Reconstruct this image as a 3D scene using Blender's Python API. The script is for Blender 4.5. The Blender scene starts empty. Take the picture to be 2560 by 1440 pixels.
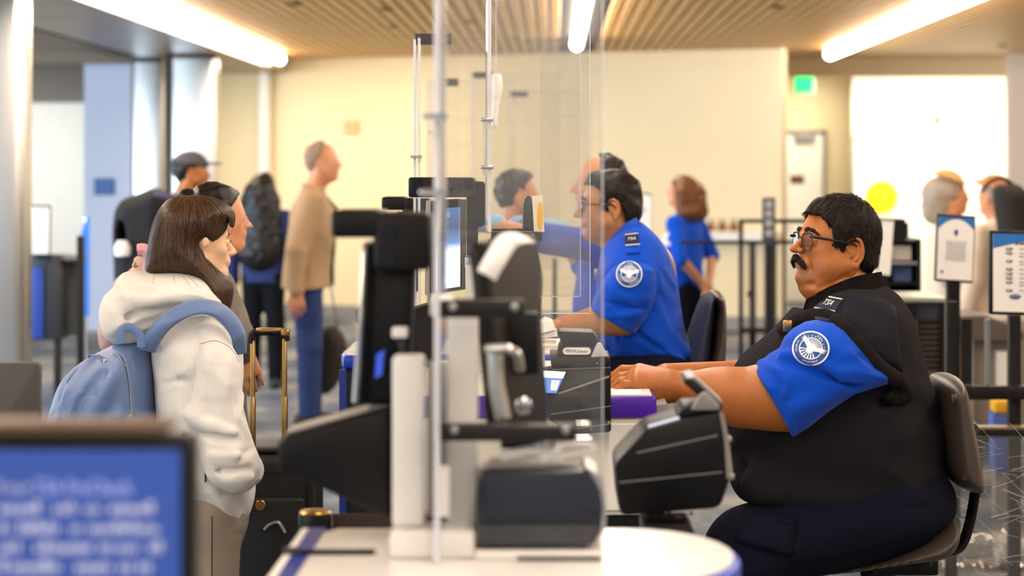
import bpy, bmesh, math, random
import numpy as np
from mathutils import Vector, Matrix
from mathutils.bvhtree import BVHTree
random.seed(7); RNG = np.random.default_rng(7)
S = bpy.context.scene
COL = S.collection

# ------------------------------------------------------------------ camera, world, light, exposure
F, CX, CY, H = 5600.0, 1385.0, 420.0, 1.63     # focal length in pixels, vanishing point of the hall, eye height
cam_d = bpy.data.cameras.new('camera'); cam = bpy.data.objects.new('camera', cam_d); COL.objects.link(cam)
cam.location = (0, 0, H); cam.rotation_euler = (math.pi/2, 0, 0)
cam_d.sensor_width = 36; cam_d.lens = F*36/2560
cam_d.shift_x = (1280-CX)/2560; cam_d.shift_y = -(720-CY)/2560
cam_d.clip_start = 0.05; cam_d.clip_end = 100
cam_d.dof.use_dof = True; cam_d.dof.focus_distance = 5.85; cam_d.dof.aperture_fstop = 3.0
S.camera = cam
S.cycles.transparent_max_bounces = 40
S.view_settings.view_transform = 'Standard'; S.view_settings.look = 'None'
S.view_settings.gamma = 1.0; S.view_settings.use_curve_mapping = False
S.view_settings.exposure = 0.5
wd = bpy.data.worlds.new('world'); S.world = wd; wd.use_nodes = True
wd.node_tree.nodes['Background'].inputs[0].default_value = (0.93, 0.95, 1.0, 1)
wd.node_tree.nodes['Background'].inputs[1].default_value = 0.34
LAMP_STRENGTH = 20.0                             # linear ceiling lamps
def area(name, loc, rot, sx, sy, power, colr):
    l = bpy.data.lights.new(name, 'AREA'); l.shape = 'RECTANGLE'; l.size = sx; l.size_y = sy
    l.energy = power; l.color = colr
    o = bpy.data.objects.new(name, l); COL.objects.link(o); o.location = loc; o.rotation_euler = rot
    return o
area('window_daylight', (-8.6, 15.0, 1.6), (0, math.radians(-90), math.radians(32)), 2.4, 12.0, 950, (0.66, 0.82, 1.0))
area('hall_window_daylight', (-6.0, 1.0, 1.7), (0, math.radians(-80), 0), 2.2, 6.0, 95, (0.78, 0.89, 1.0))
area('alcove_downlight', (4.6, 25.0, 2.66), (math.radians(20), 0, 0), 2.6, 1.0, 120, (1.0, 0.88, 0.66))
area('corridor_fill', (-6.6, 24.6, 2.80), (math.radians(12), 0, 0), 1.6, 0.6, 70, (1.0, 0.97, 0.90))  # added fill that brightens the far left wall, no fixture modelled
area('soffit_fill', (-3.45, 23.2, 2.64), (math.radians(15), 0, 0), .5, .5, 22, (1.0, 0.90, 0.70))  # extra light put in to brighten the wall end below the soffit
area('door_fill', (2.95, 26.5, 2.66), (math.radians(8), 0, 0), .6, .4, 10, (1.0, 0.90, 0.68))  # added light for the alcove wall around the door
area('back_wall_fill', (-2.2, 22.4, 2.68), (math.radians(10), 0, 0), 1.6, 0.4, 28, (1.0, 0.84, 0.52))  # unseen source added to warm the left part of the back wall

# ------------------------------------------------------------------ helpers
def W(px, py, Y):
    return Vector(((px-CX)*Y/F, Y, H-(py-CY)*Y/F))
def lin(h):
    if isinstance(h, str):
        h = h.lstrip('#'); c = [int(h[i:i+2], 16)/255 for i in (0, 2, 4)]
    else: c = h
    return tuple(x/12.92 if x <= .04045 else ((x+.055)/1.055)**2.4 for x in c)
def mat(name, colr, rough=.5, metal=0., var=0., vscale=8., bump=0., bscale=200., emit=None, estr=0., spec=.5, coat=0., sss=0., sheen=0., stretch=None, attr=None, wrinkle=0., wscale=9.):
    m = bpy.data.materials.new(name); m.use_nodes = True
    nt = m.node_tree; b = nt.nodes['Principled BSDF']; c = lin(colr)
    b.inputs['Base Color'].default_value = (*c, 1); b.inputs['Roughness'].default_value = rough
    b.inputs['Metallic'].default_value = metal; b.inputs['Specular IOR Level'].default_value = spec
    b.inputs['Coat Weight'].default_value = coat
    if sheen: b.inputs['Sheen Weight'].default_value = sheen
    if sss:
        b.inputs['Subsurface Weight'].default_value = sss; b.inputs['Subsurface Radius'].default_value = (1, .35, .2)
        b.inputs['Subsurface Scale'].default_value = .012
    if emit:
        b.inputs['Emission Color'].default_value = (*lin(emit), 1); b.inputs['Emission Strength'].default_value = estr
    tc = None
    if var or bump:
        tc = nt.nodes.new('ShaderNodeTexCoord'); mp = nt.nodes.new('ShaderNodeMapping'); nt.links.new(tc.outputs['Object'], mp.inputs[0])
        if stretch: mp.inputs['Scale'].default_value = stretch
    if var:
        n = nt.nodes.new('ShaderNodeTexNoise'); n.inputs['Scale'].default_value = vscale; n.inputs['Detail'].default_value = 5
        nt.links.new(mp.outputs[0], n.inputs[0])
        mx = nt.nodes.new('ShaderNodeMix'); mx.data_type = 'RGBA'
        mx.inputs[6].default_value = (*[x*(1-var) for x in c], 1); mx.inputs[7].default_value = (*[min(1, x*(1+var)) for x in c], 1)
        nt.links.new(n.outputs[0], mx.inputs[0]); nt.links.new(mx.outputs[2], b.inputs['Base Color'])
    if bump:
        n2 = nt.nodes.new('ShaderNodeTexNoise'); n2.inputs['Scale'].default_value = bscale; n2.inputs['Detail'].default_value = 3
        nt.links.new(mp.outputs[0], n2.inputs[0])
        bp = nt.nodes.new('ShaderNodeBump'); bp.inputs['Strength'].default_value = bump; bp.inputs['Distance'].default_value = .002
        nt.links.new(n2.outputs[0], bp.inputs['Height']); nt.links.new(bp.outputs[0], b.inputs['Normal'])
    if wrinkle:   # soft creases of worn cloth
        tw = nt.nodes.new('ShaderNodeTexCoord'); mw = nt.nodes.new('ShaderNodeMapping'); mw.inputs['Rotation'].default_value = (.4, .7, .3); mw.inputs['Scale'].default_value = (1, 1, 1.8)
        nw = nt.nodes.new('ShaderNodeTexNoise'); nw.noise_type = 'RIDGED_MULTIFRACTAL'; nw.inputs['Scale'].default_value = wscale; nw.inputs['Detail'].default_value = 2.5; nw.inputs['Distortion'].default_value = .8
        bw = nt.nodes.new('ShaderNodeBump'); bw.inputs['Strength'].default_value = wrinkle; bw.inputs['Distance'].default_value = .022
        nt.links.new(tw.outputs['Object'], mw.inputs[0]); nt.links.new(mw.outputs[0], nw.inputs[0]); nt.links.new(nw.outputs[0], bw.inputs['Height'])
        old = b.inputs['Normal'].links
        if old: nt.links.new(bw.outputs[0], old[0].from_node.inputs['Normal'])
        else: nt.links.new(bw.outputs[0], b.inputs['Normal'])
    if attr:      # colour carried by the mesh (stubble, strand shade)
        a = nt.nodes.new('ShaderNodeAttribute'); a.attribute_name = 'tint'
        mx = nt.nodes.new('ShaderNodeMix'); mx.data_type = 'RGBA'
        mx.inputs[6].default_value = (*c, 1); mx.inputs[7].default_value = (*lin(attr), 1)
        src = b.inputs['Base Color'].links
        if src: nt.links.new(src[0].from_socket, mx.inputs[6])
        nt.links.new(a.outputs['Fac'], mx.inputs[0]); nt.links.new(mx.outputs[2], b.inputs['Base Color'])
    return m
def ribbed(name, colr, scale, axis='X', rough=.9, depth=.6):
    m = mat(name, colr, rough); nt = m.node_tree; b = nt.nodes['Principled BSDF']
    tc = nt.nodes.new('ShaderNodeTexCoord'); w = nt.nodes.new('ShaderNodeTexWave'); w.bands_direction = axis
    w.inputs['Scale'].default_value = scale; nt.links.new(tc.outputs['Object'], w.inputs[0])
    bp = nt.nodes.new('ShaderNodeBump'); bp.inputs['Strength'].default_value = depth; bp.inputs['Distance'].default_value = .002
    nt.links.new(w.outputs[1], bp.inputs['Height']); nt.links.new(bp.outputs[0], b.inputs['Normal'])
    return m
def clear_plastic(name, tint='#f4f6f8', haze=.05, gloss=1.0, scratch=0.):
    m = bpy.data.materials.new(name); m.use_nodes = True; nt = m.node_tree; nt.nodes.clear()
    out = nt.nodes.new('ShaderNodeOutputMaterial'); tr = nt.nodes.new('ShaderNodeBsdfTransparent'); gl = nt.nodes.new('ShaderNodeBsdfGlossy')
    df = nt.nodes.new('ShaderNodeBsdfDiffuse'); df.inputs[0].default_value = (.9, .9, .92, 1)
    tr.inputs[0].default_value = (*lin(tint), 1); gl.inputs['Roughness'].default_value = .03
    fr = nt.nodes.new('ShaderNodeFresnel'); fr.inputs[0].default_value = 1.45
    m1 = nt.nodes.new('ShaderNodeMixShader'); m2 = nt.nodes.new('ShaderNodeMixShader')
    mul = nt.nodes.new('ShaderNodeMath'); mul.operation = 'MULTIPLY'; mul.inputs[1].default_value = gloss
    nt.links.new(fr.outputs[0], mul.inputs[0]); m2.inputs[0].default_value = haze
    if scratch:
        tc = nt.nodes.new('ShaderNodeTexCoord'); mp = nt.nodes.new('ShaderNodeMapping'); mp.inputs['Scale'].default_value = (3, 3, 30); mp.inputs['Rotation'].default_value = (.2, .5, .3)
        n = nt.nodes.new('ShaderNodeTexNoise'); n.inputs['Scale'].default_value = 2.2; n.inputs['Detail'].default_value = 4
        r = nt.nodes.new('ShaderNodeValToRGB'); r.color_ramp.elements[0].position = .56; r.color_ramp.elements[1].position = .8
        r.color_ramp.elements[0].color = (haze,)*3+(1,); r.color_ramp.elements[1].color = (scratch,)*3+(1,)
        nt.links.new(tc.outputs['Object'], mp.inputs[0]); nt.links.new(mp.outputs[0], n.inputs[0]); nt.links.new(n.outputs[0], r.inputs[0]); nt.links.new(r.outputs[0], m2.inputs[0])
    nt.links.new(tr.outputs[0], m2.inputs[1]); nt.links.new(df.outputs[0], m2.inputs[2])
    nt.links.new(mul.outputs[0], m1.inputs[0]); nt.links.new(m2.outputs[0], m1.inputs[1]); nt.links.new(gl.outputs[0], m1.inputs[2])
    nt.links.new(m1.outputs[0], out.inputs[0])
    return m

class MB:
    """collects shapes in world metres"""
    def __init__(s): s.v = []; s.f = []
    def raw(s, v, f):
        n = len(s.v); s.v += [Vector(p) for p in v]; s.f += [[i+n for i in q] for q in f]; return s
    def bm(s, b):
        b.verts.index_update(); s.raw([x.co.copy() for x in b.verts], [[x.index for x in q.verts] for q in b.faces]); b.free(); return s
    def box(s, lo, hi, bev=0., seg=2, rot=None, piv=None):
        lo = Vector(lo); hi = Vector(hi); b = bmesh.new(); bmesh.ops.create_cube(b, size=1)
        for x in b.verts: x.co = Vector([(lo[i]+hi[i])/2+x.co[i]*(hi[i]-lo[i]) for i in range(3)])
        if bev: bmesh.ops.bevel(b, geom=b.edges[:], offset=bev, segments=seg, profile=.5, affect='EDGES')
        if rot is not None:
            c = (lo+hi)/2 if piv is None else Vector(piv)
            for x in b.verts: x.co = rot @ (x.co-c)+c
        return s.bm(b)
    def prism(s, pts, d, bev=0., seg=2):
        """closed polygon of 3-D points pushed along vector d"""
        b = bmesh.new(); d = Vector(d); n = len(pts)
        a = [b.verts.new(Vector(p)) for p in pts]; c = [b.verts.new(Vector(p)+d) for p in pts]
        b.faces.new(a); b.faces.new(c[::-1])
        for i in range(n): b.faces.new((a[i], c[i], c[(i+1) % n], a[(i+1) % n]))
        bmesh.ops.recalc_face_normals(b, faces=b.faces[:])
        if bev: bmesh.ops.bevel(b, geom=b.edges[:], offset=bev, segments=seg, profile=.5, affect='EDGES')
        return s.bm(b)
    def cyl(s, p0, p1, r0, r1=None, n=16, cap=True):
        return s.tube([p0, p1], [r0, r0 if r1 is None else r1], n, cap)
    def tube(s, pts, r, n=10, cap=True, closed=False, flat=None, up=None):
        pts = [Vector(p) for p in pts]; m = len(pts)
        rs = r if isinstance(r, (list, tuple)) else [r]*m
        v = []; f = []; prev = None
        for i, p in enumerate(pts):
            a = pts[i-1] if (i or closed) else p; c = pts[(i+1) % m] if (i < m-1 or closed) else p
            t = (c-a).normalized()
            if up is not None: u = (Vector(up)-t*Vector(up).dot(t)).normalized()
            elif prev is None:
                u = t.orthogonal().normalized()
            else: u = (prev-t*prev.dot(t)).normalized()
            prev = u; w = t.cross(u)
            for k in range(n):
                an = 2*math.pi*k/n
                v.append(p+u*(math.cos(an)*rs[i])+w*(math.sin(an)*rs[i]*(flat or 1)))
        for i in range(m if closed else m-1):
            for k in range(n):
                j = (i+1) % m
                f.append([i*n+k, i*n+(k+1) % n, j*n+(k+1) % n, j*n+k])
        if cap and not closed: f += [list(range(n))[::-1], [(m-1)*n+k for k in range(n)]]
        return s.raw(v, f)
    def lathe(s, c, prof, n=24, ax=(0, 0, 1)):
        c = Vector(c); q = Vector((0, 0, 1)).rotation_difference(Vector(ax)); v = []; f = []
        for r, z in prof:
            for k in range(n):
                an = 2*math.pi*k/n; v.append(c+q @ Vector((r*math.cos(an), r*math.sin(an), z)))
        for i in range(len(prof)-1):
            for k in range(n): f.append([i*n+k, i*n+(k+1) % n, (i+1)*n+(k+1) % n, (i+1)*n+k])
        f += [list(range(n))[::-1], [(len(prof)-1)*n+k for k in range(n)]]
        return s.raw(v, f)
    def grid(s, rows):
        n = len(rows[0]); v = [p for r in rows for p in r]
        return s.raw(v, [[i*n+k, i*n+k+1, (i+1)*n+k+1, (i+1)*n+k] for i in range(len(rows)-1) for k in range(n-1)])
    def sheet(s, rows, t):
        """thin sheet with thickness t along local normal"""
        b = bmesh.new(); n = len(rows[0]); vs = [[b.verts.new(Vector(p)) for p in r] for r in rows]
        for i in range(len(rows)-1):
            for k in range(n-1): b.faces.new((vs[i][k], vs[i][k+1], vs[i+1][k+1], vs[i+1][k]))
        bmesh.ops.recalc_face_normals(b, faces=b.faces[:])
        bmesh.ops.solidify(b, geom=b.faces[:], thickness=t)
        return s.bm(b)

def curve_pts(pts, n=8, closed=False):
    """Catmull-Rom resample"""
    P = [np.array(p, float) for p in pts]; m = len(P); out = []
    for i in range(m if closed else m-1):
        a = P[(i-1) % m] if (closed or i) else P[0]; b = P[i]; c = P[(i+1) % m]; d = P[(i+2) % m] if (closed or i < m-2) else P[-1]
        for k in range(n):
            t = k/n; out.append(.5*((2*b)+(c-a)*t+(2*a-5*b+4*c-d)*t*t+(3*b-a-3*c+d)*t**3))
    if not closed: out.append(P[-1])
    return out

def root(name, loc, label, cat, group=None, rz=0.):
    o = bpy.data.objects.new(name, None); COL.objects.link(o); o.location = loc; o.rotation_euler = (0, 0, rz)
    o['label'] = label; o['category'] = cat; o.empty_display_size = .1
    if group: o['group'] = group
    return o
def origin_of(o):
    v = Vector((0, 0, 0))
    while o is not None: v = v+o.location; o = o.parent
    return v
def mesh_obj(name, verts, faces, m, parent=None, local=False, sharp=35, smooth=True, loc=None):
    me = bpy.data.meshes.new(name); o = bpy.data.objects.new(name, me); COL.objects.link(o)
    base = Vector((0, 0, 0))
    if parent is not None: o.parent = parent; base = origin_of(parent)
    elif loc is not None: base = Vector(loc); o.location = base
    if isinstance(verts, np.ndarray):
        V = verts if local else verts-np.array(base)
        me.vertices.add(len(V)); me.vertices.foreach_set('co', V.astype(np.float32).ravel())
        nf = len(faces); me.loops.add(nf*4); me.polygons.add(nf)
        me.loops.foreach_set('vertex_index', faces.astype(np.int32).ravel())
        me.polygons.foreach_set('loop_start', np.arange(0, nf*4, 4, dtype=np.int32))
        me.polygons.foreach_set('loop_total', np.full(nf, 4, dtype=np.int32))
        me.update(calc_edges=True); me.validate()
    else:
        me.from_pydata([p if local else p-base for p in verts], [], faces); me.update()
    if smooth:
        me.shade_smooth()
        if sharp: me.set_sharp_from_angle(angle=math.radians(sharp))
    if m: me.materials.append(m)
    return o
def obj(name, mb, m, parent=None, label=None, loc=None, sharp=35, local=False, fix=True):
    if parent is None and loc is None and len(mb.v):
        xs = [min(p[i] for p in mb.v) for i in range(3)]; xe = [max(p[i] for p in mb.v) for i in range(3)]
        loc = ((xs[0]+xe[0])/2, (xs[1]+xe[1])/2, xs[2])
    o = mesh_obj(name, mb.v, mb.f, m, parent, local, sharp, True, loc)
    if fix:
        b = bmesh.new(); b.from_mesh(o.data); bmesh.ops.recalc_face_normals(b, faces=b.faces[:]); b.to_mesh(o.data); b.free()
        if sharp: o.data.set_sharp_from_angle(angle=math.radians(sharp))
    if label: o['label'] = label
    return o
def tag(o, label, cat, group=None):
    o['label'] = label; o['category'] = cat
    if group: o['group'] = group
    return o
def struct(o):
    o['kind'] = 'structure'; return o
def text_obj(name, s, m, parent, org, xa, ya, height=None, width=None, thick=.0006, shear=0., align='C'):
    """lettering as a thin mesh: org = centre, xa/ya = unit directions"""
    cu = bpy.data.curves.new('t', 'FONT'); cu.body = s; cu.extrude = 0; cu.shear = shear; cu.resolution_u = 3
    t = bpy.data.objects.new('t', cu); COL.objects.link(t); dg = bpy.context.evaluated_depsgraph_get(); dg.update()
    me = bpy.data.meshes.new_from_object(t.evaluated_get(dg)); bpy.data.objects.remove(t)
    vs = [v.co.copy() for v in me.vertices]; fs = [list(p.vertices) for p in me.polygons]; bpy.data.meshes.remove(me)
    if not vs: return None
    x0, x1 = min(v.x for v in vs), max(v.x for v in vs); y0, y1 = min(v.y for v in vs), max(v.y for v in vs)
    k = height/(y1-y0) if height else width/(x1-x0)
    kx = width/(x1-x0) if width else k
    xa = Vector(xa).normalized(); ya = Vector(ya).normalized(); n = xa.cross(ya); org = Vector(org)
    ox = (x0+x1)/2 if align == 'C' else x0
    P = [org+xa*((v.x-ox)*kx)+ya*((v.y-(y0+y1)/2)*k)+n*thick for v in vs]
    return obj(name, MB().raw(P, fs), m, parent, fix=False, sharp=0)

# ------------------------------------------------------------------ implicit surfaces for bodies, clothes and hair
class Field:
    def __init__(s, lo, hi, res):
        s.lo = np.array(lo, np.float32); s.res = res
        s.n = np.maximum(4, np.ceil((np.array(hi)-np.array(lo))/res).astype(int)+1)
        s.ax = [s.lo[i]+res*np.arange(s.n[i], dtype=np.float32) for i in range(3)]
        s.g = np.full(s.n, 1.0, np.float32)
    def win(s, lo, hi):
        sl = []
        for i in range(3):
            a = max(0, int((lo[i]-s.lo[i])/s.res)-1); b = min(s.n[i], int((hi[i]-s.lo[i])/s.res)+3)
            if b <= a: return None
            sl.append(slice(a, b))
        return tuple(sl)
    def axes(s, sl):
        return s.ax[0][sl[0]][:, None, None], s.ax[1][sl[1]][None, :, None], s.ax[2][sl[2]][None, None, :]
    def add(s, prim, k=.0, op='u', m=None):
        fn, lo, hi = prim; pad = max(k, .0)+3*s.res+(m or 0)
        if op == 'i': sl = (slice(None),)*3
        else: sl = s.win([x-pad for x in lo], [x+pad for x in hi])
        if sl is None: return s
        d = fn(*s.axes(sl)).astype(np.float32); a = s.g[sl]
        d = np.broadcast_to(d, a.shape)
        if op == 'u':
            if k > 0: h = np.maximum(k-np.abs(a-d), 0)/k; r = np.minimum(a, d)-h*h*k*.25
            else: r = np.minimum(a, d)
        else:
            if op == 's': d = -d
            if k > 0: h = np.maximum(k-np.abs(a-d), 0)/k; r = np.maximum(a, d)+h*h*k*.25
            else: r = np.maximum(a, d)
        s.g[sl] = r; return s
    def ridge(s, pts, w, a):
        """raised (a>0) or sunken (a<0) crease along a path, metres"""
        pts = [np.array(p, np.float32) for p in pts]
        lo = np.min(pts, 0)-3*w; hi = np.max(pts, 0)+3*w; sl = s.win(lo, hi)
        if sl is None: return s
        X, Y, Z = s.axes(sl); best = None
        for p, q in zip(pts[:-1], pts[1:]):
            d = np.sqrt(_seg2(X, Y, Z, p, q)[0]); best = d if best is None else np.minimum(best, d)
        s.g[sl] -= a*np.exp(-(best/w)**2); return s
    def noise(s, amp, freq, seed=0):
        r = np.random.default_rng(seed); X, Y, Z = s.axes((slice(None),)*3); t = 0
        for i in range(5):
            v = r.normal(size=3); v = v/np.linalg.norm(v)*freq*r.uniform(.6, 1.6); w = r.normal(size=3)*freq*.5
            t = t+np.sin(v[0]*X+v[1]*Y+v[2]*Z+1.4*np.sin(w[0]*X+w[1]*Y+w[2]*Z)+r.uniform(0, 6))
        s.g += (amp/2.5)*t.astype(np.float32); return s
    def sample(s, P):
        q = (P-s.lo)/s.res; i = np.clip(np.floor(q).astype(int), 0, s.n-2); f = np.clip(q-i, 0, 1); out = 0
        for a in (0, 1):
            for b in (0, 1):
                for c in (0, 1):
                    w = (f[:, 0] if a else 1-f[:, 0])*(f[:, 1] if b else 1-f[:, 1])*(f[:, 2] if c else 1-f[:, 2])
                    out = out+w*s.g[i[:, 0]+a, i[:, 1]+b, i[:, 2]+c]
        return out
    def grad(s, P):
        e = s.res; g = np.stack([s.sample(P+np.eye(3)[i]*e)-s.sample(P-np.eye(3)[i]*e) for i in range(3)], 1)
        return g/(np.linalg.norm(g, axis=1, keepdims=True)+1e-9)
    def mesh(s):
        g = s.g.copy()
        for ax in range(3):
            for e in (0, -1):
                ix = [slice(None)]*3; ix[ax] = e; g[tuple(ix)] = np.maximum(g[tuple(ix)], s.res*.5)
        n = s.n; ins = g < 0
        acc = np.zeros((*(n-1), 3), np.float32); cnt = np.zeros(n-1, np.float32); quads = []
        for ax in range(3):
            a = [slice(None)]*3; b = [slice(None)]*3; a[ax] = slice(0, -1); b[ax] = slice(1, None)
            ga, gb = g[tuple(a)], g[tuple(b)]; ch = ins[tuple(a)] != ins[tuple(b)]
            I = np.argwhere(ch)
            if not len(I): continue
            va = ga[ch]; vb = gb[ch]; t = va/(va-vb)
            P = I.astype(np.float32); P[:, ax] += t
            o1, o2 = [(1, 2), (2, 0), (0, 1)][ax]
            ok = (I[:, o1] > 0) & (I[:, o2] > 0) & (I[:, o1] < n[o1]-1) & (I[:, o2] < n[o2]-1)
            for d1 in (0, 1):
                for d2 in (0, 1):
                    J = I.copy(); J[:, o1] -= d1; J[:, o2] -= d2
                    v = (J >= 0).all(1) & (J < n-1).all(1)
                    np.add.at(acc, tuple(J[v].T), P[v]); np.add.at(cnt, tuple(J[v].T), 1)
            I2 = I[ok]; fl = va[ok] < 0
            c = []
            for d1, d2 in ((0, 0), (1, 0), (1, 1), (0, 1)):
                J = I2.copy(); J[:, o1] -= d1; J[:, o2] -= d2; c.append(np.ravel_multi_index(tuple(J.T), tuple(n-1)))
            q = np.stack(c, 1); q[~fl] = q[~fl][:, ::-1]; quads.append(q)
        used = cnt > 0; idx = np.full(int(np.prod(n-1)), -1, np.int64); idx[used.ravel()] = np.arange(int(used.sum()))
        V = acc[used]/cnt[used][:, None]*s.res+s.lo
        return V, idx[np.concatenate(quads)] if quads else np.zeros((0, 4), int)
def _seg2(X, Y, Z, p, q):
    d = q-p; L = float((d*d).sum())+1e-12
    t = np.clip(((X-p[0])*d[0]+(Y-p[1])*d[1]+(Z-p[2])*d[2])/L, 0, 1)
    return (X-p[0]-t*d[0])**2+(Y-p[1]-t*d[1])**2+(Z-p[2]-t*d[2])**2, t
def cone(p, q, r0, r1=None):
    p = np.array(p, np.float32); q = np.array(q, np.float32); r1 = r0 if r1 is None else r1
    def fn(X, Y, Z):
        d, t = _seg2(X, Y, Z, p, q); return np.sqrt(d)-(r0+(r1-r0)*t)
    R = max(r0, r1); return fn, np.minimum(p, q)-R, np.maximum(p, q)+R
def ell(c, r, rot=None):
    c = np.array(c, np.float32); r = np.array(r, np.float32); R = np.eye(3, dtype=np.float32) if rot is None else np.array(rot, np.float32)
    def fn(X, Y, Z):
        x, y, z = X-c[0], Y-c[1], Z-c[2]
        u = [(R[0, i]*x+R[1, i]*y+R[2, i]*z) for i in range(3)]
        k0 = np.sqrt(sum((u[i]/r[i])**2 for i in range(3))); k1 = np.sqrt(sum((u[i]/r[i]**2)**2 for i in range(3)))+1e-6
        return k0*(k0-1)/k1
    m = float(max(r)); return fn, c-m, c+m
def half(pt, nrm):
    """half space: negative on the side opposite to nrm"""
    pt = np.array(pt, np.float32); nrm = np.array(nrm, np.float32); nrm = nrm/np.linalg.norm(nrm)
    return (lambda X, Y, Z: (X-pt[0])*nrm[0]+(Y-pt[1])*nrm[1]+(Z-pt[2])*nrm[2]), pt-9, pt+9
def rbox(c, h, r=.01, rot=None):
    c = np.array(c, np.float32); h = np.array(h, np.float32)-r; R = np.eye(3, dtype=np.float32) if rot is None else np.array(rot, np.float32)
    def fn(X, Y, Z):
        x, y, z = X-c[0], Y-c[1], Z-c[2]
        q = [np.abs(R[0, i]*x+R[1, i]*y+R[2, i]*z)-h[i] for i in range(3)]
        return np.sqrt(sum(np.maximum(t, 0)**2 for t in q))+np.minimum(np.maximum(np.maximum(q[0], q[1]), q[2]), 0)-r
    m = float(np.linalg.norm(h+r)); return fn, c-m, c+m
def poly2d(P, x, z):
    P = np.array(P, np.float32); d = np.full(np.broadcast(x, z).shape, 1e6, np.float32); ins = np.zeros(d.shape, bool)
    for i in range(len(P)):
        a = P[i]; b = P[i-1]; e = b-a; L = float((e*e).sum())+1e-12
        t = np.clip(((x-a[0])*e[0]+(z-a[1])*e[1])/L, 0, 1); d = np.minimum(d, (x-a[0]-t*e[0])**2+(z-a[1]-t*e[1])**2)
        c = ((a[1] > z) != (b[1] > z)) & (x < (b[0]-a[0])*(z-a[1])/((b[1]-a[1]) if abs(b[1]-a[1]) > 1e-9 else 1e-9)+a[0]); ins ^= c
    d = np.sqrt(d); return np.where(ins, -d, d)
def infl(P, yc, T, R, smooth=6, shear=0., x0=0.):
    """a rounded body whose side view is polygon P [(x, z)], half width T, rounded over R; yc = middle plane"""
    if smooth: P = curve_pts(P, smooth, True)
    P = np.array(P, np.float32); lo = P.min(0); hi = P.max(0)
    def fn(X, Y, Z):
        d2 = poly2d(P, X[:, 0, :], Z[:, 0, :])[:, None, :]
        u = np.clip(1+d2/R, 0, None); y = np.abs(Y-yc-shear*(X-x0))/T
        # u: 0 deep inside .. 1 on the outline
        return (np.sqrt(u*u+y*y)-1)*min(R, T)
    e = abs(shear)*(hi[0]-lo[0]); return fn, (lo[0], yc-T-e, lo[1]), (hi[0], yc+T+e, hi[1])
def slab(P, ylo, yhi, smooth=0):
    if smooth: P = curve_pts(P, smooth, True)
    P = np.array(P, np.float32); lo = P.min(0); hi = P.max(0)
    def fn(X, Y, Z):
        d2 = poly2d(P, X[:, 0, :], Z[:, 0, :])[:, None, :]; return np.maximum(d2, np.maximum(ylo-Y, Y-yhi))
    return fn, (lo[0], ylo, lo[1]), (hi[0], yhi, hi[1])
def build(prims, res, pad=.02, post=None):
    lo = np.min([np.min([p[0][1]], 0) for p in prims if len(p) < 3 or p[2] == 'u'], axis=0)[...]; lo = np.array(lo).reshape(-1, 3).min(0)-pad
    hi = np.array([p[0][2] for p in prims if len(p) < 3 or p[2] == 'u']).reshape(-1, 3).max(0)+pad
    f = Field(lo, hi, res)
    for p in prims: f.add(p[0], p[1] if len(p) > 1 else 0, p[2] if len(p) > 2 else 'u')
    if post: post(f)
    return f
def fobj(name, fields, m, parent, label=None, local=False, tint=None):
    """one mesh object from one or more implicit fields"""
    if not isinstance(fields, (list, tuple)): fields = [fields]
    Vs, Fs, n = [], [], 0
    for f in fields:
        v, q = f.mesh(); Vs.append(v); Fs.append(q+n); n += len(v)
    V = np.concatenate(Vs); o = mesh_obj(name, V, np.concatenate(Fs), m, parent, local=local, sharp=0)
    if label: o['label'] = label
    if tint is not None:
        at = o.data.attributes.new('tint', 'FLOAT', 'POINT'); at.data.foreach_set('value', tint(V).astype(np.float32))
    return o
def strands(name, f, V, flow, n, steps, step, width, lift, m, parent, seed=0, local=False, jitter=.25, keep=None, stray=0.):
    """hair: thin ribbons that creep along the surface of field f; flow(P) = direction"""
    r = np.random.default_rng(seed); P = V[r.integers(0, len(V), n)].astype(float)
    if keep is not None: P = P[keep(P)]
    n = len(P); L = r.uniform(.4, 1, n); jit = r.normal(size=(n, 3))*jitter; out = [P.copy()]; nr = [f.grad(P)]
    off = lift*r.uniform(.2, 1.4, n)+stray*(r.random(n) < .06)
    for i in range(steps):
        D = flow(P)+jit; g = f.grad(P); D = D-g*(D*g).sum(1, keepdims=True)*.85; D /= np.linalg.norm(D, axis=1, keepdims=True)+1e-9
        P = P+D*(step*L)[:, None]; d = f.sample(P); g = f.grad(P)
        P = P-g*np.clip(d-off*(i+1)/steps, -.02, .02)[:, None]; out.append(P.copy()); nr.append(g)
    out = np.array(out); nr = np.array(nr); T = np.gradient(out, axis=0); T /= np.linalg.norm(T, axis=2, keepdims=True)+1e-9
    B = np.cross(T, nr); w = width*np.sin(np.linspace(.35, math.pi-.1, steps+1))[:, None, None]*r.uniform(.6, 1.3, n)[None, :, None]
    A = out+B*w+nr*.0004; C = out-B*w+nr*.0004
    V2 = np.stack([A, C], 2).transpose(1, 0, 2, 3).reshape(-1, 3)
    k = (np.arange(n)*(2*(steps+1)))[:, None]; j = np.arange(steps)[None, :]*2
    q = np.stack([k+j, k+j+1, k+j+3, k+j+2], 2).reshape(-1, 4)
    o = mesh_obj(name, V2, q, m, parent, local=local, sharp=0); o['kind'] = 'stuff'
    at = o.data.attributes.new('tint', 'FLOAT', 'POINT'); at.data.foreach_set('value', np.repeat(r.random(n), 2*(steps+1)).astype(np.float32))
    return o
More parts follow.
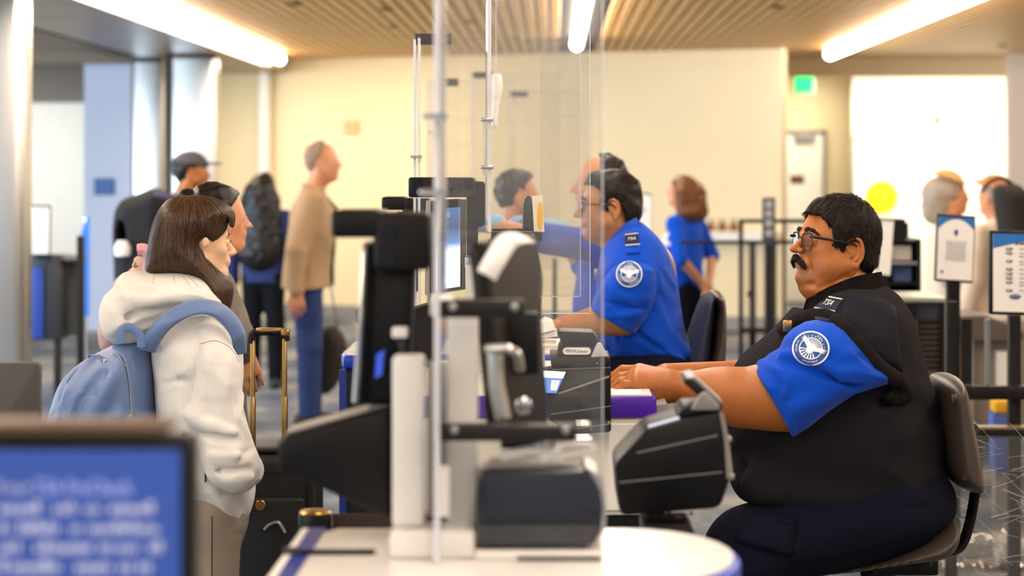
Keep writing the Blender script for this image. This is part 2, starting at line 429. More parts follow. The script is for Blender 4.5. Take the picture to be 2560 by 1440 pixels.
# ------------------------------------------------------------------ materials
M = {}
M['wall'] = mat('cream_paint', '#f0e1bc', .75, var=.04, vscale=1.5, bump=.1, bscale=90)
M['wall_cool'] = mat('pale_blue_paint', '#cfd8ee', .6, var=.03)
M['wall_white'] = mat('white_paint', '#f3f1ea', .7, var=.02)
M['wall_grey'] = mat('grey_paint', '#77736f', .8, var=.05)
M['wall_rose'] = mat('warm_white_paint', '#efe2d6', .75, var=.03)
M['slat'] = mat('pale_wood', '#d09c4c', .42, var=.22, vscale=3, stretch=(6, .5, 6), bump=.15, bscale=40)
M['slat_grey'] = mat('grey_wood', '#a89a86', .5, var=.15, vscale=3, stretch=(6, .5, 6))
M['gap'] = mat('dark_plenum', '#3a2a18', .9)
M['dark'] = mat('charcoal_metal', '#1b1819', .5, var=.1, spec=.35)
M['black'] = mat('black_plastic', '#0a0a0c', .45, spec=.3, var=.1, bump=.08, bscale=400)
M['black_matte'] = mat('matte_black', '#121214', .6, var=.1)
M['blackbrown'] = mat('warm_black_plastic', '#181313', .48, spec=.3, var=.1, bump=.08, bscale=400)
M['black_gloss'] = mat('glossy_black', '#0b0c10', .15)
M['steel'] = mat('brushed_steel', '#c9c8c4', .32, 1, var=.06, vscale=4, stretch=(8, 8, .3))
M['chrome'] = mat('chrome', '#d8d8da', .12, 1)
M['soffit'] = mat('bronze_panel', '#7d6653', .35, .35, var=.1, vscale=2)
M['lamp'] = mat('lamp_diffuser', '#ffffff', .5, emit='#fff5e8', estr=LAMP_STRENGTH)
M['white'] = mat('white_laminate', '#f1efec', .28, var=.02)
M['cream'] = mat('cream_metal', '#e9e4d8', .4, var=.02)
M['white_post'] = mat('white_powder_coat', '#e6e3de', .4, var=.02)
M['blue_edge'] = mat('blue_edge', '#1440c8', .3)
M['purple'] = mat('purple_edge', '#4a12a8', .28, var=.06)
M['blue_fascia'] = mat('blue_fascia', '#2a3f9c', .4)
M['carpet'] = None
M['paper'] = mat('white_paper', '#fbf8f4', .7)
M['exit'] = mat('exit_green', '#20d870', .4, emit='#1fe06e', estr=1.6)
M['yellow'] = mat('yellow_print', '#f2e600', .5)
M['clear'] = clear_plastic('clear_acrylic', '#fcfcfb', .02)
M['haze'] = clear_plastic('scuffed_acrylic', '#fbfaf8', .04, 1.0, .11)
M['edge'] = mat('acrylic_edge', '#dfe0ea', .15, spec=.8, var=.1)
M['tape'] = mat('dark_tape', '#3a2f33', .6)
M['grey'] = mat('grey_plastic', '#8f8b88', .5, var=.05)
M['gold'] = mat('gold_tube', '#bd9a5c', .3, 1)
M['navy'] = mat('navy_cloth', '#1c2136', .9, bump=.2, bscale=600)
def carpet():
    m = mat('carpet', '#5f656f', .95, bump=.5, bscale=300); nt = m.node_tree; b = nt.nodes['Principled BSDF']
    tc = nt.nodes.new('ShaderNodeTexCoord'); mp = nt.nodes.new('ShaderNodeMapping'); mp.inputs['Scale'].default_value = (1.1, .55, 1)
    n = nt.nodes.new('ShaderNodeTexNoise'); n.inputs['Scale'].default_value = 2.2; n.inputs['Detail'].default_value = 6
    r = nt.nodes.new('ShaderNodeValToRGB'); e = r.color_ramp.elements
    e[0].position = .36; e[0].color = (*lin('#3f4a5c'), 1); e[1].position = .62; e[1].color = (*lin('#93908a'), 1)
    x = e.new(.5); x.color = (*lin('#656c78'), 1)
    nt.links.new(tc.outputs['Object'], mp.inputs[0]); nt.links.new(mp.outputs[0], n.inputs[0]); nt.links.new(n.outputs[0], r.inputs[0]); nt.links.new(r.outputs[0], b.inputs['Base Color'])
    return m
M['carpet'] = carpet()

# ------------------------------------------------------------------ the hall
ZC = 2.83
struct(obj('floor', MB().box((-9, -3, -.1), (8, 28, 0)), M['carpet']))
ceil = struct(obj('ceiling', MB().box((-9, -3, ZC+.05), (8, 28, ZC+.15)), M['gap']))
slat_mesh = None
def slat_row(xs, y0, y1, m, zb=ZC-.01):
    first = None
    for x in xs:
        if first is None:
            first = obj('slat', MB().box((x-.038, y0, zb), (x+.038, y1, zb+.05), .006, 1), m, ceil)
            fx = x
        else:
            c = first.copy(); COL.objects.link(c); c.location.x += x-fx
slat_row([-2.89+.1*i for i in range(30)], -2.5, 27.4, M['slat'])
slat_row([.46+.1*i for i in range(66)], -2.5, 27.4, M['slat'])
slat_row([-3.95-.13*i for i in range(24)], 8, 27.0, M['slat_grey'], ZC)
obj('light_channel', MB().box((.03, -2.5, ZC-.005), (.40, 21.4, ZC+.06)), M['dark'], ceil)
hole = MB()
for (px, py, s, r) in ((985, 18, 320, .05), (1180, 50, 300, .05), (1000, 62, 285, .035), (1960, 12, 350, .05), (2470, 110, 250, .05), (735, 5, 345, .06), (1290, 90, 270, .035)):
    Y = F/s; X = (px-CX)/s; hole.lathe((X, (ZC-1.63)*F/(420-py), ZC-.022), [(r, 0), (r, .02)], 14)
obj('downlight_recess', hole, M['gap'], ceil)['kind'] = 'stuff'
sof = struct(obj('trim_1', MB().box((-3.85, -2.5, 2.70), (-2.95, 24.5, ZC+.05)), M['wall']))
for i in range(18):
    obj('soffit_panel', MB().box((-3.86, -2.4+1.5*i, 2.668), (-2.955, -.92+1.5*i, 2.70), .006, 1), M['soffit'], sof)
obj('soffit_edge', MB().box((-3.90, -2.5, 2.66), (-3.86, 24.5, 2.84)), M['dark'], sof)

def wall_line(name, a, b, z0, z1, m, t=.15, base=True):
    a = Vector((*a, 0)); b = Vector((*b, 0)); d = (b-a).normalized(); n = Vector((-d.y, d.x, 0))
    if n.y < 0: n = -n
    o = struct(obj(name, MB().prism([a+Vector((0, 0, z0)), b+Vector((0, 0, z0)), b+Vector((0, 0, z1)), a+Vector((0, 0, z1))], n*t), m))
    return o, d, n
WA, WB = Vector((-3.95, 25.05, 0)), Vector((2.27, 22.3, 0))
wall_line('wall_back', WA[:2], WB[:2], 0, ZC, M['wall'])
def on_back(px, py, off=0.):
    """point on the back wall seen at px, py"""
    d = WB-WA; k = (px-CX)/F   # X = k*Y
    t = (k*WA.y-WA.x)/(d.x-k*d.y); p = WA+d*t; s = F/p.y
    n = Vector((-d.y, d.x, 0)).normalized()
    return Vector((p.x, p.y, H-(py-CY)/s))-n*off
WD = (WB-WA).normalized(); WN = Vector((-WD.y, WD.x, 0))
struct(obj('baseboard_back', MB().prism([WA-WN*.02, WB-WN*.02, WB-WN*.02+Vector((0, 0, .14)), WA-WN*.02+Vector((0, 0, .14))], WN*.019), M['grey']))
struct(obj('wall_alcove', MB().box((2.2, 27.3, 0), (7.9, 27.45, ZC)), M['wall']))
struct(obj('wall_right', MB().box((4.72, 23.2, 0), (7.9, 23.4, ZC)), M['wall_rose']))
struct(obj('wall_lit', MB().box((3.52, 26.4, 0), (5.6, 26.55, 2.74)), M['wall_white']))
struct(obj('trim_2', MB().box((2.3, 24.2, 2.62), (7.9, 24.4, ZC)), M['wall']))
struct(obj('wall_hall_right', MB().box((7.8, -3, 0), (7.95, 27.4, ZC)), M['wall']))
struct(obj('wall_left', MB().box((-9, 7.0, 0), (-8.85, 27.4, ZC)), M['wall_white']))
w = struct(obj('wall_far_left', MB().box((-8.9, 26.7, 0), (-3.9, 26.85, 2.42)), M['wall_white']))
struct(obj('trim_3', MB().box((-8.9, 26.6, 2.42), (-3.9, 26.86, ZC)), M['wall_grey']))
struct(obj('wall_side_left', MB().box((-4.70, 22.4, 0), (-4.19, 24.9, 2.67)), M['wall_cool']))
struct(obj('trim_4', MB().cyl((-3.17, 24.5, 0), (-3.17, 24.5, 2.68), .07, n=20), M['white_post']))
for nm, x0, x1, y0, y1 in (('trim_5', -3.66, -3.065, 12.9, 13.2), ('trim_6', -3.50, -3.075, 20.4, 20.65), ('trim_7', -3.99, -3.68, 21.1, 21.3)):
    struct(obj(nm, MB().box((x0, y0, 0), (x1, y1, 2.67), .05, 4), M['steel']))
struct(obj('trim_8', MB().box((-3.64, 20.95, 0), (-3.52, 21.05, 2.67)), M['dark']))

# lamps
def lamp(label, x, z, y1, y0=-2.0):
    r0 = root('linear_ceiling_light', (x, y1, z), label, 'ceiling light', 'linear ceiling lights')
    pr = [(.054*math.sin(a), -.054*math.cos(a)) for a in [math.pi/2*i/6 for i in range(7)]]
    L = y1-y0
    prof = [(max(r, .001), zz+.054) for r, zz in pr]+[(r, L-.054-zz) for r, zz in pr[::-1]]
    d = obj('diffuser', MB().lathe((x, y1, z), [(max(r, .001), h) for r, h in prof], 16, (0, -1, 0)), M['lamp'], r0)
    h = MB()
    h.box((x-.03, y0+.2, z+.045), (x+.03, y1-.2, ZC-.012))
    obj('housing', h, M['white_post'], r0)
lamp('long glowing linear ceiling light beside the bronze soffit', -2.845, 2.76, 23.3)
lamp('glowing linear ceiling light set in the dark ceiling channel', .205, 2.75, 20.4)
lamp('long glowing linear ceiling light nearest the door alcove', 2.74, 2.76, 22.3)
for i, (px, w_) in enumerate(((2210, 60), (2275, 40))):
    c = W(px, 172, 25.2); r0 = root('ceiling_panel_light', c, ('square bright ceiling panel over the lit white wall, the one nearer the exit sign', 'narrow bright ceiling panel over the lit white wall, the one farther from the exit sign')[i], 'ceiling light', 'alcove ceiling panels')
    obj('frame', MB().box(c+Vector((-w_/460-.015, -.2, .02)), c+Vector((w_/460+.015, .2, .06))), M['white_post'], r0)
    obj('diffuser', MB().box(c+Vector((-w_/460, -.18, 0)), c+Vector((w_/460, .18, .019))), M['lamp'], r0)

# door, signs and fittings on the far walls
def wpx(px, py, Y, off=0.): return W(px, py, Y)+Vector((0, -off, 0))
def plate(mb, x0, y0, x1, y1, Y, t=.02, bev=.0):
    a = W(x0, y1, Y); b = W(x1, y0, Y); mb.box((a.x, Y-t, a.z), (b.x, Y, b.z), bev); return mb
YD = 27.28
d0 = struct(obj('door_1', plate(MB(), 1962, 335, 2055, 752, YD-.02, .045), M['wall_white']))
fr = MB()
for a in ((1955, 325, 1962, 752), (2055, 325, 2064, 752), (1955, 325, 2064, 335)): plate(fr, *a, YD, .09)
obj('door_frame', fr, M['grey'], d0)
obj('door_closer', plate(MB(), 1988, 332, 2036, 355, YD-.07, .06, .01), M['grey'], d0)
obj('closer_arm', MB().cyl(W(1995, 338, YD-.1), W(2035, 326, YD-.12), .012, n=8), M['grey'], d0)
pl = obj('door_sign', plate(MB(), 1976, 438, 2010, 458, YD-.066, .012), M['tape'], d0)
obj('sign_border', plate(MB(), 1979, 441, 2007, 447, YD-.079, .004), mat('sign_red', '#9c4a3c', .5), pl)
obj('door_handle', MB().cyl(W(1968, 560, YD-.13), W(1984, 560, YD-.13), .012, n=8).cyl(W(1968, 560, YD-.13), W(1968, 560, YD-.06), .01, n=8), M['steel'], d0)
d1 = struct(obj('door_2', plate(MB(), 2136, 345, 2284, 752, 26.39, .04), M['wall_white']))
obj('door_header', plate(MB(), 2132, 336, 2288, 345, 26.39, .06), M['wall'], d1)
r0 = root('exit_sign', W(2010, 210, 25.6), 'green glowing exit sign hanging above the white door', 'exit sign')
plate(m_ := MB(), 1983, 183, 2037, 236, 25.6, .04, .004); obj('housing', m_, M['white_post'], r0)
obj('lit_face', plate(MB(), 1988, 188, 2033, 231, 25.556, .004), M['exit'], r0)
obj('mount', MB().cyl(W(2010, 183, 25.58), Vector((W(2010, 183, 25.58).x, 25.58, ZC)), .012, n=8), M['grey'], r0)
r0 = root('round_sign', W(2205, 492, 26.3), 'round yellow sign on the lit white door behind the seated officer in a vest', 'sign')
c = W(2205, 492, 26.33); obj('disc', MB().lathe(c, [(.185, 0), (.19, .006), (.185, .012)], 40, (0, -1, 0)), M['yellow'], r0)
mk = MB()
for a in (.4, 1.5, 2.5, 3.7, 4.8, 5.8): mk.box(c+Vector((.045*math.cos(a)-.018, -.016, .04*math.sin(a)-.01)), c+Vector((.045*math.cos(a)+.018, -.0125, .04*math.sin(a)+.01)))
obj('mark', mk, mat('olive_print', '#b8a410', .6), r0)
r0 = root('fire_alarm', W(2343, 312, 26.35), 'small red and white alarm fitting on the lit white wall', 'alarm')
obj('body', plate(MB(), 2336, 288, 2350, 338, 26.39, .04, .008), mat('alarm_red', '#b4553a', .5), r0); obj('lens', plate(MB(), 2339, 312, 2347, 332, 26.348, .012, .004), M['paper'], r0)
r0 = root('light_switch', W(2443, 328, 26.35), 'small cream switch plate high on the lit white wall', 'switch')
obj('plate', plate(MB(), 2437, 316, 2450, 341, 26.39, .012, .003), M['wall'], r0); obj('rocker', plate(MB(), 2441, 323, 2446, 334, 26.376, .008, .002), M['cream'], r0)
def back_box(name, px0, py0, px1, py1, t, m, par=None):
    a = on_back(px0, py1); b = on_back(px1, py1); zt = on_back(px0, py0).z
    return obj(name, MB().prism([a, b, Vector((b.x, b.y, zt)), Vector((a.x, a.y, zt))], -WN*t, .004, 1), m, par)
r0 = root('thermostat', on_back(880, 317), 'small beige wall box high on the cream wall above the man in the tan jacket', 'wall box')
back_box('cover', 864, 301, 898, 334, .05, mat('beige_plastic', '#cdb98a', .5), r0)
o = back_box('grille', 869, 312, 893, 316, .055, M['grey'], r0)
led = struct(back_box('trim_9', 1690, 578, 1950, 603, .16, M['white_post']))
for i, px in enumerate((1783, 1812, 1841)):
    c = on_back(px, 577, .08); r0 = root('pineapple_ornament', c, 'small brown and green ornament on the white ledge, the %s from the standing woman officer' % ('first', 'second', 'third')[i], 'ornament', 'ornaments on the ledge')
    obj('fruit', MB().lathe(c, [(.018, 0), (.03, .015), (.033, .045), (.026, .075), (.012, .085)], 10), mat('ornament_brown', '#8a4a20', .6, var=.3, vscale=60), r0)
    lf = MB()
    for k in range(6): lf.cyl(c+Vector((0, 0, .08)), c+Vector((.022*math.cos(k), .022*math.sin(k), .125)), .009, .001, 5)
    obj('leaf_tuft', lf, mat('ornament_green', '#2f6b34', .6), r0)
r0 = root('wall_sign', W(262, 466, 22.38), 'small dark blue sign on the pale blue wall', 'sign')
obj('panel', plate(MB(), 237, 446, 287, 487, 22.39, .02, .003), mat('sign_blue', '#2c5a98', .5), r0)
obj('border', plate(MB(), 241, 450, 283, 483, 22.369, .003), mat('sign_blue_light', '#3767a6', .5), r0)
# ------------------------------------------------------------------ foreground podium and what stands on it
def face(pts, Y): return [W(x, y, Y) for x, y in pts]
def podium(label, plan, zt, th, m_edge, m_body, body_z, inset=.03, cab_d=None):
    """plan = [(X, Y)] outline of the counter"""
    xs = [p[0] for p in plan]; ys = [p[1] for p in plan]
    r0 = root('checkpoint_podium', ((min(xs)+max(xs))/2, (min(ys)+max(ys))/2, 0), label, 'podium')
    obj('counter_edge', MB().prism([(x, y, zt-th) for x, y in plan], (0, 0, th-.002), .010, 3), m_edge, r0)
    c = np.mean(plan, 0)
    ins = [(c[0]+(x-c[0])*(1-.011/abs(max(xs)-c[0])), c[1]+(y-c[1])*(1-.010/abs(max(ys)-c[1]))) for x, y in plan]
    obj('counter_top', MB().prism([(x, y, zt-.004) for x, y in ins], (0, 0, .005)), M['white'], r0)
    x0, x1, y0, y1 = min(xs)+inset, max(xs)-inset*1.4, min(ys)+inset, (max(ys)-inset if cab_d is None else min(ys)+cab_d)
    obj('cabinet', MB().box((x0, y0, body_z), (x1, y1, zt-th), .004, 1), m_body, r0)
    for i in range(2):
        w = (x1-x0)/2
        dr = obj('cabinet_door', MB().box((x0+.008+w*i, y0-.012, body_z+.012), (x0+w*(i+1)-.008, y0-.001, zt-th-.012), .003, 1), m_body, r0)
        obj('door_pull', MB().box((x0+w*(i+.5)-.03, y0-.022, zt-th-.05), (x0+w*(i+.5)+.03, y0-.0125, zt-th-.042)), M['steel'], dr)
    obj('plinth', MB().box((x0+.02, y0+.02, 0), (x1-.02, y1-.02, body_z)), M['black'], r0)
    return r0
arc = [(.12+.165*math.sin(a), 3.42+.25*math.cos(a)) for a in [math.pi*i/14 for i in range(15)]]
plan = [(-.405, 3.17), (-.415, 3.60), (-.385, 3.67)]+arc
pod1 = podium('white checkpoint counter with blue edge and rounded right end nearest the camera', plan, 1.04, .05, M['blue_edge'], M['cream'], .15)
obj('edge_band', MB().box((-.3985, 3.19, 1.0405), (-.3725, 3.66, 1.0425)), M['blue_fascia'], pod1, 'blue band along the counter edge')
obj('edge_strip', MB().box((-.411, 3.19, 1.0385), (-.3995, 3.655, 1.0425)), M['paper'], pod1)

# equipment carrier on the foreground counter
YP = 3.42
r0 = root('equipment_stand', W(1090, 1392, YP), 'white steel equipment stand with two square uprights on the foreground counter', 'stand')
obj('base_block', plate(MB(), 985, 1302, 1192, 1369, YP+.05, .10, .006), M['white_post'], r0)
obj('base_plate', MB().box((-.12, YP-.06, 1.0415), (.075, YP+.06, 1.055), .003, 1), M['white_post'], r0)
obj('base_slot', MB().box((-.055, YP-.0625, 1.0415), (.07, YP-.0605, 1.047)), M['black'], r0)
obj('upright', plate(MB(), 986, 884, 1064, 1304, YP+.03, .05, .006), M['white_post'], r0)
obj('upright', plate(MB(), 1122, 770, 1196, 1304, YP+.07, .045, .006), M['white_post'], r0)
obj('back_channel', plate(MB(), 1068, 900, 1120, 1290, YP+.06, .01, .002), M['steel'], r0)
for (a, b, c, d) in ((1092, 746, 1312, 790), (1096, 1056, 1440, 1095)):
    ar = obj('bracket_arm', plate(MB(), a, b, c, d, YP-.02, .045, .004), M['dark'], r0)
    for x in (a+40, c-25): obj('screw', MB().lathe(W(x, (b+d)/2, YP-.065), [(.006, 0), (.006, .003), (.003, .004)], 12, (0, -1, 0)), M['steel'], ar)
obj('clamp', MB().cyl(W(1085, 757, YP-.05), W(1132, 757, YP-.05), .012, n=12).box(W(1075, 790, YP-.06), W(1108, 735, YP-.03), .003), M['white_post'], r0)
obj('clamp', MB().cyl(W(1108, 1165, YP-.05), W(1108, 1290, YP-.05), .010, n=12), M['white_post'], r0)

o = obj('counter_strip', MB().box((-.385, 3.405, 1.0425), (-.272, 3.418, 1.049), .002), M['black']); tag(o, 'short black strip lying across the left end of the foreground counter', 'strip')
obj('strip_bracket', MB().box((-.412, 3.40, 1.0425), (-.386, 3.424, 1.051), .002), M['tape'], o)
# the foreground shield
def clamp(mb, p, w=.016):
    mb.box(p+Vector((-w, -.012, -.004)), p+Vector((w, .012, .004)), .002, 1); mb.cyl(p+Vector((w*.75, -.02, 0)), p+Vector((w*.75, .014, 0)), .0065, n=10); return mb
r0 = root('acrylic_shield', W(1095, 1390, 3.3), 'tall clear acrylic shield of the foreground counter with a thick bright edge', 'shield')
obj('side_pane', MB().box((-.177, 3.325, 1.043), (-.170, 3.52, 2.06)), M['clear'], r0)
obj('pane_edge', MB().box((-.1775, 3.316, 1.043), (-.1695, 3.3245, 2.06), .001, 1), M['edge'], r0)
obj('pane_edge', MB().box((-.1775, 3.5205, 1.12), (-.1695, 3.527, 2.06), .001, 1), M['edge'], r0)
obj('front_pane', MB().box((-.198, 3.895, 1.05), (.083, 3.901, 2.06)), M['haze'], r0)
obj('front_pane_edge', MB().box((.0835, 3.895, 1.05), (.0855, 3.901, 2.06)), M['edge'], r0)
obj('pane_bracket', MB().box((-.19, 3.60, 1.05), (-.175, 3.894, 1.07)), M['steel'], r0)
for (px, py) in ((1085, 292), (1082, 480)):
    obj('clamp', clamp(MB(), W(px, py, 3.30), .019), M['chrome'], r0)
obj('lower_rail', plate(MB(), 1440, 1056, 1520, 1092, 3.42, .012), M['clear'], r0)

# camera units: the same apparatus at three podiums
def camera_unit(label, X, Y, Z, k, tablet=True):
    """reference drawn at the foreground unit: s = 1555 px per metre, anchor pixel (985, 596)"""
    r = root('camera_unit', (X, Y, Z), label, 'camera')
    def P(px, py, dy=0.): return Vector((X+(px-985)/1555*k, Y+dy*k, Z-(py-596)/1555*k))
    def bx(a, b, c, d, y0, y1, bev): return MB().box(P(a, d, y0), P(c, b, y1), bev*k, 3)
    hd = obj('camera_head', bx(836, 524, 962, 592, -.06, .09, .008), M['black'], r)
    obj('lens_window', MB().box(P(834.5, 580, -.04), P(836, 536, .07)), M['black_gloss'], hd)
    hb = obj('head_block', bx(940, 530, 1080, 672, -.06, .07, .010), M['blackbrown'], r)
    sc = MB()
    for (px, py) in ((980, 576), (975, 640)): sc.lathe(P(px, py, -.0605), [(.013*k, .001), (.013*k, .0025*k), (.009*k, .0025*k), (.009*k, -.004*k)], 16, (0, -1, 0))
    obj('bolt_hole', sc, M['black_gloss'], hb)
    obj('column', MB().prism([P(920, 660, -.02), P(1040, 660, -.02), P(1018, 1010, -.02), P(900, 1010, -.02)], (0, .06*k, 0), .008*k, 2), M['black'], r)
    obj('tablet_edge', MB().prism([P(912, 604, -.035), P(926, 604, -.035), P(902, 1004, -.035), P(885, 1004, -.035)], (0, .16*k, 0), .003*k, 1), M['steel'], r)
    obj('tablet_back', MB().prism([P(927, 604, -.03), P(940, 604, -.03), P(916, 1004, -.03), P(903, 1004, -.03)], (0, .15*k, 0), .003*k, 1), M['black'], r)
    w = obj('reader_housing', MB().prism([P(702, 1100, -.05), P(718, 1080, -.05), P(978, 1008, -.05), P(985, 1012, -.05), P(985, 1284, -.05), P(975, 1284, -.05), P(806, 1208, -.05), P(706, 1165, -.05)], (0, .16*k, 0), .008*k, 3), M['black'], r)
    obj('reader_lip', MB().prism([P(722, 1081.5, -.03), P(970, 1013, -.03), P(970, 1008, -.03), P(720, 1076.5, -.03)], (0, .12*k, 0)), M['grey'], w)
    obj('side_display', MB().prism([P(948, 880, -.056), P(966, 868, -.056), P(960, 930, -.056), P(944, 938, -.056)], (0, .02*k, 0)), mat('small_blue_display', '#3b55c8', .3, emit='#3050c0', estr=.5), r)
    obj('cable_label', bx(986, 812, 1024, 838, -.06, -.03, .003), M['paper'], r)
    obj('cable', MB().tube([tuple(v) for v in curve_pts([P(1000, 838, -.04), P(1012, 880, -.05), P(985, 930, -.04), P(1000, 1005, -.03)], 6)], .006*k, 8), M['black'], r)
    return r
a0 = W(985, 596, 3.60); camera_unit('large black face camera and document reader on the foreground counter', a0.x, 3.60, a0.z, 1.0)
a1 = W(1173, 490, 5.9); 
u2 = root('camera_unit', W(1120, 740, 5.9), 'black face camera with an upright lit tablet beside the hooded traveller', 'camera')
YT = 5.9
obj('camera_head', plate(MB(), 1028, 443, 1190, 492, YT+.06, .12, .006), M['blackbrown'], u2)
obj('lens_window', plate(MB(), 1031, 447, 1054, 488, YT-.0605, .002), M['black_gloss'], u2)
obj('lens', MB().lathe(W(1124, 470, YT-.0605), [(.009, -.002), (.009, .004), (.006, .005)], 16, (0, -1, 0)), M['black_gloss'], u2)
hb = obj('head_block', MB().prism(face([(1166, 452), (1208, 454), (1213, 462), (1212, 562), (1204, 568), (1193, 568), (1193, 632), (1188, 640), (1166, 640)], YT-.03), (0, .08, 0), .004, 2), M['blackbrown'], u2)
sc = MB()
for py in (472, 512): sc.lathe(W(1188, py, YT-.0305), [(.008, 0), (.008, .002), (.005, .002), (.005, -.003)], 14, (0, -1, 0))
obj('bolt_hole', sc, M['black_gloss'], hb)
def quad4(tl, tr, br, bl, Yl, Yr): return [W(*tl, Yl), W(*tr, Yr), W(*br, Yr), W(*bl, Yl)]
tb = quad4((1074, 501), (1167, 496), (1167, 724), (1071, 738), 5.76, 5.98)
nx = (tb[1]-tb[0]).cross(tb[3]-tb[0]).normalized(); nx = nx if nx.y < 0 else -nx
tab = obj('tablet', MB().prism(tb, -nx*.012, .004, 2), M['grey'], u2)
def inq(u, v, off=0.):    # point inside the tablet face
    a = tb[0]+(tb[1]-tb[0])*u; b = tb[3]+(tb[2]-tb[3])*u; return a+(b-a)*v+nx*off
obj('bezel', MB().prism([inq(.03, .012, .0004), inq(.97, .012, .0004), inq(.97, .985, .0004), inq(.03, .985, .0004)], nx*.0012), M['black_gloss'], tab)
ms = bpy.data.materials.new('tablet_screen'); ms.use_nodes = True; nt = ms.node_tree; b = nt.nodes['Principled BSDF']
tc = nt.nodes.new('ShaderNodeTexCoord'); sx = nt.nodes.new('ShaderNodeSeparateXYZ'); rp = nt.nodes.new('ShaderNodeValToRGB')
nt.links.new(tc.outputs['Generated'], sx.inputs[0]); nt.links.new(sx.outputs['Z'], rp.inputs[0]); nt.links.new(rp.outputs[0], b.inputs['Emission Color'])
e = rp.color_ramp.elements; e[0].position = 0; e[0].color = (*lin('#c9cff0'), 1); e[1].position = 1; e[1].color = (*lin('#44618a'), 1)  # gradient puts lit picture and reflection together into the screen's glow
for ps, cc in ((.10, '#f4f4ff'), (.46, '#dfe6fb'), (.56, '#5d7db0'), (.75, '#3c4f6c')):
    q = e.new(ps); q.color = (*lin(cc), 1)
b.inputs['Base Color'].default_value = (.02, .02, .03, 1); b.inputs['Roughness'].default_value = .12; b.inputs['Emission Strength'].default_value = 1.5
obj('screen', MB().prism([inq(.17, .09, .0017), inq(.80, .09, .0017), inq(.80, .955, .0017), inq(.17, .955, .0017)], nx*.0006), ms, tab)
ic = MB(); ctr = inq(.47, .165, .0028); ux = (tb[1]-tb[0]).normalized(); uz = Vector((0, 0, 1))
ic.tube([ctr+ux*(.0045*math.cos(a))+uz*(.0045*math.sin(a)) for a in [2*math.pi*i/14 for i in range(14)]], .0005, 5, closed=True)
ic.tube([ctr+ux*a+uz*c for a, c in ((-.010, -.007), (.010, -.007), (.010, .006), (.004, .006), (.002, .009), (-.002, .009), (-.004, .006), (-.010, .006))], .0005, 5, closed=True)
obj('camera_icon', ic, mat('icon', '#9fb4d6', .5, emit='#9fb4d6', estr=.6), tab)
text_obj('lettering', 'mimo', M['paper'], tab, inq(.895, .54, .0022), uz, -ux, width=.020)
obj('tablet_arm', plate(MB(), 1163, 640, 1200, 668, YT+.05, .03, .003).cyl(W(1185, 640, YT), W(1185, 600, YT), .012, n=10), M['steel'], u2)
obj('reader_housing', MB().prism(face([(900, 812), (1086, 757), (1089, 760), (1089, 925), (985, 892), (900, 852)], YT), (0, .16, 0), .006, 2), M['blackbrown'], u2)
obj('column', plate(MB(), 1166, 660, 1228, 934, YT+.06, .06, .004), M['cream'], u2)
a3 = W(1040, 527, 7.25); camera_unit('farther black face camera with blue counter behind the first two units', W(1030, 527, 7.25).x, 7.25, W(1030, 527, 7.25).z, 1555*7.25/F*.49)

# monitor seen from behind with a strip of paper over its top
r0 = root('monitor', W(1300, 1090, 3.6), 'dark monitor seen from its back and edge on the foreground counter', 'monitor')
q = [W(1216, 604, 3.50), W(1346, 582, 3.78), W(1374, 1082, 3.78), W(1262, 1086, 3.50)]
nm = (q[1]-q[0]).cross(q[3]-q[0]).normalized(); nm = nm if nm.y < 0 else -nm
obj('back_shell', MB().prism(q, -nm*.03, .010, 3), M['blackbrown'], r0)
obj('screen', MB().prism([p-nm*.031 for p in (q[0]+(q[2]-q[0])*.05, q[1]+(q[3]-q[1])*.05, q[2]+(q[0]-q[2])*.05, q[3]+(q[1]-q[3])*.05)], -nm*.002), M['black_gloss'], r0)
c = (q[0]+q[1]+q[2]+q[3])/4
vb = MB()
for i in range(7): vb.box(c+nm*.0005+Vector((-.02, -.006, .06-.012*i)), c+nm*.0005+Vector((.02, .006, .064-.012*i)))
obj('mount_plate', MB().box(c+Vector((-.03, -.05, -.06)), c+Vector((.03, -.02, .04)), .004), M['black'], r0)
arm = MB().tube([tuple(p) for p in curve_pts([W(1218, 874, 3.46), W(1262, 872, 3.44), W(1292, 886, 3.44), W(1300, 925, 3.45)], 6)], .008, 10)
arm.tube([W(1236, 880, 3.46), W(1240, 960, 3.46), W(1258, 1046, 3.46)], .013, 10)
obj('support_arm', arm, M['steel'], r0)
obj('pivot', MB().lathe(W(1308, 1014, 3.50), [(.014, -.01), (.014, .006), (.009, .008)], 14, (0, -1, 0)), M['chrome'], r0)
obj('foot', MB().box(W(1258, 1100, 3.54), W(1380, 1082, 3.72), .004).cyl(W(1320, 1096, 3.6), Vector((W(1320, 1096, 3.6).x, 3.6, 1.041)), .012), M['dark'], r0)
rows = []
for (px, py, Y) in curve_pts([(1318, 594, 3.60), (1290, 594, 3.49), (1266, 606, 3.47), (1244, 640, 3.455), (1226, 670, 3.45), (1216, 690, 3.45)], 5):
    p = W(px, py, Y); rows.append([p+Vector((-.0145, 0, .008)), p+Vector((0, -.002, .001)), p+Vector((.0145, 0, -.008))])
o = obj('paper_strip', MB().sheet(rows, .0012), M['paper'], sharp=0); tag(o, 'bright white paper strip curling over the top of the dark monitor', 'paper')

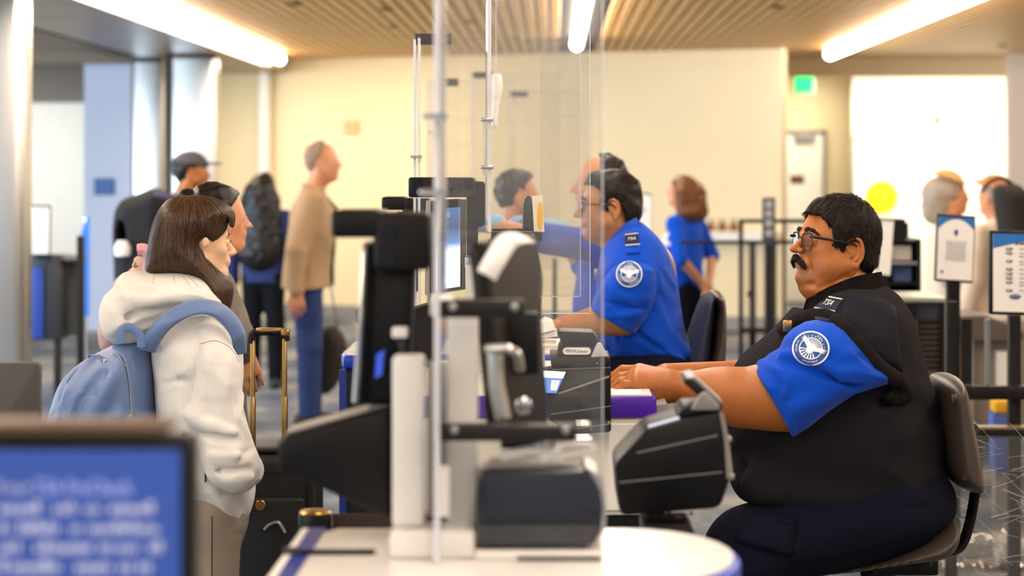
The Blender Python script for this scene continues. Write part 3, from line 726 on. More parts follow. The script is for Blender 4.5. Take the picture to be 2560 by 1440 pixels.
# dark desktop scanner, clips and cable on the stand
r0 = root('desktop_scanner', W(1350, 1392, 3.42), 'glossy dark desktop scanner with curved right end on the foreground counter', 'scanner')
sp = [(1192, 1190), (1208, 1174), (1462, 1170), (1490, 1190), (1506, 1225), (1513, 1270), (1509, 1320), (1494, 1352), (1474, 1366), (1192, 1366)]
obj('body', MB().prism(face(sp, 3.37), (0, .12, 0), .006, 3), mat('slate_plastic', '#1d212a', .25, coat=.4), r0)
obj('end_trim', MB().prism(face([(1464, 1166), (1494, 1186), (1510, 1222), (1517, 1270), (1513, 1322), (1498, 1355), (1480, 1369), (1486, 1360), (1502, 1330), (1508, 1272), (1501, 1226), (1485, 1196)], 3.368), (0, .124, 0)), M['steel'], r0)
obj('lid', MB().prism(face([(1215, 1173), (1455, 1168), (1452, 1160), (1222, 1164)], 3.38), (0, .10, 0), .002, 1), M['grey'], r0)
obj('lower_band', plate(MB(), 1193, 1306, 1500, 1309, 3.3695, .002), M['black_gloss'], r0)
for k_, (x0, y0, x1, y1) in enumerate(((1256, 1142, 1372, 1122), (1340, 1120, 1396, 1146))):
    o = obj('cable_clip', MB().tube([W(x0, y0, 3.40), W((x0+x1)/2, (y0+y1)/2-4, 3.39), W(x1, y1, 3.40)], [.009, .007, .010], 10).box(W(x1-14, y1+6, 3.405), W(x1+6, y1-22, 3.39), .002), M['white_post'])
    tag(o, ('long white cable clip above the dark desktop scanner', 'short white cable clip crossing the longer one above the dark scanner')[k_], 'clip')
o = obj('cable', MB().tube([W(*p, 3.44) for p in curve_pts([(1352, 1150), (1410, 1146), (1465, 1132), (1482, 1122), (1470, 1112), (1430, 1112), (1392, 1122)], 6)], .0045, 8), M['white_post']); tag(o, 'loop of white cable above the dark desktop scanner', 'cable')

# scanner mounted behind the foreground counter, and the labelled scanner of the purple counter
def strip(mb, a, b, w, Y, t=.0012):
    A = W(*a, Y); B = W(*b, Y); d = (B-A).normalized(); n = Vector((-d.z, 0, d.x))*w
    mb.prism([A-n, B-n, B+n, A+n], (0, -t, 0)); return mb
Y2 = 4.05
r0 = root('document_scanner', W(1680, 1290, Y2), 'black angular document scanner in front of the vested officer, out of focus', 'scanner', 'document scanners')
obj('body', MB().prism(face([(1536, 1166), (1542, 1152), (1610, 1080), (1622, 1072), (1700, 1050), (1798, 1028), (1806, 1034), (1812, 1100), (1826, 1196), (1804, 1262), (1790, 1272), (1564, 1290), (1552, 1284), (1545, 1264)], Y2), (0, .20, 0), .006, 2), M['black'], r0)
st = MB(); strip(st, (1592, 1132), (1794, 1088), .0012, Y2); strip(st, (1548, 1206), (1806, 1180), .001, Y2); obj('seam', st, M['grey'], r0)
obj('display', MB().prism([W(1622, 1070, Y2+.02), W(1700, 1048, Y2+.02), W(1700, 1048, Y2+.12), W(1622, 1070, Y2+.12)], (-.002, 0, .005)), mat('display_white', '#e8eeff', .3, emit='#c8d8f8', estr=.5), r0)
obj('top_block', MB().prism(face([(1694, 1034), (1712, 1018), (1800, 1014), (1802, 1030), (1700, 1050)], Y2+.015), (0, .16, 0), .004, 2), M['black'], r0)
obj('paper_guide', MB().prism(face([(1728, 1026), (1752, 984), (1766, 980), (1800, 1016), (1797, 1026)], Y2-.008), (0, .018, 0), .003, 2), M['grey'], r0)
ld = obj('lid', MB().prism(face([(1708, 957), (1714, 948), (1736, 944), (1806, 1008), (1804, 1030), (1790, 1028)], Y2+.03), (0, .14, 0), .003, 2), M['black'], r0)
obj('lid_edge', MB().prism(face([(1718, 946), (1737, 942), (1808, 1008), (1801, 1010), (1734, 949)], Y2+.026), (0, .148, 0)), M['grey'], ld)
hg = MB().cyl(W(1812, 1085, Y2+.03), W(1824, 1190, Y2+.03), .006, n=8); hg.box(W(1806, 1105, Y2+.02), W(1826, 1088, Y2+.05), .002); hg.box(W(1814, 1200, Y2+.02), W(1832, 1180, Y2+.05), .002)
obj('hinge', hg, M['steel'], r0)
obj('side_rib', strip(strip(MB(), (1804, 1032), (1816, 1100), .004, Y2-.0015), (1816, 1100), (1822, 1196), .004, Y2-.0015), M['grey'], r0)
kn = MB()
for px in (1668, 1724): kn.box(W(px, 1288, Y2-.003), W(px+8, 1280, Y2+.003))
obj('foot', kn, M['black_gloss'], r0)
obj('mount_arm', MB().box((.16, 3.68, .93), (.25, 4.2, .985), .004).box((.17, 4.10, .96), (.24, 4.16, .99)), M['dark'], r0)
obj('latch', plate(MB(), 1686, 1290, 1706, 1312, Y2+.06, .004), M['steel'], r0)

Y3 = 5.24
r0 = root('document_scanner', W(1460, 1085, Y3), 'black document scanner with a rounded name plate and small lit display on the purple counter', 'scanner', 'document scanners')
bd = obj('body', MB().prism(face([(1357, 926), (1380, 922), (1524, 917), (1527, 921), (1528, 1076), (1522, 1081), (1430, 1086), (1372, 1050)], Y3), (0, .09, 0), .003, 2), M['black'], r0)
st = MB()
for a, b_, w_ in (((1396, 984), (1523, 941), .0022), ((1376, 1036), (1527, 1015), .0008), ((1388, 1080), (1527, 1059), .0008), ((1380, 924), (1526, 918), .0006)): strip(st, a, b_, w_, Y3)
obj('seam', st, M['grey'], bd)
obj('top_block', MB().prism(face([(1374, 890), (1526, 893), (1526, 916), (1379, 921)], Y3+.005), (0, .19, 0), .003, 2), M['blackbrown'], r0)
nb = obj('name_block', MB().prism(face([(1397, 862), (1486, 867), (1484, 891), (1392, 890)], Y3+.01), (0, .10, 0), .002, 1), M['blackbrown'], r0)
a, b_ = W(1442, 877.5, Y3+.0085), .0325
pl = [(a+Vector((dx, 0, dz))) for dx, dz in [(sx*(.0245)+.0082*math.cos(t), .0082*math.sin(t)) for sx, t in [(1, -math.pi/2+math.pi*i/8) for i in range(9)]+[(-1, math.pi/2+math.pi*i/8) for i in range(9)]]]
npl = obj('name_plate', MB().prism(pl, (0, -.0012, 0)), M['paper'], nb)
text_obj('lettering', 'PENTA Scanner', M['black'], npl, a+Vector((0, -.0018, 0)), (1, 0, -.02), (0, 0, 1), width=.052, height=.0075, shear=.18)
obj('lid', MB().prism(face([(1392, 831), (1398, 828), (1482, 831), (1487, 835), (1496, 852), (1487, 869), (1408, 863)], Y3+.012), (0, .12, 0), .002, 2), M['black'], r0)
obj('paper_guide', MB().prism(face([(1477, 894), (1493, 858), (1501, 856), (1521, 891)], Y3+.002), (0, .016, 0), .003, 2), M['grey'], r0).data.materials[0] = mat('light_grey_plastic', '#c9c7c8', .4)
dq = [W(1358, 927, Y3-.012), W(1414, 930, Y3-.004), W(1391, 983, Y3-.02), W(1364, 982, Y3-.028)]
dn = (dq[1]-dq[0]).cross(dq[3]-dq[0]).normalized(); dn = dn if dn.y < 0 else -dn
c0 = Vector((0, 0, H)); r_d = dq[2]-c0; dq[2] = c0+r_d*((dq[0]-c0).dot(dn)/r_d.dot(dn))
ds = obj('display', MB().prism([dq[0]+(dq[0]-dq[2])*.06, dq[1]+(dq[1]-dq[3])*.06, dq[2]+(dq[2]-dq[0])*.06, dq[3]+(dq[3]-dq[1])*.06], -dn*.02, .002, 1), M['black'], r0)
def dpt(u, v, o=.0006): x = dq[0]+(dq[1]-dq[0])*u; y = dq[3]+(dq[2]-dq[3])*u; return x+(y-x)*v+dn*o
def dquad(u0, v0, u1, v1, o): return MB().prism([dpt(u0, v0, o), dpt(u1, v0, o), dpt(u1, v1, o), dpt(u0, v1, o)], dn*.0003)
obj('display_header', dquad(0, 0, 1, .30, .0004), mat('screen_white', '#ffffff', .3, emit='#ffffff', estr=.8), ds)
obj('display_panel', dquad(0, .30, 1, 1, .0004), mat('screen_blue', '#4f7fd0', .3, emit='#4f80d8', estr=.55), ds)
obj('display_card', dquad(.42, .42, .88, .86, .0009), mat('screen_card', '#ffffff', .3, emit='#ffffff', estr=.7), ds)
ln = MB(); lr = MB()
for i in range(6):
    (ln if i in (0, 1) else lr).prism([dpt(.5, .46+.06*i, .0014), dpt(.82-.05*(i == 5), .46+.06*i, .0014), dpt(.82-.05*(i == 5), .485+.06*i, .0014), dpt(.5, .485+.06*i, .0014)], dn*.0002)
obj('display_line', ln, mat('ink_red', '#a03030', .5), ds); obj('display_line', lr, mat('ink_pink', '#d07070', .5), ds)
text_obj('display_lettering', 'ENHANCED', M['grey'], ds, dpt(.74, .19, .0012), dq[1]-dq[0], dq[0]-dq[3], width=.020, shear=.2)
obj('indicator', MB().lathe(W(1493, 908, Y3+.004), [(.0022, 0), (.0022, .001)], 10, (0, -1, 0)), mat('amber', '#d08040', .4), r0)
obj('foot_screw', MB().lathe(W(1478, 1073, Y3-.001), [(.002, 0), (.002, .001)], 10, (0, -1, 0)).lathe(W(1523, 1055, Y3-.001), [(.0026, 0), (.0026, .001)], 10, (0, -1, 0)), M['grey'], r0)
obj('mount', plate(MB(), 1440, 1000, 1510, 1035, 5.339, .008), M['dark'], r0)

# purple counter
s5 = F/5.35
plan = [(-.395, 5.34), (.244, 5.34), (.244, 5.50), (.06, 5.52), (.05, 6.30), (-.395, 6.30), (-.415, 6.22), (-.420, 5.8), (-.415, 5.42)]
pod2 = podium('cream checkpoint counter with purple bullnose edge under the vested officer\'s hands', plan, 1.088, .055, M['purple'], M['cream'], .80, inset=.012, cab_d=.14)
o = obj('paper_sheet', MB().box(W(1540, 986, 5.39)+Vector((0, 0, -W(1540, 986, 5.39).z+1.0892)), Vector((W(1606, 986, 5.39).x, 5.47, 1.0898))), M['paper']); tag(o, 'white paper under the hands on the purple counter', 'paper')
r0 = root('keyboard_tray', (.27, 5.5, 1.0), 'grey keyboard tray sticking out from the purple counter under the wrist', 'tray')
obj('tray', MB().prism(face([(1641, 1014), (1668, 1008), (1672, 1036), (1641, 1048)], 5.37), (0, .40, 0), .002, 1), M['grey'], r0)
obj('underside', MB().prism(face([(1641, 1050), (1740, 1042), (1740, 1054), (1641, 1064)], 5.38), (0, .38, 0), .002, 1), M['dark'], r0)
# white printer and things between the posts
r0 = root('receipt_printer', W(1128, 985, 5.6), 'small white printer with two dark slots on the purple counter', 'printer')
zt = 1.0895; a = W(1066, 926, 5.62)
obj('case', MB().box((a.x, 5.6, zt), (W(1192, 985, 5.62).x, 5.78, a.z), .006), M['white_post'], r0)
sl = MB()
for px in (1074, 1110): sl.box(Vector((W(px, 0, 5.6).x, 5.598, zt+.012)), Vector((W(px+22, 0, 5.6).x, 5.602, zt+.03)))
obj('slot', sl, M['black_gloss'], r0)
r0 = root('computer_case', W(1190, 890, 6.2), 'upright cream computer case behind the tablet', 'computer')
obj('case', plate(MB(), 1156, 797, 1218, 922, 6.22, .10, .003), M['cream'], r0)
obj('case_seam', plate(MB(), 1160, 800, 1162, 918, 6.119, .002), M['grey'], r0)
sw = MB()
for py in (812, 846, 872): sw.lathe(W(1209, py, 6.1195), [(.003, 0), (.003, .001)], 10, (0, -1, 0))
obj('screw', sw, M['grey'], r0)

# shield of the purple counter
Y4 = 5.74
r0 = root('acrylic_shield', W(1218, 580, Y4), 'clear acrylic shield with small steel clips beside the lit tablet', 'shield')
x0, x1 = W(1226, 0, Y4).x, W(1474, 0, Y4).x
zb = W(0, 782, Y4).z
obj('side_pane', MB().box((W(1216, 0, Y4).x, Y4-.10, 1.47), (W(1219, 0, Y4).x, Y4+.06, 2.06)), M['clear'], r0)
obj('pane_edge', plate(MB(), 1219, -30, 1228, 580, Y4-.10, .006), M['edge'], r0)
obj('pane_edge', plate(MB(), 1208, 292, 1211, 440, Y4-.09, .005), M['edge'], r0)
obj('front_pane', MB().box((x0, Y4, zb), (x1, Y4+.006, 2.06)), M['haze'], r0)
obj('front_pane_edge', MB().box((x1+.0003, Y4, zb), (x1+.0021, Y4+.006, 2.06)), M['edge'], r0)
obj('lower_edge', MB().box((W(1352, 0, Y4).x, Y4-.001, zb-.0022), (x1, Y4+.007, zb-.0002)), M['edge'], r0)
for py in (299, 418): obj('clip', plate(MB(), 1202, py-5, 1234, py+5, Y4-.085, .03, .002), M['steel'], r0)
bk = obj('bracket_bar', plate(MB(), 1229, 579, 1355, 602, Y4-.06, .04, .002), M['dark'], r0)
obj('bracket_screw', MB().lathe(W(1333, 588, Y4-.1005), [(.003, 0), (.003, .001)], 10, (0, -1, 0)), M['steel'], bk)
obj('upper_bar', plate(MB(), 1232, 571, 1308, 577, Y4-.03, .04, .001), M['dark'], r0)
r0 = root('second_acrylic_pane', W(1440, 760, 6.34), 'second clear acrylic pane just behind the clipped shield', 'shield')
x0, x1 = W(1350, 0, 6.34).x, W(1450, 0, 6.34).x
obj('pane', MB().box((x0, 6.34, W(0, 740, 6.34).z), (x1, 6.346, 2.06)), M['haze'], r0)
obj('pane_edge', MB().box((x1+.0003, 6.34, W(0, 740, 6.34).z), (x1+.002, 6.346, 2.06)), M['edge'], r0)
obj('lower_edge', MB().box((x0, 6.339, W(0, 740, 6.34).z-.0022), (x1, 6.347, W(0, 740, 6.34).z-.0002)), M['edge'], r0)
obj('support_post', MB().box((x0-.02, 6.345, .0), (x0+.0, 6.365, 1.30)), M['dark'], r0)
r0 = root('small_monitor', W(1322, 577, Y4), 'small dark monitor seen edge-on on the shield bracket', 'monitor')
obj('shell', MB().prism(face([(1307, 578), (1308, 512), (1312, 497), (1318, 490), (1328, 490), (1332, 520), (1335, 578)], Y4-.05), (0, .12, 0), .003, 2), mat('slate_shell', '#232b35', .4), r0)
obj('rim', MB().tube([W(*p, Y4-.051) for p in ((1306.5, 577), (1307.5, 512), (1312, 496), (1318, 489.5))], .0012, 6), M['grey'], r0)
pq = face([(1330, 490), (1356, 487), (1361, 580), (1335, 580)], Y4-.055)
o = obj('paper_notice', MB().prism(pq, (0, .002, 0)), mat('cream_card', '#f3e6cc', .7)); tag(o, 'cream notice with a yellow oval taped to the small monitor', 'notice')
ov = [W(1350+7*math.cos(t), 540+35*math.sin(t), Y4-.0565) for t in [2*math.pi*i/24 for i in range(24)]]
obj('yellow_oval', MB().prism(ov, (0, .001, 0)), mat('amber_print', '#f2b90c', .6), o)
# papers beside the name-plated scanner
for i, (pts, col) in enumerate(((((1342, 812), (1362, 800), (1380, 806), (1388, 826), (1340, 836)), 'paper'), (((1352, 838), (1392, 828), (1394, 842), (1350, 846)), 'white'))):
    o = obj('paper_stack', MB().prism(face(pts, 5.62+.03*i), (0, .14, 0), .002, 1), M[col]); tag(o, ('crumpled white papers behind the name-plated scanner', 'flat white slips under the crumpled papers')[i], 'papers')
o = obj('counter_shelf', MB().box(W(1340, 866, 5.60), W(1400, 846, 5.80), .002), M['cream']); tag(o, 'cream shelf under the white papers behind the name-plated scanner', 'shelf')
obj('shelf_post', MB().box(W(1350, 866, 5.66), Vector((W(1362, 866, 5.7).x, 5.70, 1.089))), M['cream'], o)

# blue counter of the third podium
plan = [(-.66, 7.02), (-.10, 7.02), (.03, 7.06), (.03, 7.6), (-.66, 7.6), (-.675, 7.5), (-.675, 7.1)]
pod3 = podium('dark checkpoint counter with bright blue edge behind the first two counters', plan, 1.045, .046, M['blue_edge'], mat('dusk_panel', '#23262e', .5), .3, inset=.014)
obj('corner_post', MB().box((-.672, 7.005, .30), (-.650, 7.03, .998)), M['blue_fascia'], pod3)
r0 = root('card_reader', (-.60, 7.2, 1.046), 'small pale card reader at the end of the blue counter', 'card reader')
obj('body', MB().prism([(-.655, 7.1, 1.046), (-.56, 7.1, 1.046), (-.575, 7.1, 1.075), (-.635, 7.1, 1.07)], (0, .1, 0), .003), M['cream'], r0); obj('slot', MB().box((-.62, 7.098, 1.055), (-.59, 7.101, 1.059)), M['black'], r0)
# farther shields
def far_shield(label, x0, x1, Y, ztop, tape, posts, clips, z0=0.):
    r = root('acrylic_shield', ((x0+x1)/2, Y, 1.05), label, 'shield')
    obj('front_pane', MB().box((x0, Y, 1.10), (x1, Y+.006, ztop)), M['clear'], r)
    for px in posts: 
        x = W(px, 0, Y-.01).x; obj('pane_edge', MB().box((x-.0035, Y-.02, 1.07), (x+.0035, Y-.0005, ztop-.004*abs(px % 3))), M['edge'], r)
    for a in tape: obj('tape', plate(MB(), *a, Y-.001, .004), M['tape'], r)
    for q in (.04, .94): obj('support_post', MB().box((x0+(x1-x0)*q-.012, Y+.008, z0), (x0+(x1-x0)*q+.012, Y+.03, 1.16)), M['dark'], r)
    for px, py in clips: obj('clip', clamp(MB(), W(px, py, Y-.03), .018), M['steel'], r)
    return r
far_shield('third clear shield with black tape on its top corner', W(1036, 0, 7.1).x, W(1225, 0, 7.1).x, 7.1, 2.045, [(1038, 84, 1128, 112)], (1037, 1048), ((1040, 392),), 1.046)
far_shield('fourth clear shield with dark green tape at its top', W(1066, 0, 10.6).x, W(1290, 0, 10.6).x, 10.6, 2.05, [(1102, 196, 1146, 216)], (1072, 1082), ((1076, 330),))
far_shield('fifth clear shield with dark tape behind the clipped shield', W(1178, 0, 11.6).x, W(1400, 0, 11.6).x, 11.6, 2.13, [(1178, 180, 1232, 196)], (1182,), ())
far_shield('farthest clear shield with a small dark tape mark', W(1270, 0, 12.8).x, W(1480, 0, 12.8).x, 12.8, 2.08, [(1272, 228, 1320, 243)], (1276,), ())
rows = []
for (px, py, w_) in curve_pts([(1240, 186, 9), (1243, 215, 11), (1240, 250, 7), (1236, 285, 6), (1234, 318, 5)], 4):
    rows.append([W(px-w_, py, 8.6), W(px, py, 8.58), W(px+w_, py, 8.6)])
r0 = obj('white_glove', MB().sheet(rows, .006), M['paper'], sharp=0); tag(r0, 'limp white glove-like strip hanging on a far shield', 'strip')
obj('cord', MB().cyl(W(1240, 186, 8.6), Vector((W(1240, 0, 8.6).x, 8.6, ZC-.012)), .0015, n=6), M['edge'], r0)

# queue stanchion behind the foreground counter
r0 = root('belt_stanchion', W(788, 1320, 4.3)*1, 'retractable belt stanchion with a brass-rimmed head behind the foreground counter', 'stanchion')
c = W(788, 1300, 4.3); 
obj('head', MB().lathe(Vector((c.x, c.y, c.z-.03)), [(.030, 0), (.032, .01), (.032, .038), (.03, .044)], 24), M['black'], r0)
obj('head_cap', MB().lathe(Vector((c.x, c.y, c.z+.0145)), [(.031, 0), (.028, .004), (.01, .006)], 24), M['gold'], r0)
obj('post', MB().cyl((c.x, c.y, .02), (c.x, c.y, c.z-.031), .026, n=20), M['black'], r0)
obj('base', MB().lathe((c.x, c.y, 0), [(.17, 0), (.17, .01), (.12, .025), (.03, .03)], 32), M['black'], r0)
obj('belt', MB().box((c.x+.033, c.y-.002, c.z-.022), (c.x+.30, c.y+.002, c.z+.012)), mat('brown_belt', '#3a2624', .8), r0)

# ------------------------------------------------------------------ left foreground screen and panel
YM = 2.2
r0 = root('display_screen', W(150, 1450, YM), 'large blurred black monitor showing white text on blue at the lower left corner', 'monitor')
a = W(484, 1092, YM); x0, x1, zt = a.x-.46, a.x, a.z; zb = zt-.30
obj('housing', MB().box((x0, YM, zb), (x1, YM+.045, zt), .006, 3), M['black'], r0)
mblue = mat('display_blue', '#34509a', .25, emit='#3650a4', estr=.33)
obj('screen', MB().box((x0+.014, YM-.0015, zb+.014), (x1-.013, YM-.0003, zt-.013)), mblue, r0)
obj('hood', MB().box((x0, YM+.0, zt+.0005), (x1-.03, YM+.09, zt+.010), .003), mat('brown_top', '#5b4638', .4), r0)
rr = random.Random(5)
mtx = mat('display_text', '#b8bdd4', .4, emit='#a0a8cc', estr=.36)
def textline(y, segs, hgt):
    mb = MB()
    for (p0, p1) in segs:
        x = p0
        while x < p1:
            w_ = rr.uniform(9, 17); h_ = hgt*rr.choice((.62, .62, .7, 1.)); b0 = W(x, y+hgt*.5, YM-.002); b1 = W(min(x+w_, p1), y+hgt*.5-h_, YM-.002)
            mb.box((b0.x, YM-.0022, b0.z), (b1.x, YM-.0016, b1.z)); x += w_+rr.uniform(3.5, 6)
    o = obj('text_line', mb, mtx, r0, sharp=0); o['kind'] = 'stuff'
text_obj('lettering', 'Your', mtx, r0, W(33, 1218, YM-.0022), (1, 0, 0), (0, 0, 1), height=.0125)
for dx_ in (-.7, 0, .7, 1.4): text_obj('lettering', 'TSA PreCheck', mtx, r0, W(207+dx_, 1218, YM-.0022), (1, 0, 0), (0, 0, 1), height=.0150, width=.097)
textline(1270, ((0, 104), (134, 190), (214, 250), (274, 386)), 30)
textline(1320, ((0, 24), (48, 150), (178, 200), (222, 394)), 30)
textline(1368, ((0, 50), (88, 228), (250, 278), (292, 344), (372, 408)), 30)
textline(1416, ((0, 20), (30, 150), (190, 276), (300, 330), (346, 376)), 34)
obj('stand', MB().box((x0+.18, YM+.02, 0), (x0+.28, YM+.07, zb)), M['black'], r0)
obj('stand_foot', MB().lathe((x0+.23, YM+.05, 0), [(.18, 0), (.18, .012), (.05, .02)], 28), M['black'], r0)
YB = 4.6
r0 = root('divider_panel', W(20, 1060, YB), 'dark grey panel with a rounded corner standing behind the blurred blue screen', 'panel')
pp = face([(-140, 907), (84, 907), (92, 909), (97, 914), (98, 922), (98, 1300), (-140, 1300)], YB)
obj('panel', MB().prism(pp, (0, .03, 0), .004, 2), mat('panel_grey', '#4c4846', .6, var=.08), r0)
obj('post', MB().cyl((W(-20, 0, YB).x, YB+.015, 0), (W(-20, 0, YB).x, YB+.015, W(0, 1290, YB).z), .02), M['black'], r0)

# suitcase with gold telescopic handle
YS = 6.58
r0 = root('suitcase', W(690, 1500, YS), 'black upright suitcase with gold telescopic handle beside the hooded traveller', 'suitcase')
def S_(px, py, dy=0.): return W(px, py, YS)+Vector((0, dy, 0))
zt = W(0, 1124, YS).z; xl, xr = W(592, 0, YS).x, W(800, 0, YS).x
obj('shell', MB().box((xl, YS-.12, .06), (xr, YS+.12, zt), .03, 4), mat('black_nylon', '#0b0b0d', .55, bump=.2, bscale=500), r0)
obj('front_pocket', MB().box((xl+.025, YS-.15, .12), (xr-.03, YS-.121, zt-.12), .012, 3), mat('black_nylon_2', '#101013', .6, bump=.2, bscale=500), r0)
obj('top_panel', MB().box((xl+.02, YS-.10, zt+.0005), (xr-.02, YS+.10, zt+.012), .005), M['black'], r0)
zp = MB().tube([(xl+.02, YS-.126, .1), (xl+.02, YS-.126, zt-.05), (xr-.02, YS-.126, zt-.05), (xr-.02, YS-.126, .1)], .004, 6)
obj('zip', zp, M['dark'], r0)
obj('badge', MB().lathe(S_(668, 1244, -.154), [(.016, 0), (.014, .003)], 20, (0, -1, 0)), M['gold'], r0)
for px, py0, py1 in ((633, 850, 1122), (713, 846, 1122)):
    t = MB().box(S_(px-5.5, py1, -.02), S_(px+5.5, py0, .0), .003); t.box(S_(px-7, py1, -.022), S_(px+7, 990, .002), .003)
    obj('handle_pole', t, M['gold'], r0)
obj('handle_grip', MB().tube([S_(*p, -.01) for p in curve_pts([(631, 858), (632, 838), (642, 830), (700, 830), (714, 836), (717, 852)], 5)], .011, 10), M['black'], r0)
obj('grip_cap', MB().box(S_(642, 828, -.022), S_(704, 819, .002), .003).box(S_(704, 838, -.022), S_(726, 821, .002), .004), M['gold'], r0)
for dx in (.03, xr-xl-.03):
    for dy in (-.08, .08):
        wl = obj('wheel', MB().cyl((xl+dx-.012, YS+dy, .03), (xl+dx+.012, YS+dy, .03), .03, n=18), M['black'], r0)
        obj('wheel_fork', MB().box((xl+dx-.016, YS+dy-.012, .03), (xl+dx-.0125, YS+dy+.012, .075)).box((xl+dx+.0125, YS+dy-.012, .03), (xl+dx+.016, YS+dy+.012, .075)), M['dark'], wl)
obj('side_handle', MB().tube([S_(*p, -.16) for p in curve_pts([(678, 1302), (692, 1290), (712, 1284), (722, 1296), (730, 1310)], 5)], .005, 8), M['steel'], r0)
# ------------------------------------------------------------------ people: shared pieces
def skin(name, c, rough=.42, shade='#3a2a20'):
    return mat(name, c, rough, var=.13, vscale=55, bump=.32, bscale=420, sss=.10, attr=shade)
M['skin_tan'] = skin('skin_tan', '#b0672c'); M['skin_olive'] = skin('skin_olive', '#bd8050'); M['skin_fair'] = skin('skin_fair', '#e6b894'); M['skin_rose'] = skin('skin_rose', '#cf8f68')
def hairmat(name, c, c2, rough=.42):
    return mat(name, c, rough, spec=.3, var=.25, vscale=40, stretch=(3, 3, .6), bump=.3, bscale=160, attr=c2)
M['hair_black'] = hairmat('hair_black', '#140d09', '#281b13', .65); M['hair_brown'] = hairmat('hair_brown', '#382619', '#634834')
M['hair_dark'] = hairmat('hair_dark', '#1a1412', '#2a201c'); M['hair_grey'] = hairmat('hair_grey', '#a59a8c', '#c9c0b4'); M['hair_auburn'] = hairmat('hair_auburn', '#6a3f20', '#8a5a30')
M['uniform'] = mat('uniform_blue', '#084bc6', .85, spec=.12, var=.06, vscale=5, bump=.25, bscale=900, sheen=.1, wrinkle=.8, wscale=6)
M['vest'] = mat('vest_knit', '#242226', .95, spec=.1, var=.12, vscale=6, bump=.4, bscale=700, stretch=(1, 1, .15), wrinkle=.6, wscale=5)
M['panel_cloth'] = mat('navy_panel_cloth', '#191a25', .8, spec=.15, var=.08, bump=.2, bscale=900, wrinkle=.6, wscale=7); M['ribknit'] = mat('rib_knit', '#262120', .95, spec=.1, bump=.3, bscale=900)
M['trouser_navy'] = mat('trouser_navy', '#111223', .9, spec=.15, var=.1, wrinkle=.5, bump=.2, bscale=800)
M['jeans'] = mat('denim', '#1f3568', .9, var=.2, wrinkle=.5, vscale=9, bump=.2, bscale=700)
M['cloth_black'] = mat('black_cloth', '#0f0f12', .9, spec=.15, var=.1, bump=.2, bscale=700)
M['eye'] = mat('eye_white', '#e9e4dc', .2); M['iris'] = mat('iris_brown', '#2a1810', .15); M['lens'] = clear_plastic('spectacle_lens', '#f4f2f0', .02, 1.0)
M['lip'] = mat('lip', '#a8604c', .45); M['frame'] = mat('spectacle_frame', '#141112', .25); M['shoe'] = mat('shoe_leather', '#1a1718', .5)
M['badge_white'] = mat('badge_white', '#eef0f6', .6); M['badge_blue'] = mat('badge_blue', '#244f96', .7)

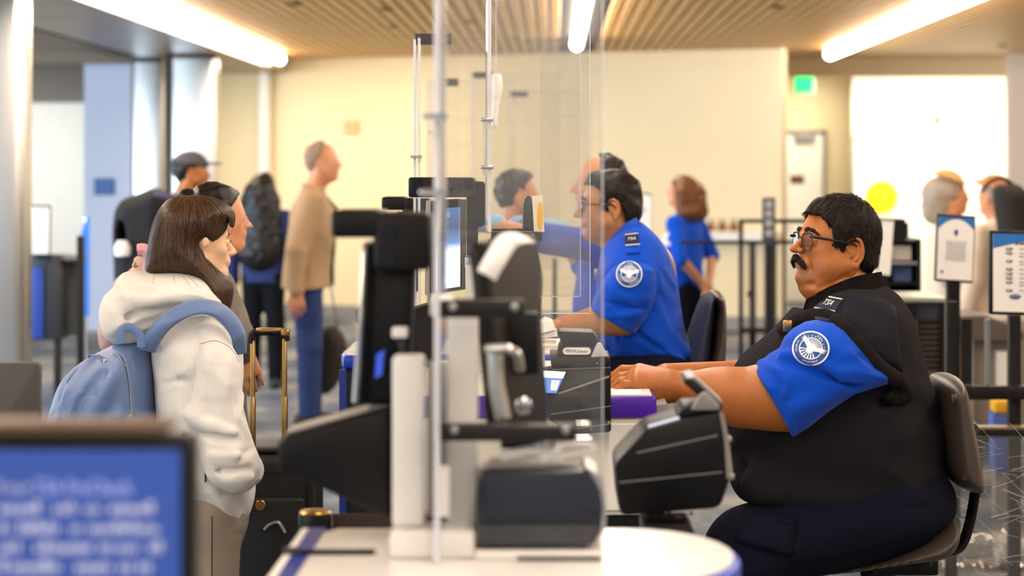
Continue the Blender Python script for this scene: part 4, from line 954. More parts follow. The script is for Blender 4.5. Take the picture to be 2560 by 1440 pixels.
def rot_from(fwd, up=(0, 0, 1)):
    f = np.array(fwd, float); f /= np.linalg.norm(f); l = np.cross(up, f); l /= np.linalg.norm(l); u = np.cross(f, l)
    return np.stack([f, l, u], 1)
def head_prims(o, R, U, fat=0., nose=1., fem=False, ear=True, neck=None, nz=0.):
    o = np.array(o, float); h = lambda x, y, z: o+R @ (np.array((x, y, z))*U)
    E = lambda c, r: ell(h(*c), np.array(r)*U, R)
    C = lambda a, b, r0, r1=None: cone(h(*a), h(*b), r0*U, (r0 if r1 is None else r1)*U)
    f = fat
    P = [(E((-.06, 0, .13), (.415, .325, .365)), 0), (E((.12, 0, -.10), (.265, .245+.05*f, .37)), .12*U),
         (E((.03, 0, -.26), (.30, .235+.09*f, .20+.05*f)), .1*U)]
    for s in (-1, 1):
        P += [(C((-.02, s*(.20+.06*f), -.25), (.25, s*.075, -.40), .085+.03*f, .07), .10*U),
              (E((.235, s*.165, -.10), (.10, .085, .085)), .07*U)]
    P += [(E((.305+.06*f, 0, -.405+.01*f), (.085, .09, .085)), .07*U),
          (C((.345, -.13, .065), (.345, .13, .065), .045), .06*U)]
    for s in (-1, 1): P += [(E((.40, s*.135, .0), (.075, .085, .055)), .06*U, 's'), (E((.325, s*.135, -.002), (.062, .066, .058)), .025*U)]
    n = nose
    P += [(C((.375, 0, .03), (.44+.02*n, 0, -.115+nz), .034, .045), .04*U), (E((.462+.02*n, 0, -.135+nz), (.048, .045, .042)), .03*U)]
    for s in (-1, 1): P += [(E((.425, s*.052, -.15+nz), (.045, .034, .032)), .025*U), (E((.445, s*.03, -.185+nz), (.022, .016, .014)), .012*U, 's')]
    P += [(E((.345, 0, -.25), (.075, .13, .085)), .06*U), (C((.405, -.055, -.238), (.405, .055, -.238), .022), .02*U), (C((.398, -.05, -.282), (.398, .05, -.282), .026), .02*U),
          (C((.432, -.07, -.260), (.432, .07, -.260), .007), .018*U, 's')]
    if f: P += [(E((.10, 0, -.43), (.26, .25, .13+.05*f)), .10*U)]
    if ear:
        for s in (-1, 1):
            y = s*(.315+.035*f); ez = -.04-.065*f; ek = 1+.25*f
            Re = R @ np.array(Matrix.Rotation(-s*.30, 3, 'Z') @ Matrix.Rotation(.22, 3, 'Y'))
            q = lambda u, w, v=0.: h(-.075, y+s*.012, ez)+Re @ (np.array((u, s*v, w))*U*ek)
            P += [(ell(q(-.012, 0, -.022), np.array((.072, .020, .115))*U*ek, Re), .02*U), (cone(q(.02, .05, -.05), q(.01, -.06, -.05), .04*U, .04*U), .03*U)]
            for pth, r_ in (([(.035, .0), (.058, .06), (.04, .115), (-.02, .135), (-.072, .10), (-.085, .03), (-.07, -.045), (-.035, -.095), (-.002, -.125), (.012, -.10)], .015), ([(-.005, .085), (-.038, .05), (-.046, .0), (-.03, -.05), (.002, -.072)], .013)):
                pth = curve_pts(pth, 3)
                P += [(cone(q(*pth[i]), q(*pth[i+1]), r_*U*ek), .008*U) for i in range(len(pth)-1)]
            P += [(ell(q(.033, -.025), np.array((.018, .016, .026))*U*ek, Re), .01*U), (ell(q(.0, -.125), np.array((.026, .016, .03))*U*ek, Re), .02*U)]
    if neck: P += [(C(neck[0], neck[1], neck[2], neck[3]), .10*U)]
    return P
def add_eyes(o, R, U, par, local=False, sides=(-1, 1)):
    o = np.array(o, float)
    for s in sides:
        c = Vector(o+R @ (np.array((.312, s*.135, -.003))*U)); q = Vector(R[:, 0])
        e = obj('eye', MB().lathe(c, [(.058*U*math.sin(a), -.058*U*math.cos(a)) for a in [.01+3.12*i/12 for i in range(13)]], 16, q), M['eye'], par, local=local)
        obj('iris', MB().lathe(c+q*.0525*U, [(.027*U, 0), (.022*U, .006*U), (.008*U, .0075*U)], 14, q), M['iris'], e, local=local)
def slabR(P, o, R, U, ylo=-1, yhi=1, smooth=5):
    if smooth: P = curve_pts(P, smooth, True)
    P = np.array(P, np.float32); o = np.array(o)
    def fn(X, Y, Z):
        x, y, z = X-o[0], Y-o[1], Z-o[2]
        a = (R[0, 0]*x+R[1, 0]*y+R[2, 0]*z)/U; b = (R[0, 1]*x+R[1, 1]*y+R[2, 1]*z)/U; c = (R[0, 2]*x+R[1, 2]*y+R[2, 2]*z)/U
        return np.maximum(poly2d(P, a, c), np.maximum(ylo-b, b-yhi))*U
    m = 1.5*U; return fn, o-m, o+m
def to_head(V, o, R, U): return (V-np.array(o)) @ R/U
def hand_prims(w, d, n, t, L, curl=.35, spread=1., curls=None):
    w, d, n, t = [np.array(v, float) for v in (w, d, n, t)]; d /= np.linalg.norm(d); n = n-d*(n@d); n /= np.linalg.norm(n); t = t-d*(t@d)-n*(t@n); t /= np.linalg.norm(t)
    P = []
    for i in range(4):
        kn = w+d*L*(.50-.025*abs(i-1.2))+t*L*(.20-.133*i)*spread
        P.append((cone(w+t*L*(.12-.075*i)+d*.04*L, kn, .10*L, .066*L), .07*L))
        p = kn; a = curl*.7; ln = (.40, .45, .42, .34)[i]*L; cu = curls[i] if curls else curl
        for j, fr in enumerate((.46, .30, .24)):
            dd = d*math.cos(a)+n*math.sin(a)+t*.05*(1.2-i)*spread; q = p+dd*ln*fr
            P.append((cone(p, q, (.054-.006*j-(.006 if i == 3 else 0))*L, (.049-.006*j-(.006 if i == 3 else 0))*L), .012*L)); p = q; a += cu
    b = w+d*.10*L+t*.15*L; q = b+(d*.75+t*.55+n*.25)*.24*L; e = q+(d*.9+t*.15+n*.25)*.27*L
    P += [(cone(b, q, .085*L, .062*L), .05*L), (cone(q, e, .058*L, .046*L), .015*L)]
    return P
def loft(rows, smooth=5, n=2.):
    rows = np.array(curve_pts(sorted(rows), smooth), np.float32); z = rows[:, 0]
    def fn(X, Y, Z):
        zz = Z[0, 0, :]; g = [np.interp(zz, z, rows[:, i])[None, None, :] for i in range(1, 5)]
        d = (((np.abs(X-g[0])/g[1])**n+(np.abs(Y-g[2])/g[3])**n)**(1/n)-1)*np.minimum(g[1], g[3])
        return np.maximum(d, np.maximum(z[0]-Z, Z-z[-1]))
    rx = rows[:, 2].max(); ry = rows[:, 4].max()
    return fn, np.array((rows[:, 1].min()-rx, rows[:, 3].min()-ry, z[0])), np.array((rows[:, 1].max()+rx, rows[:, 3].max()+ry, z[-1]))

def person(label, X, Y, yaw, hgt, skin_m, arms, top=None, bottom=None, hair=None, group=None, lean=0., head_yaw=0., head_pitch=0., bulk=1., res=.010, sleeves='long', beard=0., fat=.2, long_hair=None, skirt=None, hair_cut=None, collar=True, shoes=True, feet=((.02, .10), (.02, -.10)), top_len=.90, baggy=1., bald=False):
    """standing figure, local frame facing +x; sizes for a body of 1.75 m"""
    k = hgt/1.75; r = root('person', (X, Y, 0), label, 'person', group, yaw)
    v = lambda p: np.array((p[0]+lean*max(0, p[2]-.95), p[1], p[2]))*k
    Rh = rot_from((math.cos(head_yaw)*math.cos(head_pitch), math.sin(head_yaw)*math.cos(head_pitch), math.sin(head_pitch)))
    U = .228*k; o = v((.035, 0, 1.635))
    P = head_prims(o, Rh, U, fat=fat)
    P += [(cone(v((-.015, 0, 1.40)), o+Rh @ np.array((-.06, 0, -.25))*U, .062*k, .060*k), .04*k), (cone(v((0, 0, .95)), v((0, 0, 1.36)), .10*k*bulk, .10*k*bulk), .05*k)]
    hands = []
    for s, (sh, el_, wr, hd, pn) in zip((1, -1), arms):
        a, b, c = v(sh), v(el_), v(wr)
        P += [(cone(a, b, .050*k, .042*k), .03*k), (cone(b, c, .042*k, .028*k), .02*k)]
        th = np.cross(np.array(hd, float), np.array(pn, float))*(1 if s > 0 else -1)
        hands += hand_prims(c, hd, pn, th, .18*k, .30)
    for s, (fx, fy) in zip((1, -1), feet):
        P += [(cone(v((0, s*.09, .90)), v((fx, fy, .10)), .07*k, .04*k), .03*k)]
    fb = build(P, res); fh = build(hands, .0055)
    fobj('body', [fb, fh], skin_m, r, local=True, tint=(lambda V: beard*np.clip(1-np.abs(to_head(V, o, Rh, U)[:, 2]+.36)/.16, 0, 1)*(to_head(V, o, Rh, U)[:, 0] > .0)) if beard else (lambda V: np.zeros(len(V))))
    add_eyes(o, Rh, U, r, True)
    if top:
        b = bulk*baggy; T = []
        T.append((loft([(top_len*k, v((0, 0, top_len))[0], .135*k*b, 0, .185*k*b), (1.05*k, v((0, 0, 1.05))[0], .128*k*b, 0, .175*k*b), (1.22*k, v((.01, 0, 1.22))[0], .132*k*b, 0, .19*k*b), (1.34*k, v((0, 0, 1.34))[0], .118*k*b, 0, .20*k), (1.42*k, v((-.01, 0, 1.42))[0], .085*k, 0, .15*k), (1.475*k, v((-.01, 0, 1.475))[0], .07*k, 0, .085*k)]), 0))
        for sh, el_, wr, hd, pn in arms:
            a, b2, c = v(sh), v(el_), v(wr); T.append((cone(a, b2, .068*k*baggy, .058*k*baggy), .05*k))
            if sleeves == 'long': T.append((cone(b2, b2+(c-b2)*.94, .058*k*baggy, .045*k*baggy), .02*k))
        if sleeves != 'long':
            for sh, el_, wr, hd, pn in arms:
                a, b2 = v(sh), v(el_); T[-1 if 0 else 0] = T[0]
        f = build(T, res, post=lambda f: f.noise(.006*k, 22, int(hgt*1000) % 97)); fobj('shirt', f, top, r, local=True)
        if collar: obj('collar', MB().tube([Vector(v((-.01+.062*math.cos(t), .066*math.sin(t), 1.470-.02*math.cos(t)))) for t in [2*math.pi*i/20 for i in range(20)]], .014*k, 8, closed=True), top, r, local=True)
    if bottom:
        B = [(ell(v((0, 0, .93)), np.array((.125, .17, .13))*k*bulk), 0)]
        for s, (fx, fy) in zip((1, -1), feet):
            kn = v((fx*.5+.015, (s*.09+fy)/2, .50)); an = v((fx, fy, .10))
            B += [(cone(v((0, s*.085, .88)), kn, .098*k*bulk, .070*k), .05*k), (cone(kn, an, .070*k, .062*k), .03*k)]
        f = build(B, res, post=lambda f: f.noise(.005*k, 18, 5)); fobj('trousers', f, bottom, r, local=True)
    if shoes:
        for s, (fx, fy) in zip((1, -1), feet):
            a = v((fx-.045, fy, .05)); b = v((fx+.13, fy, .036))
            f = build([(cone(a, b, .048*k, .036*k), 0), (half((0, 0, .004), (0, 0, -1)), .004, 'i')], .008); fobj('shoe', f, M['shoe'], r, local=True)
    if hair is not None and not bald:
        t = .05; c = hair_cut or [(-.60, -.36), (-.22, -.34), (-.17, -.12), (-.10, .10), (.06, .10), (.10, .22), (.25, .33), (.40, .42), (.3, .8), (-.8, .8)]
        f = build([(ell(o+Rh @ (np.array((-.06, 0, .13))*U), np.array((.415+t, .325+t, .365+t))*U, Rh), 0), (ell(o+Rh @ (np.array((-.2, 0, -.08))*U), np.array((.27, .28, .25))*U, Rh), .1*U),
                   (slabR(c, o, Rh, U), .03*U, 'i')], .006, post=lambda f: f.noise(.004, 90, 3))
        fobj('hair', f, hair, r, local=True)
    if long_hair:
        f = build([(ell(o+Rh @ (np.array((-.07, 0, .13))*U), np.array((.45, .36, .39))*U, Rh), 0)]+[(cone(v(a), v(b), ra*k, rb*k), .06*k) for a, b, ra, rb in long_hair[1]]+
                  [(slabR([(.12, -.6), (.12, .05), (.20, .22), (.34, .33), (.6, .5), (.9, -.6)], o, Rh, U, -3, 3), .03*U, 's')], .008, post=lambda f: f.noise(.004, 60, 3))
        fobj('hair', f, long_hair[0], r, local=True)
    return r, v, o, Rh, U, k
A_DOWN = lambda s: ((0, s*.185, 1.38), (-.03, s*.25, 1.10), (.04, s*.26, .86), (.15, 0, -1), (0, -s, 0))

class Drape:
    """finds points of finished surfaces along the sight line of a picture point, so that flat trims lie on curved cloth"""
    def __init__(s, objs):
        s.t = []
        for o in objs:
            base = origin_of(o); me = o.data
            s.t.append(BVHTree.FromPolygons([v.co+base for v in me.vertices], [tuple(p.vertices) for p in me.polygons]))
    def __call__(s, px, py, lift=.002, depth=0):
        c = Vector((0, 0, H)); d = (W(px, py, 1)-c).normalized(); best = None
        for t in s.t:
            h = t.ray_cast(c, d)
            if h[0] is not None and (best is None or h[3] < best[3]): best = h
        if best: return best[0]-d*lift
        if depth > 0: return None
        for k in (4, 9, 16, 28):
            for a in range(8):
                q = s(px+k*math.cos(a*math.pi/4), py+k*math.sin(a*math.pi/4), lift, 1)
                if q is not None: return c+d*((q-c).length)
        return None
def drape_poly(mb, dr, pts, lift, n=1):
    """fan-filled outline laid on the cloth"""
    P = [dr(*p, lift) for p in pts]
    if any(p is None for p in P): return mb
    c = dr(sum(p[0] for p in pts)/len(pts), sum(p[1] for p in pts)/len(pts), lift) or sum(P, Vector())/len(P)
    return mb.raw(P+[c], [[i, (i+1) % len(P), len(P)] for i in range(len(P))])
def shoulder_patch(par, dr, cx, cy, r, ang, sq=1., lift=.003, text=True):
    """round white-on-blue service patch: rim, rays, spread wings, lettering arcs"""
    ca, sa = math.cos(ang), math.sin(ang)
    q = lambda u, w: (cx+r*(u*ca+w*sa), cy+r*sq*(u*sa-w*ca))      # u right, w up in patch units
    circ = lambda rad, n=36: [(rad*math.cos(2*math.pi*i/n), rad*math.sin(2*math.pi*i/n)) for i in range(n)]
    def ringed(mb, r0, r1, lf, a0=0., a1=2*math.pi, n=48):
        rows = [[dr(*q(rr*math.cos(a0+(a1-a0)*i/n), rr*math.sin(a0+(a1-a0)*i/n)), lf) for i in range(n+1)] for rr in (r0, r1)]
        if all(p is not None for w in rows for p in w): mb.grid(rows)
        return mb
    b = MB()
    rad = [.001]+[.2*i for i in range(1, 6)]
    b.grid([[dr(*q(rr*math.cos(2*math.pi*i/32), rr*math.sin(2*math.pi*i/32)), lift) for i in range(33)] for rr in rad])
    pt = obj('shoulder_patch', b, M['badge_blue'], par, 'blue round patch with white eagle', fix=False, sharp=0)
    w = MB(); ringed(w, .92, 1.0, lift+.0012); ringed(w, .58, .63, lift+.0012)
    for i in range(15):
        a = math.radians(20+140*i/14); w_ = .035
        drape_poly(w, dr, [q(.16*math.cos(a-.1), .16*math.sin(a-.1)), q(.56*math.cos(a-w_), .56*math.sin(a-w_)), q(.56*math.cos(a+w_), .56*math.sin(a+w_)), q(.16*math.cos(a+.1), .16*math.sin(a+.1))], lift+.0012)
    for i in range(9):                                                # stars
        a = math.radians(25+130*i/8); w_ = .045; st = [(.72*math.cos(a)+(w_ if j % 2 == 0 else w_*.45)*math.sin(j*math.pi/5), .72*math.sin(a)+(w_ if j % 2 == 0 else w_*.45)*math.cos(j*math.pi/5)) for j in range(10)]
        drape_poly(w, dr, [q(*p) for p in st], lift+.0013)
    for i in range(7):                                                # stripes below
        a = math.radians(215+110*i/6); w_ = .07
        drape_poly(w, dr, [q(.1*math.cos(a), .1*math.sin(a)), q(.57*math.cos(a-w_), .57*math.sin(a-w_)), q(.57*math.cos(a+w_), .57*math.sin(a+w_))], lift+.0012)
    for s in (-1, 1):                                                 # wings, five feathers each
        for j in range(5):
            t = j/4; tip = (s*(.80-.02*t), .44-.26*t); b0 = (s*.06, .10-.05*j); 
            drape_poly(w, dr, [q(b0[0], b0[1]+.05), q(s*.45, .34-.16*t), q(*tip), q(s*.45, .25-.17*t), q(b0[0], b0[1]-.04)], lift+.0016)
    drape_poly(w, dr, [q(.20*math.cos(a)*1., .26*math.sin(a)-.05) for a in [2*math.pi*i/16 for i in range(16)]], lift+.0018)
    drape_poly(w, dr, [q(*p) for p in ((-.08, .16), (-.06, .26), (.02, .30), (.10, .25), (.16, .22), (.09, .20), (.08, .12))], lift+.0018)
    obj('patch_emblem', w, M['badge_white'], pt, 'white eagle emblem', fix=False, sharp=0)
    if text:
        for s_, a0, fl, sz in (('TSA', 90, 1, .15), ('SECURITY', 205, 1, .11), ('DEPARTMENT', 305, 0, .11)):
            t = MB(); nC = len(s_); step = sz*.78/.78
            for i, ch in enumerate(s_):
                a = math.radians(a0)+((nC-1)/2-i)*step*(1 if fl else -1); cu = bpy.data.curves.new('t', 'FONT'); cu.body = ch; cu.resolution_u = 2
                ob = bpy.data.objects.new('t', cu); COL.objects.link(ob); dg = bpy.context.evaluated_depsgraph_get(); me = bpy.data.meshes.new_from_object(ob.evaluated_get(dg)); bpy.data.objects.remove(ob)
                if not len(me.vertices): continue
                xm = (min(v.co.x for v in me.vertices)+max(v.co.x for v in me.vertices))/2
                ux = (math.sin(a), -math.cos(a)) if fl else (-math.sin(a), math.cos(a)); uy = (math.cos(a), math.sin(a)) if fl else (-math.cos(a), -math.sin(a))
                V = []
                for v in me.vertices:
                    x, y = (v.co.x-xm)*sz*1.25, (v.co.y-.35)*sz*1.25
                    V.append(dr(*q(.78*math.cos(a)+ux[0]*x+uy[0]*y, .78*math.sin(a)+ux[1]*x+uy[1]*y), lift+.0016))
                if all(p is not None for p in V): t.raw(V, [list(p.vertices) for p in me.polygons])
                bpy.data.meshes.remove(me)
            if t.v: obj('patch_lettering', t, M['badge_white'], pt, fix=False, sharp=0)
    return pt

# ------------------------------------------------------------------ the seated officer in the vest
YA = 5.83
PA = root('person', (W(2150, 1300, YA).x, YA, 0), 'seated officer with moustache and glasses in dark knit vest over blue shirt', 'person')
def A(px, py, dy=0.): return np.array(W(px, py, YA+dy))
sA = F/YA; g = lambda px: px/sA
aX = lambda pts: [(W(x, y, YA).x, W(x, y, YA).z) for x, y in pts]
yawA, pitA = math.radians(19), math.radians(5)
RA = rot_from((-math.cos(yawA)*math.cos(pitA), -math.sin(yawA)*math.cos(pitA), math.sin(pitA))); UA = .235; oA = A(2086, 608)
fat_neck = ((.0, 0, -.30), (-.10, 0, -.66), .30, .33)
HPR = head_prims(oA, RA, UA, fat=.75, nose=1.25, nz=.035, neck=fat_neck)
ha = lambda x, y, z: oA+RA @ (np.array((x, y, z))*UA)
HPR += [(ell(ha(.10, 0, -.50), np.array((.26, .27, .16))*UA, RA), .08*UA), (ell(ha(.17, .20, -.27), np.array((.12, .10, .14))*UA, RA), .08*UA), (ell(ha(.17, -.20, -.27), np.array((.12, .10, .14))*UA, RA), .08*UA)]
def crease_A(f):
    for s in (-1, 1):
        f.ridge([ha(.40, s*.085, -.15), ha(.36, s*.13, -.22), ha(.33, s*.145, -.30)], .006, -.004)
        f.ridge([ha(.36, s*.09, -.045), ha(.35, s*.17, -.05)], .005, -.002)
        f.ridge([ha(.37, s*.065, .095), ha(.372, s*.135, .105), ha(.33, s*.21, .075)], .009, .004)
        f.ridge([ha(.375, s*.075, .022), ha(.385, s*.135, .034), ha(.34, s*.205, .01)], .006, .008); f.ridge([ha(.37, s*.08, -.035), ha(.375, s*.135, -.045), ha(.33, s*.20, -.025)], .005, .005)
    f.ridge([ha(.36, -.05, -.345), ha(.36, .05, -.345)], .008, -.004)
    f.ridge([ha(.30, -.16, -.47), ha(.34, 0, -.475), ha(.30, .16, -.47)], .010, -.006)
    f.ridge([ha(.0, .33, -.36), ha(.14, .30, -.46), ha(.24, .2, -.50)], .010, -.004)
fHA = build(HPR, .0028, post=crease_A)
# arms with hands
dN = -.30
armN = [(cone(A(2095, 890, -.26), A(1962, 985, dN), .060, .072), 0), (cone(A(1962, 985, dN), A(1800, 988, dN), .078, .060), .05), (cone(A(1960, 1000, dN), A(1860, 1005, dN), .066, .060), .04), (cone(A(1800, 985, dN), A(1660, 962, dN), .058, .034), .04)]
def fing(pts, r, dy): return [(cone(A(*pts[i], dy[i]), A(*pts[i+1], dy[i+1]), r[i], r[i+1]), .004) for i in range(len(pts)-1)]
hN = [(cone(A(1668, 958, dN), A(1600, 930, dN+.035), .030, .022), .02), (cone(A(1665, 962, dN), A(1596, 938, dN+.012), .030, .021), .02), (cone(A(1662, 966, dN), A(1592, 946, dN-.012), .029, .020), .02), (cone(A(1660, 972, dN), A(1590, 958, dN-.032), .028, .019), .02), (cone(A(1655, 985, dN-.01), A(1612, 982, dN-.02), .018, .013), .02)]
hN += fing([(1600, 925), (1556, 924), (1530, 942), (1514, 966)], [.0135, .0115, .0105, .009], [dN+.04, dN+.05, dN+.055, dN+.055])
hN += fing([(1596, 935), (1550, 942), (1524, 962), (1510, 982)], [.0135, .0115, .0105, .009], [dN+.014, dN+.016, dN+.016, dN+.016])
hN += fing([(1592, 945), (1549, 954), (1528, 972), (1520, 986)], [.013, .011, .010, .009], [dN-.012, dN-.014, dN-.016, dN-.016])
hN += fing([(1590, 957), (1562, 961), (1545, 972), (1532, 984)], [.0125, .0105, .0095, .008], [dN-.034, dN-.040, dN-.042, dN-.042])
hN += fing([(1650, 962), (1610, 965), (1575, 978)], [.018, .013, .010], [dN+.05, dN+.075, dN+.08])
def knuck(f):
    for x, y, d in ((1552, 950, -.026), (1562, 957, -.05), (1552, 938, .004)): f.ridge([A(x, y, dN+d), A(x+3, y+6, dN+d)], .006, .0012)
    for a, b, d in (((1588, 927), (1574, 931), .026), ((1586, 938), (1572, 944), -.001), ((1584, 950), (1571, 955), -.026)): f.ridge([A(*a, dN+d-.012), A(*b, dN+d-.012)], .003, -.003)
    f.ridge([A(1660, 925, dN-.03), A(1652, 990, dN-.035)], .006, -.0015)
fAN = build(armN+hN, .0038, post=knuck)
dF = .24
armF = [(cone(A(2060, 880, .22), A(1900, 960, dF), .08, .066), 0), (cone(A(1900, 960, dF), A(1665, 938, .16), .066, .032), .04)]
fAF = build(armF+hand_prims(A(1668, 937, .16), (-1, -.25, -.03), (0, 0, -1), (0, -1, 0), .185, .32), .005)
# inner trunk and legs
trunk = build([(cone(A(2130, 850), A(2110, 1150), .13, .22), 0)]+[(cone(A(2200, 1290, s*.13), A(1850, 1360, s*.2), .09, .07), .05) for s in (-1, 1)]+[(cone(A(1850, 1360, s*.2), A(1872, 1815, s*.2), .065, .045), .03) for s in (-1, 1)]+[(cone(A(2130, 830, -.1), A(2095, 890, -.26), .05, .06), .03), (cone(A(2130, 830, .1), A(2060, 890, .22), .05, .06), .03), (cone(ha(-.1, 0, -.5), A(2120, 800), .085, .09), .05)], .012)
def stubA(V):
    q = to_head(V, oA, RA, UA); r = np.sqrt(((q[:, 0]-.30)/.16)**2+((q[:, 2]+.40)/.10)**2+(q[:, 1]/.22)**2)
    m = .60*np.clip(1.35-r, 0, 1); b = np.clip(1-np.abs(q[:, 2]+.33+.22*(q[:, 0]-.1))/.16, 0, 1)*(q[:, 0] > -.05)*.22
    return np.where(q[:, 2] > -.75, np.maximum(m, b), 0)
fobj('body', [fHA, fAN, fAF, trunk], M['skin_tan'], PA, tint=stubA)
add_eyes(oA, RA, UA, PA)
# hair
cutA = [(-.70, -.42), (-.24, -.40), (-.22, -.24), (-.20, -.06), (-.13, .05), (-.03, .03), (.015, -.03), (.04, -.13), (.10, -.15), (.12, -.08), (.165, -.05), (.155, .06), (.20, .17), (.27, .28), (.42, .35), (.5, .50), (.2, .9), (-.9, .9)]
fh = build([(ell(ha(-.065, 0, .15), np.array((.47, .375, .40))*UA, RA), 0), (ell(ha(-.22, 0, -.12), np.array((.29, .31, .28))*UA, RA), .1*UA), (slabR(cutA, oA, RA, UA, smooth=3), .02*UA, 'i')], .0032, post=lambda f: f.noise(.003, 130, 4))
hr = fobj('hair', fh, M['hair_black'], PA, tint=lambda V: np.zeros(len(V)))
Vh = np.array([v.co[:] for v in hr.data.vertices])+np.array(origin_of(hr))
whorl = ha(-.30, -.05, .42)
def flowA(P):
    d = P-whorl; d /= np.linalg.norm(d, axis=1, keepdims=True)+1e-6; return d+np.array((0, 0, -.45))
strands('hair_strands', fh, Vh, flowA, 7000, 5, .0075, .0007, .0045, M['hair_black'], hr, 1, jitter=.35, keep=lambda P: (P[:, 1] < oA[1]+.05))
ms_f = build([(cone(ha(.435, -.10, -.235), ha(.455, 0, -.185), .014*UA, .021*UA), 0), (cone(ha(.455, 0, -.185), ha(.435, .10, -.235), .021*UA, .014*UA), .01), (cone(ha(.435, .10, -.235), ha(.40, .135, -.29), .020*UA, .012*UA), .006), (cone(ha(.435, -.10, -.235), ha(.40, -.135, -.29), .020*UA, .012*UA), .006)], .0016, post=lambda f: f.noise(.0012, 300, 2))
mst = fobj('moustache', ms_f, M['hair_black'], PA, tint=lambda V: np.zeros(len(V)))
Vm = np.array([v.co[:] for v in mst.data.vertices])+np.array(origin_of(mst))
strands('moustache_strands', ms_f, Vm, lambda P: np.tile(RA @ np.array((.1, 0, -1.)), (len(P), 1)), 900, 3, .006, .0006, .004, M['hair_black'], mst, 3, jitter=.35)
def brow(par, hfun, R, pts, r, m, seed, n=420):
    for sd in (-1, 1):
        P_ = [hfun(x, sd*y, z) for x, y, z in pts]
        f = build([(cone(P_[i], P_[i+1], r[i], r[i+1]), .003) for i in range(len(P_)-1)], .0013)
        b_ = fobj('eyebrow', f, m, par, tint=lambda V: np.zeros(len(V))); Vb = np.array([v.co[:] for v in b_.data.vertices])+np.array(origin_of(b_))
        strands('eyebrow_strands', f, Vb, lambda P: np.tile(R @ np.array((-.2, sd*1., .25)), (len(P), 1)), n, 3, .004, .0004, .0025, m, b_, seed, jitter=.3)
        obj('eyelash', MB().tube([Vector(hfun(.385, sd*.08, .018)), Vector(hfun(.392, sd*.135, .030)), Vector(hfun(.352, sd*.205, .004))], [.0006, .0016, .0012], 6), m, par)
brow(PA, ha, RA, [(.385, .05, .098), (.385, .10, .122), (.355, .17, .115), (.308, .235, .07)], [.0035, .0055, .0045, .0012], M['hair_black'], 21)
# spectacles
gl = MB(); lens = MB()
for s in (-1, 1):
    rim = [Vector(ha(.420-.014*(1+math.cos(t)), s*(.145+.098*math.copysign(abs(math.cos(t))**.6, math.cos(t))), -.008+.095*math.copysign(abs(math.sin(t))**.6, math.sin(t)))) for t in [2*math.pi*i/28 for i in range(28)]]
    gl.tube(rim, .0011, 8, closed=True); lens.raw(rim, [list(range(28))])
    gl.tube(rim[2:13], .0017, 8)
    gl.tube([Vector(ha(.418, s*.243, .045)), Vector(ha(.40, s*.30, .047)), Vector(ha(.2, s*.345, .03)), Vector(ha(-.06, s*.372, .005)), Vector(ha(-.13, s*.37, -.04))], [.0035, .0036, .0030, .0026, .002], 8, flat=.5, up=(0, 0, 1))
gl.tube([Vector(ha(.425, -.05, .03)), Vector(ha(.44, 0, .042)), Vector(ha(.425, .05, .03))], .0015, 8)
go = obj('spectacles', gl, M['frame'], PA); obj('lens', lens, M['lens'], go, fix=False, sharp=0)
def on_infl(px, py, P, Y, T, R):
    x, z = W(px, py, Y).x, W(px, py, Y).z
    d = float(poly2d(P, np.array([x], np.float32), np.array([z], np.float32))[0]); u = max(0., 1+d/R)
    yy = Y-T*math.sqrt(max(0, 1-min(1, u)**2)); p = W(px, py, yy); return np.array(p)
# vest
vo = [(2008, 772), (2058, 754), (2105, 737), (2155, 722), (2208, 712), (2226, 722), (2252, 745), (2284, 800), (2302, 868), (2320, 940), (2334, 1000), (2330, 1036), (2344, 1090), (2362, 1170), (2370, 1226), (2352, 1270), (2300, 1306), (2160, 1300), (2000, 1278), (1880, 1258), (1836, 1228), (1818, 1160), (1816, 1050), (1824, 950), (1856, 888), (1905, 848), (1950, 806), (1985, 768)]
vP = curve_pts(aX(vo), 5, True)
vs = lambda px, py: on_infl(px, py, vP, YA, .285, .25)
def vest_fold(f):
    f.ridge([vs(2230, 950), vs(2290, 985), vs(2336, 1034)], .02, 0.0204); f.ridge([vs(2200, 1005), vs(2290, 1020), vs(2334, 1052)], .014, -0.0238)
    f.ridge([vs(2190, 1100), vs(2270, 1092), vs(2342, 1070)], .018, 0.0170); f.ridge([vs(2230, 1125), vs(2300, 1108)], .010, -0.0136)
    f.ridge([vs(1850, 1215), vs(2050, 1262), vs(2280, 1290)], .018, 0.0204); f.ridge([vs(1860, 1180), vs(2060, 1225), vs(2200, 1240)], .02, -0.0136)
    f.ridge([vs(2230, 800), vs(2260, 870), vs(2270, 930)], .02, 0.0102); f.ridge([vs(1900, 900), vs(1950, 850), vs(2000, 800)], .02, -0.0102)
    f.ridge([vs(2150, 1090), vs(2152, 1200)], .003, -0.0034)
fv = build([(infl(aX(vo), YA, .285, .25), 0), (cone(A(2125, 815, -.13), A(2108, 862, -.20), .085, .09), .08), (cone(A(2125, 815, .13), A(2108, 862, .20), .085, .09), .08), (cone(A(2236, 968, -.20), A(2318, 1010, -.07), .034, .030), .035), (cone(A(2225, 1082, -.235), A(2332, 1092, -.07), .036, .030), .05), (cone(A(1900, 1215, -.20), A(2270, 1278, -.20), .05, .04), .05)], .0075, post=vest_fold)
vest = fobj('vest', fv, M['vest'], PA)
dv = Drape([vest])
tc_, bc_ = curve_pts([(2116, 748), (2150, 741), (2200, 741), (2240, 768)], 4), curve_pts([(2096, 800), (2136, 834), (2190, 890), (2256, 930)], 4)
rows = [[dv(*(np.array(a)+(np.array(b)-np.array(a))*j/8), .003) for j in range(9)] for a, b in zip(tc_, bc_)]
if all(p is not None for r_ in rows for p in r_): obj('shoulder_panel', MB().sheet(rows, .0015), M['panel_cloth'], PA, 'smooth dark navy shoulder panel', sharp=0)
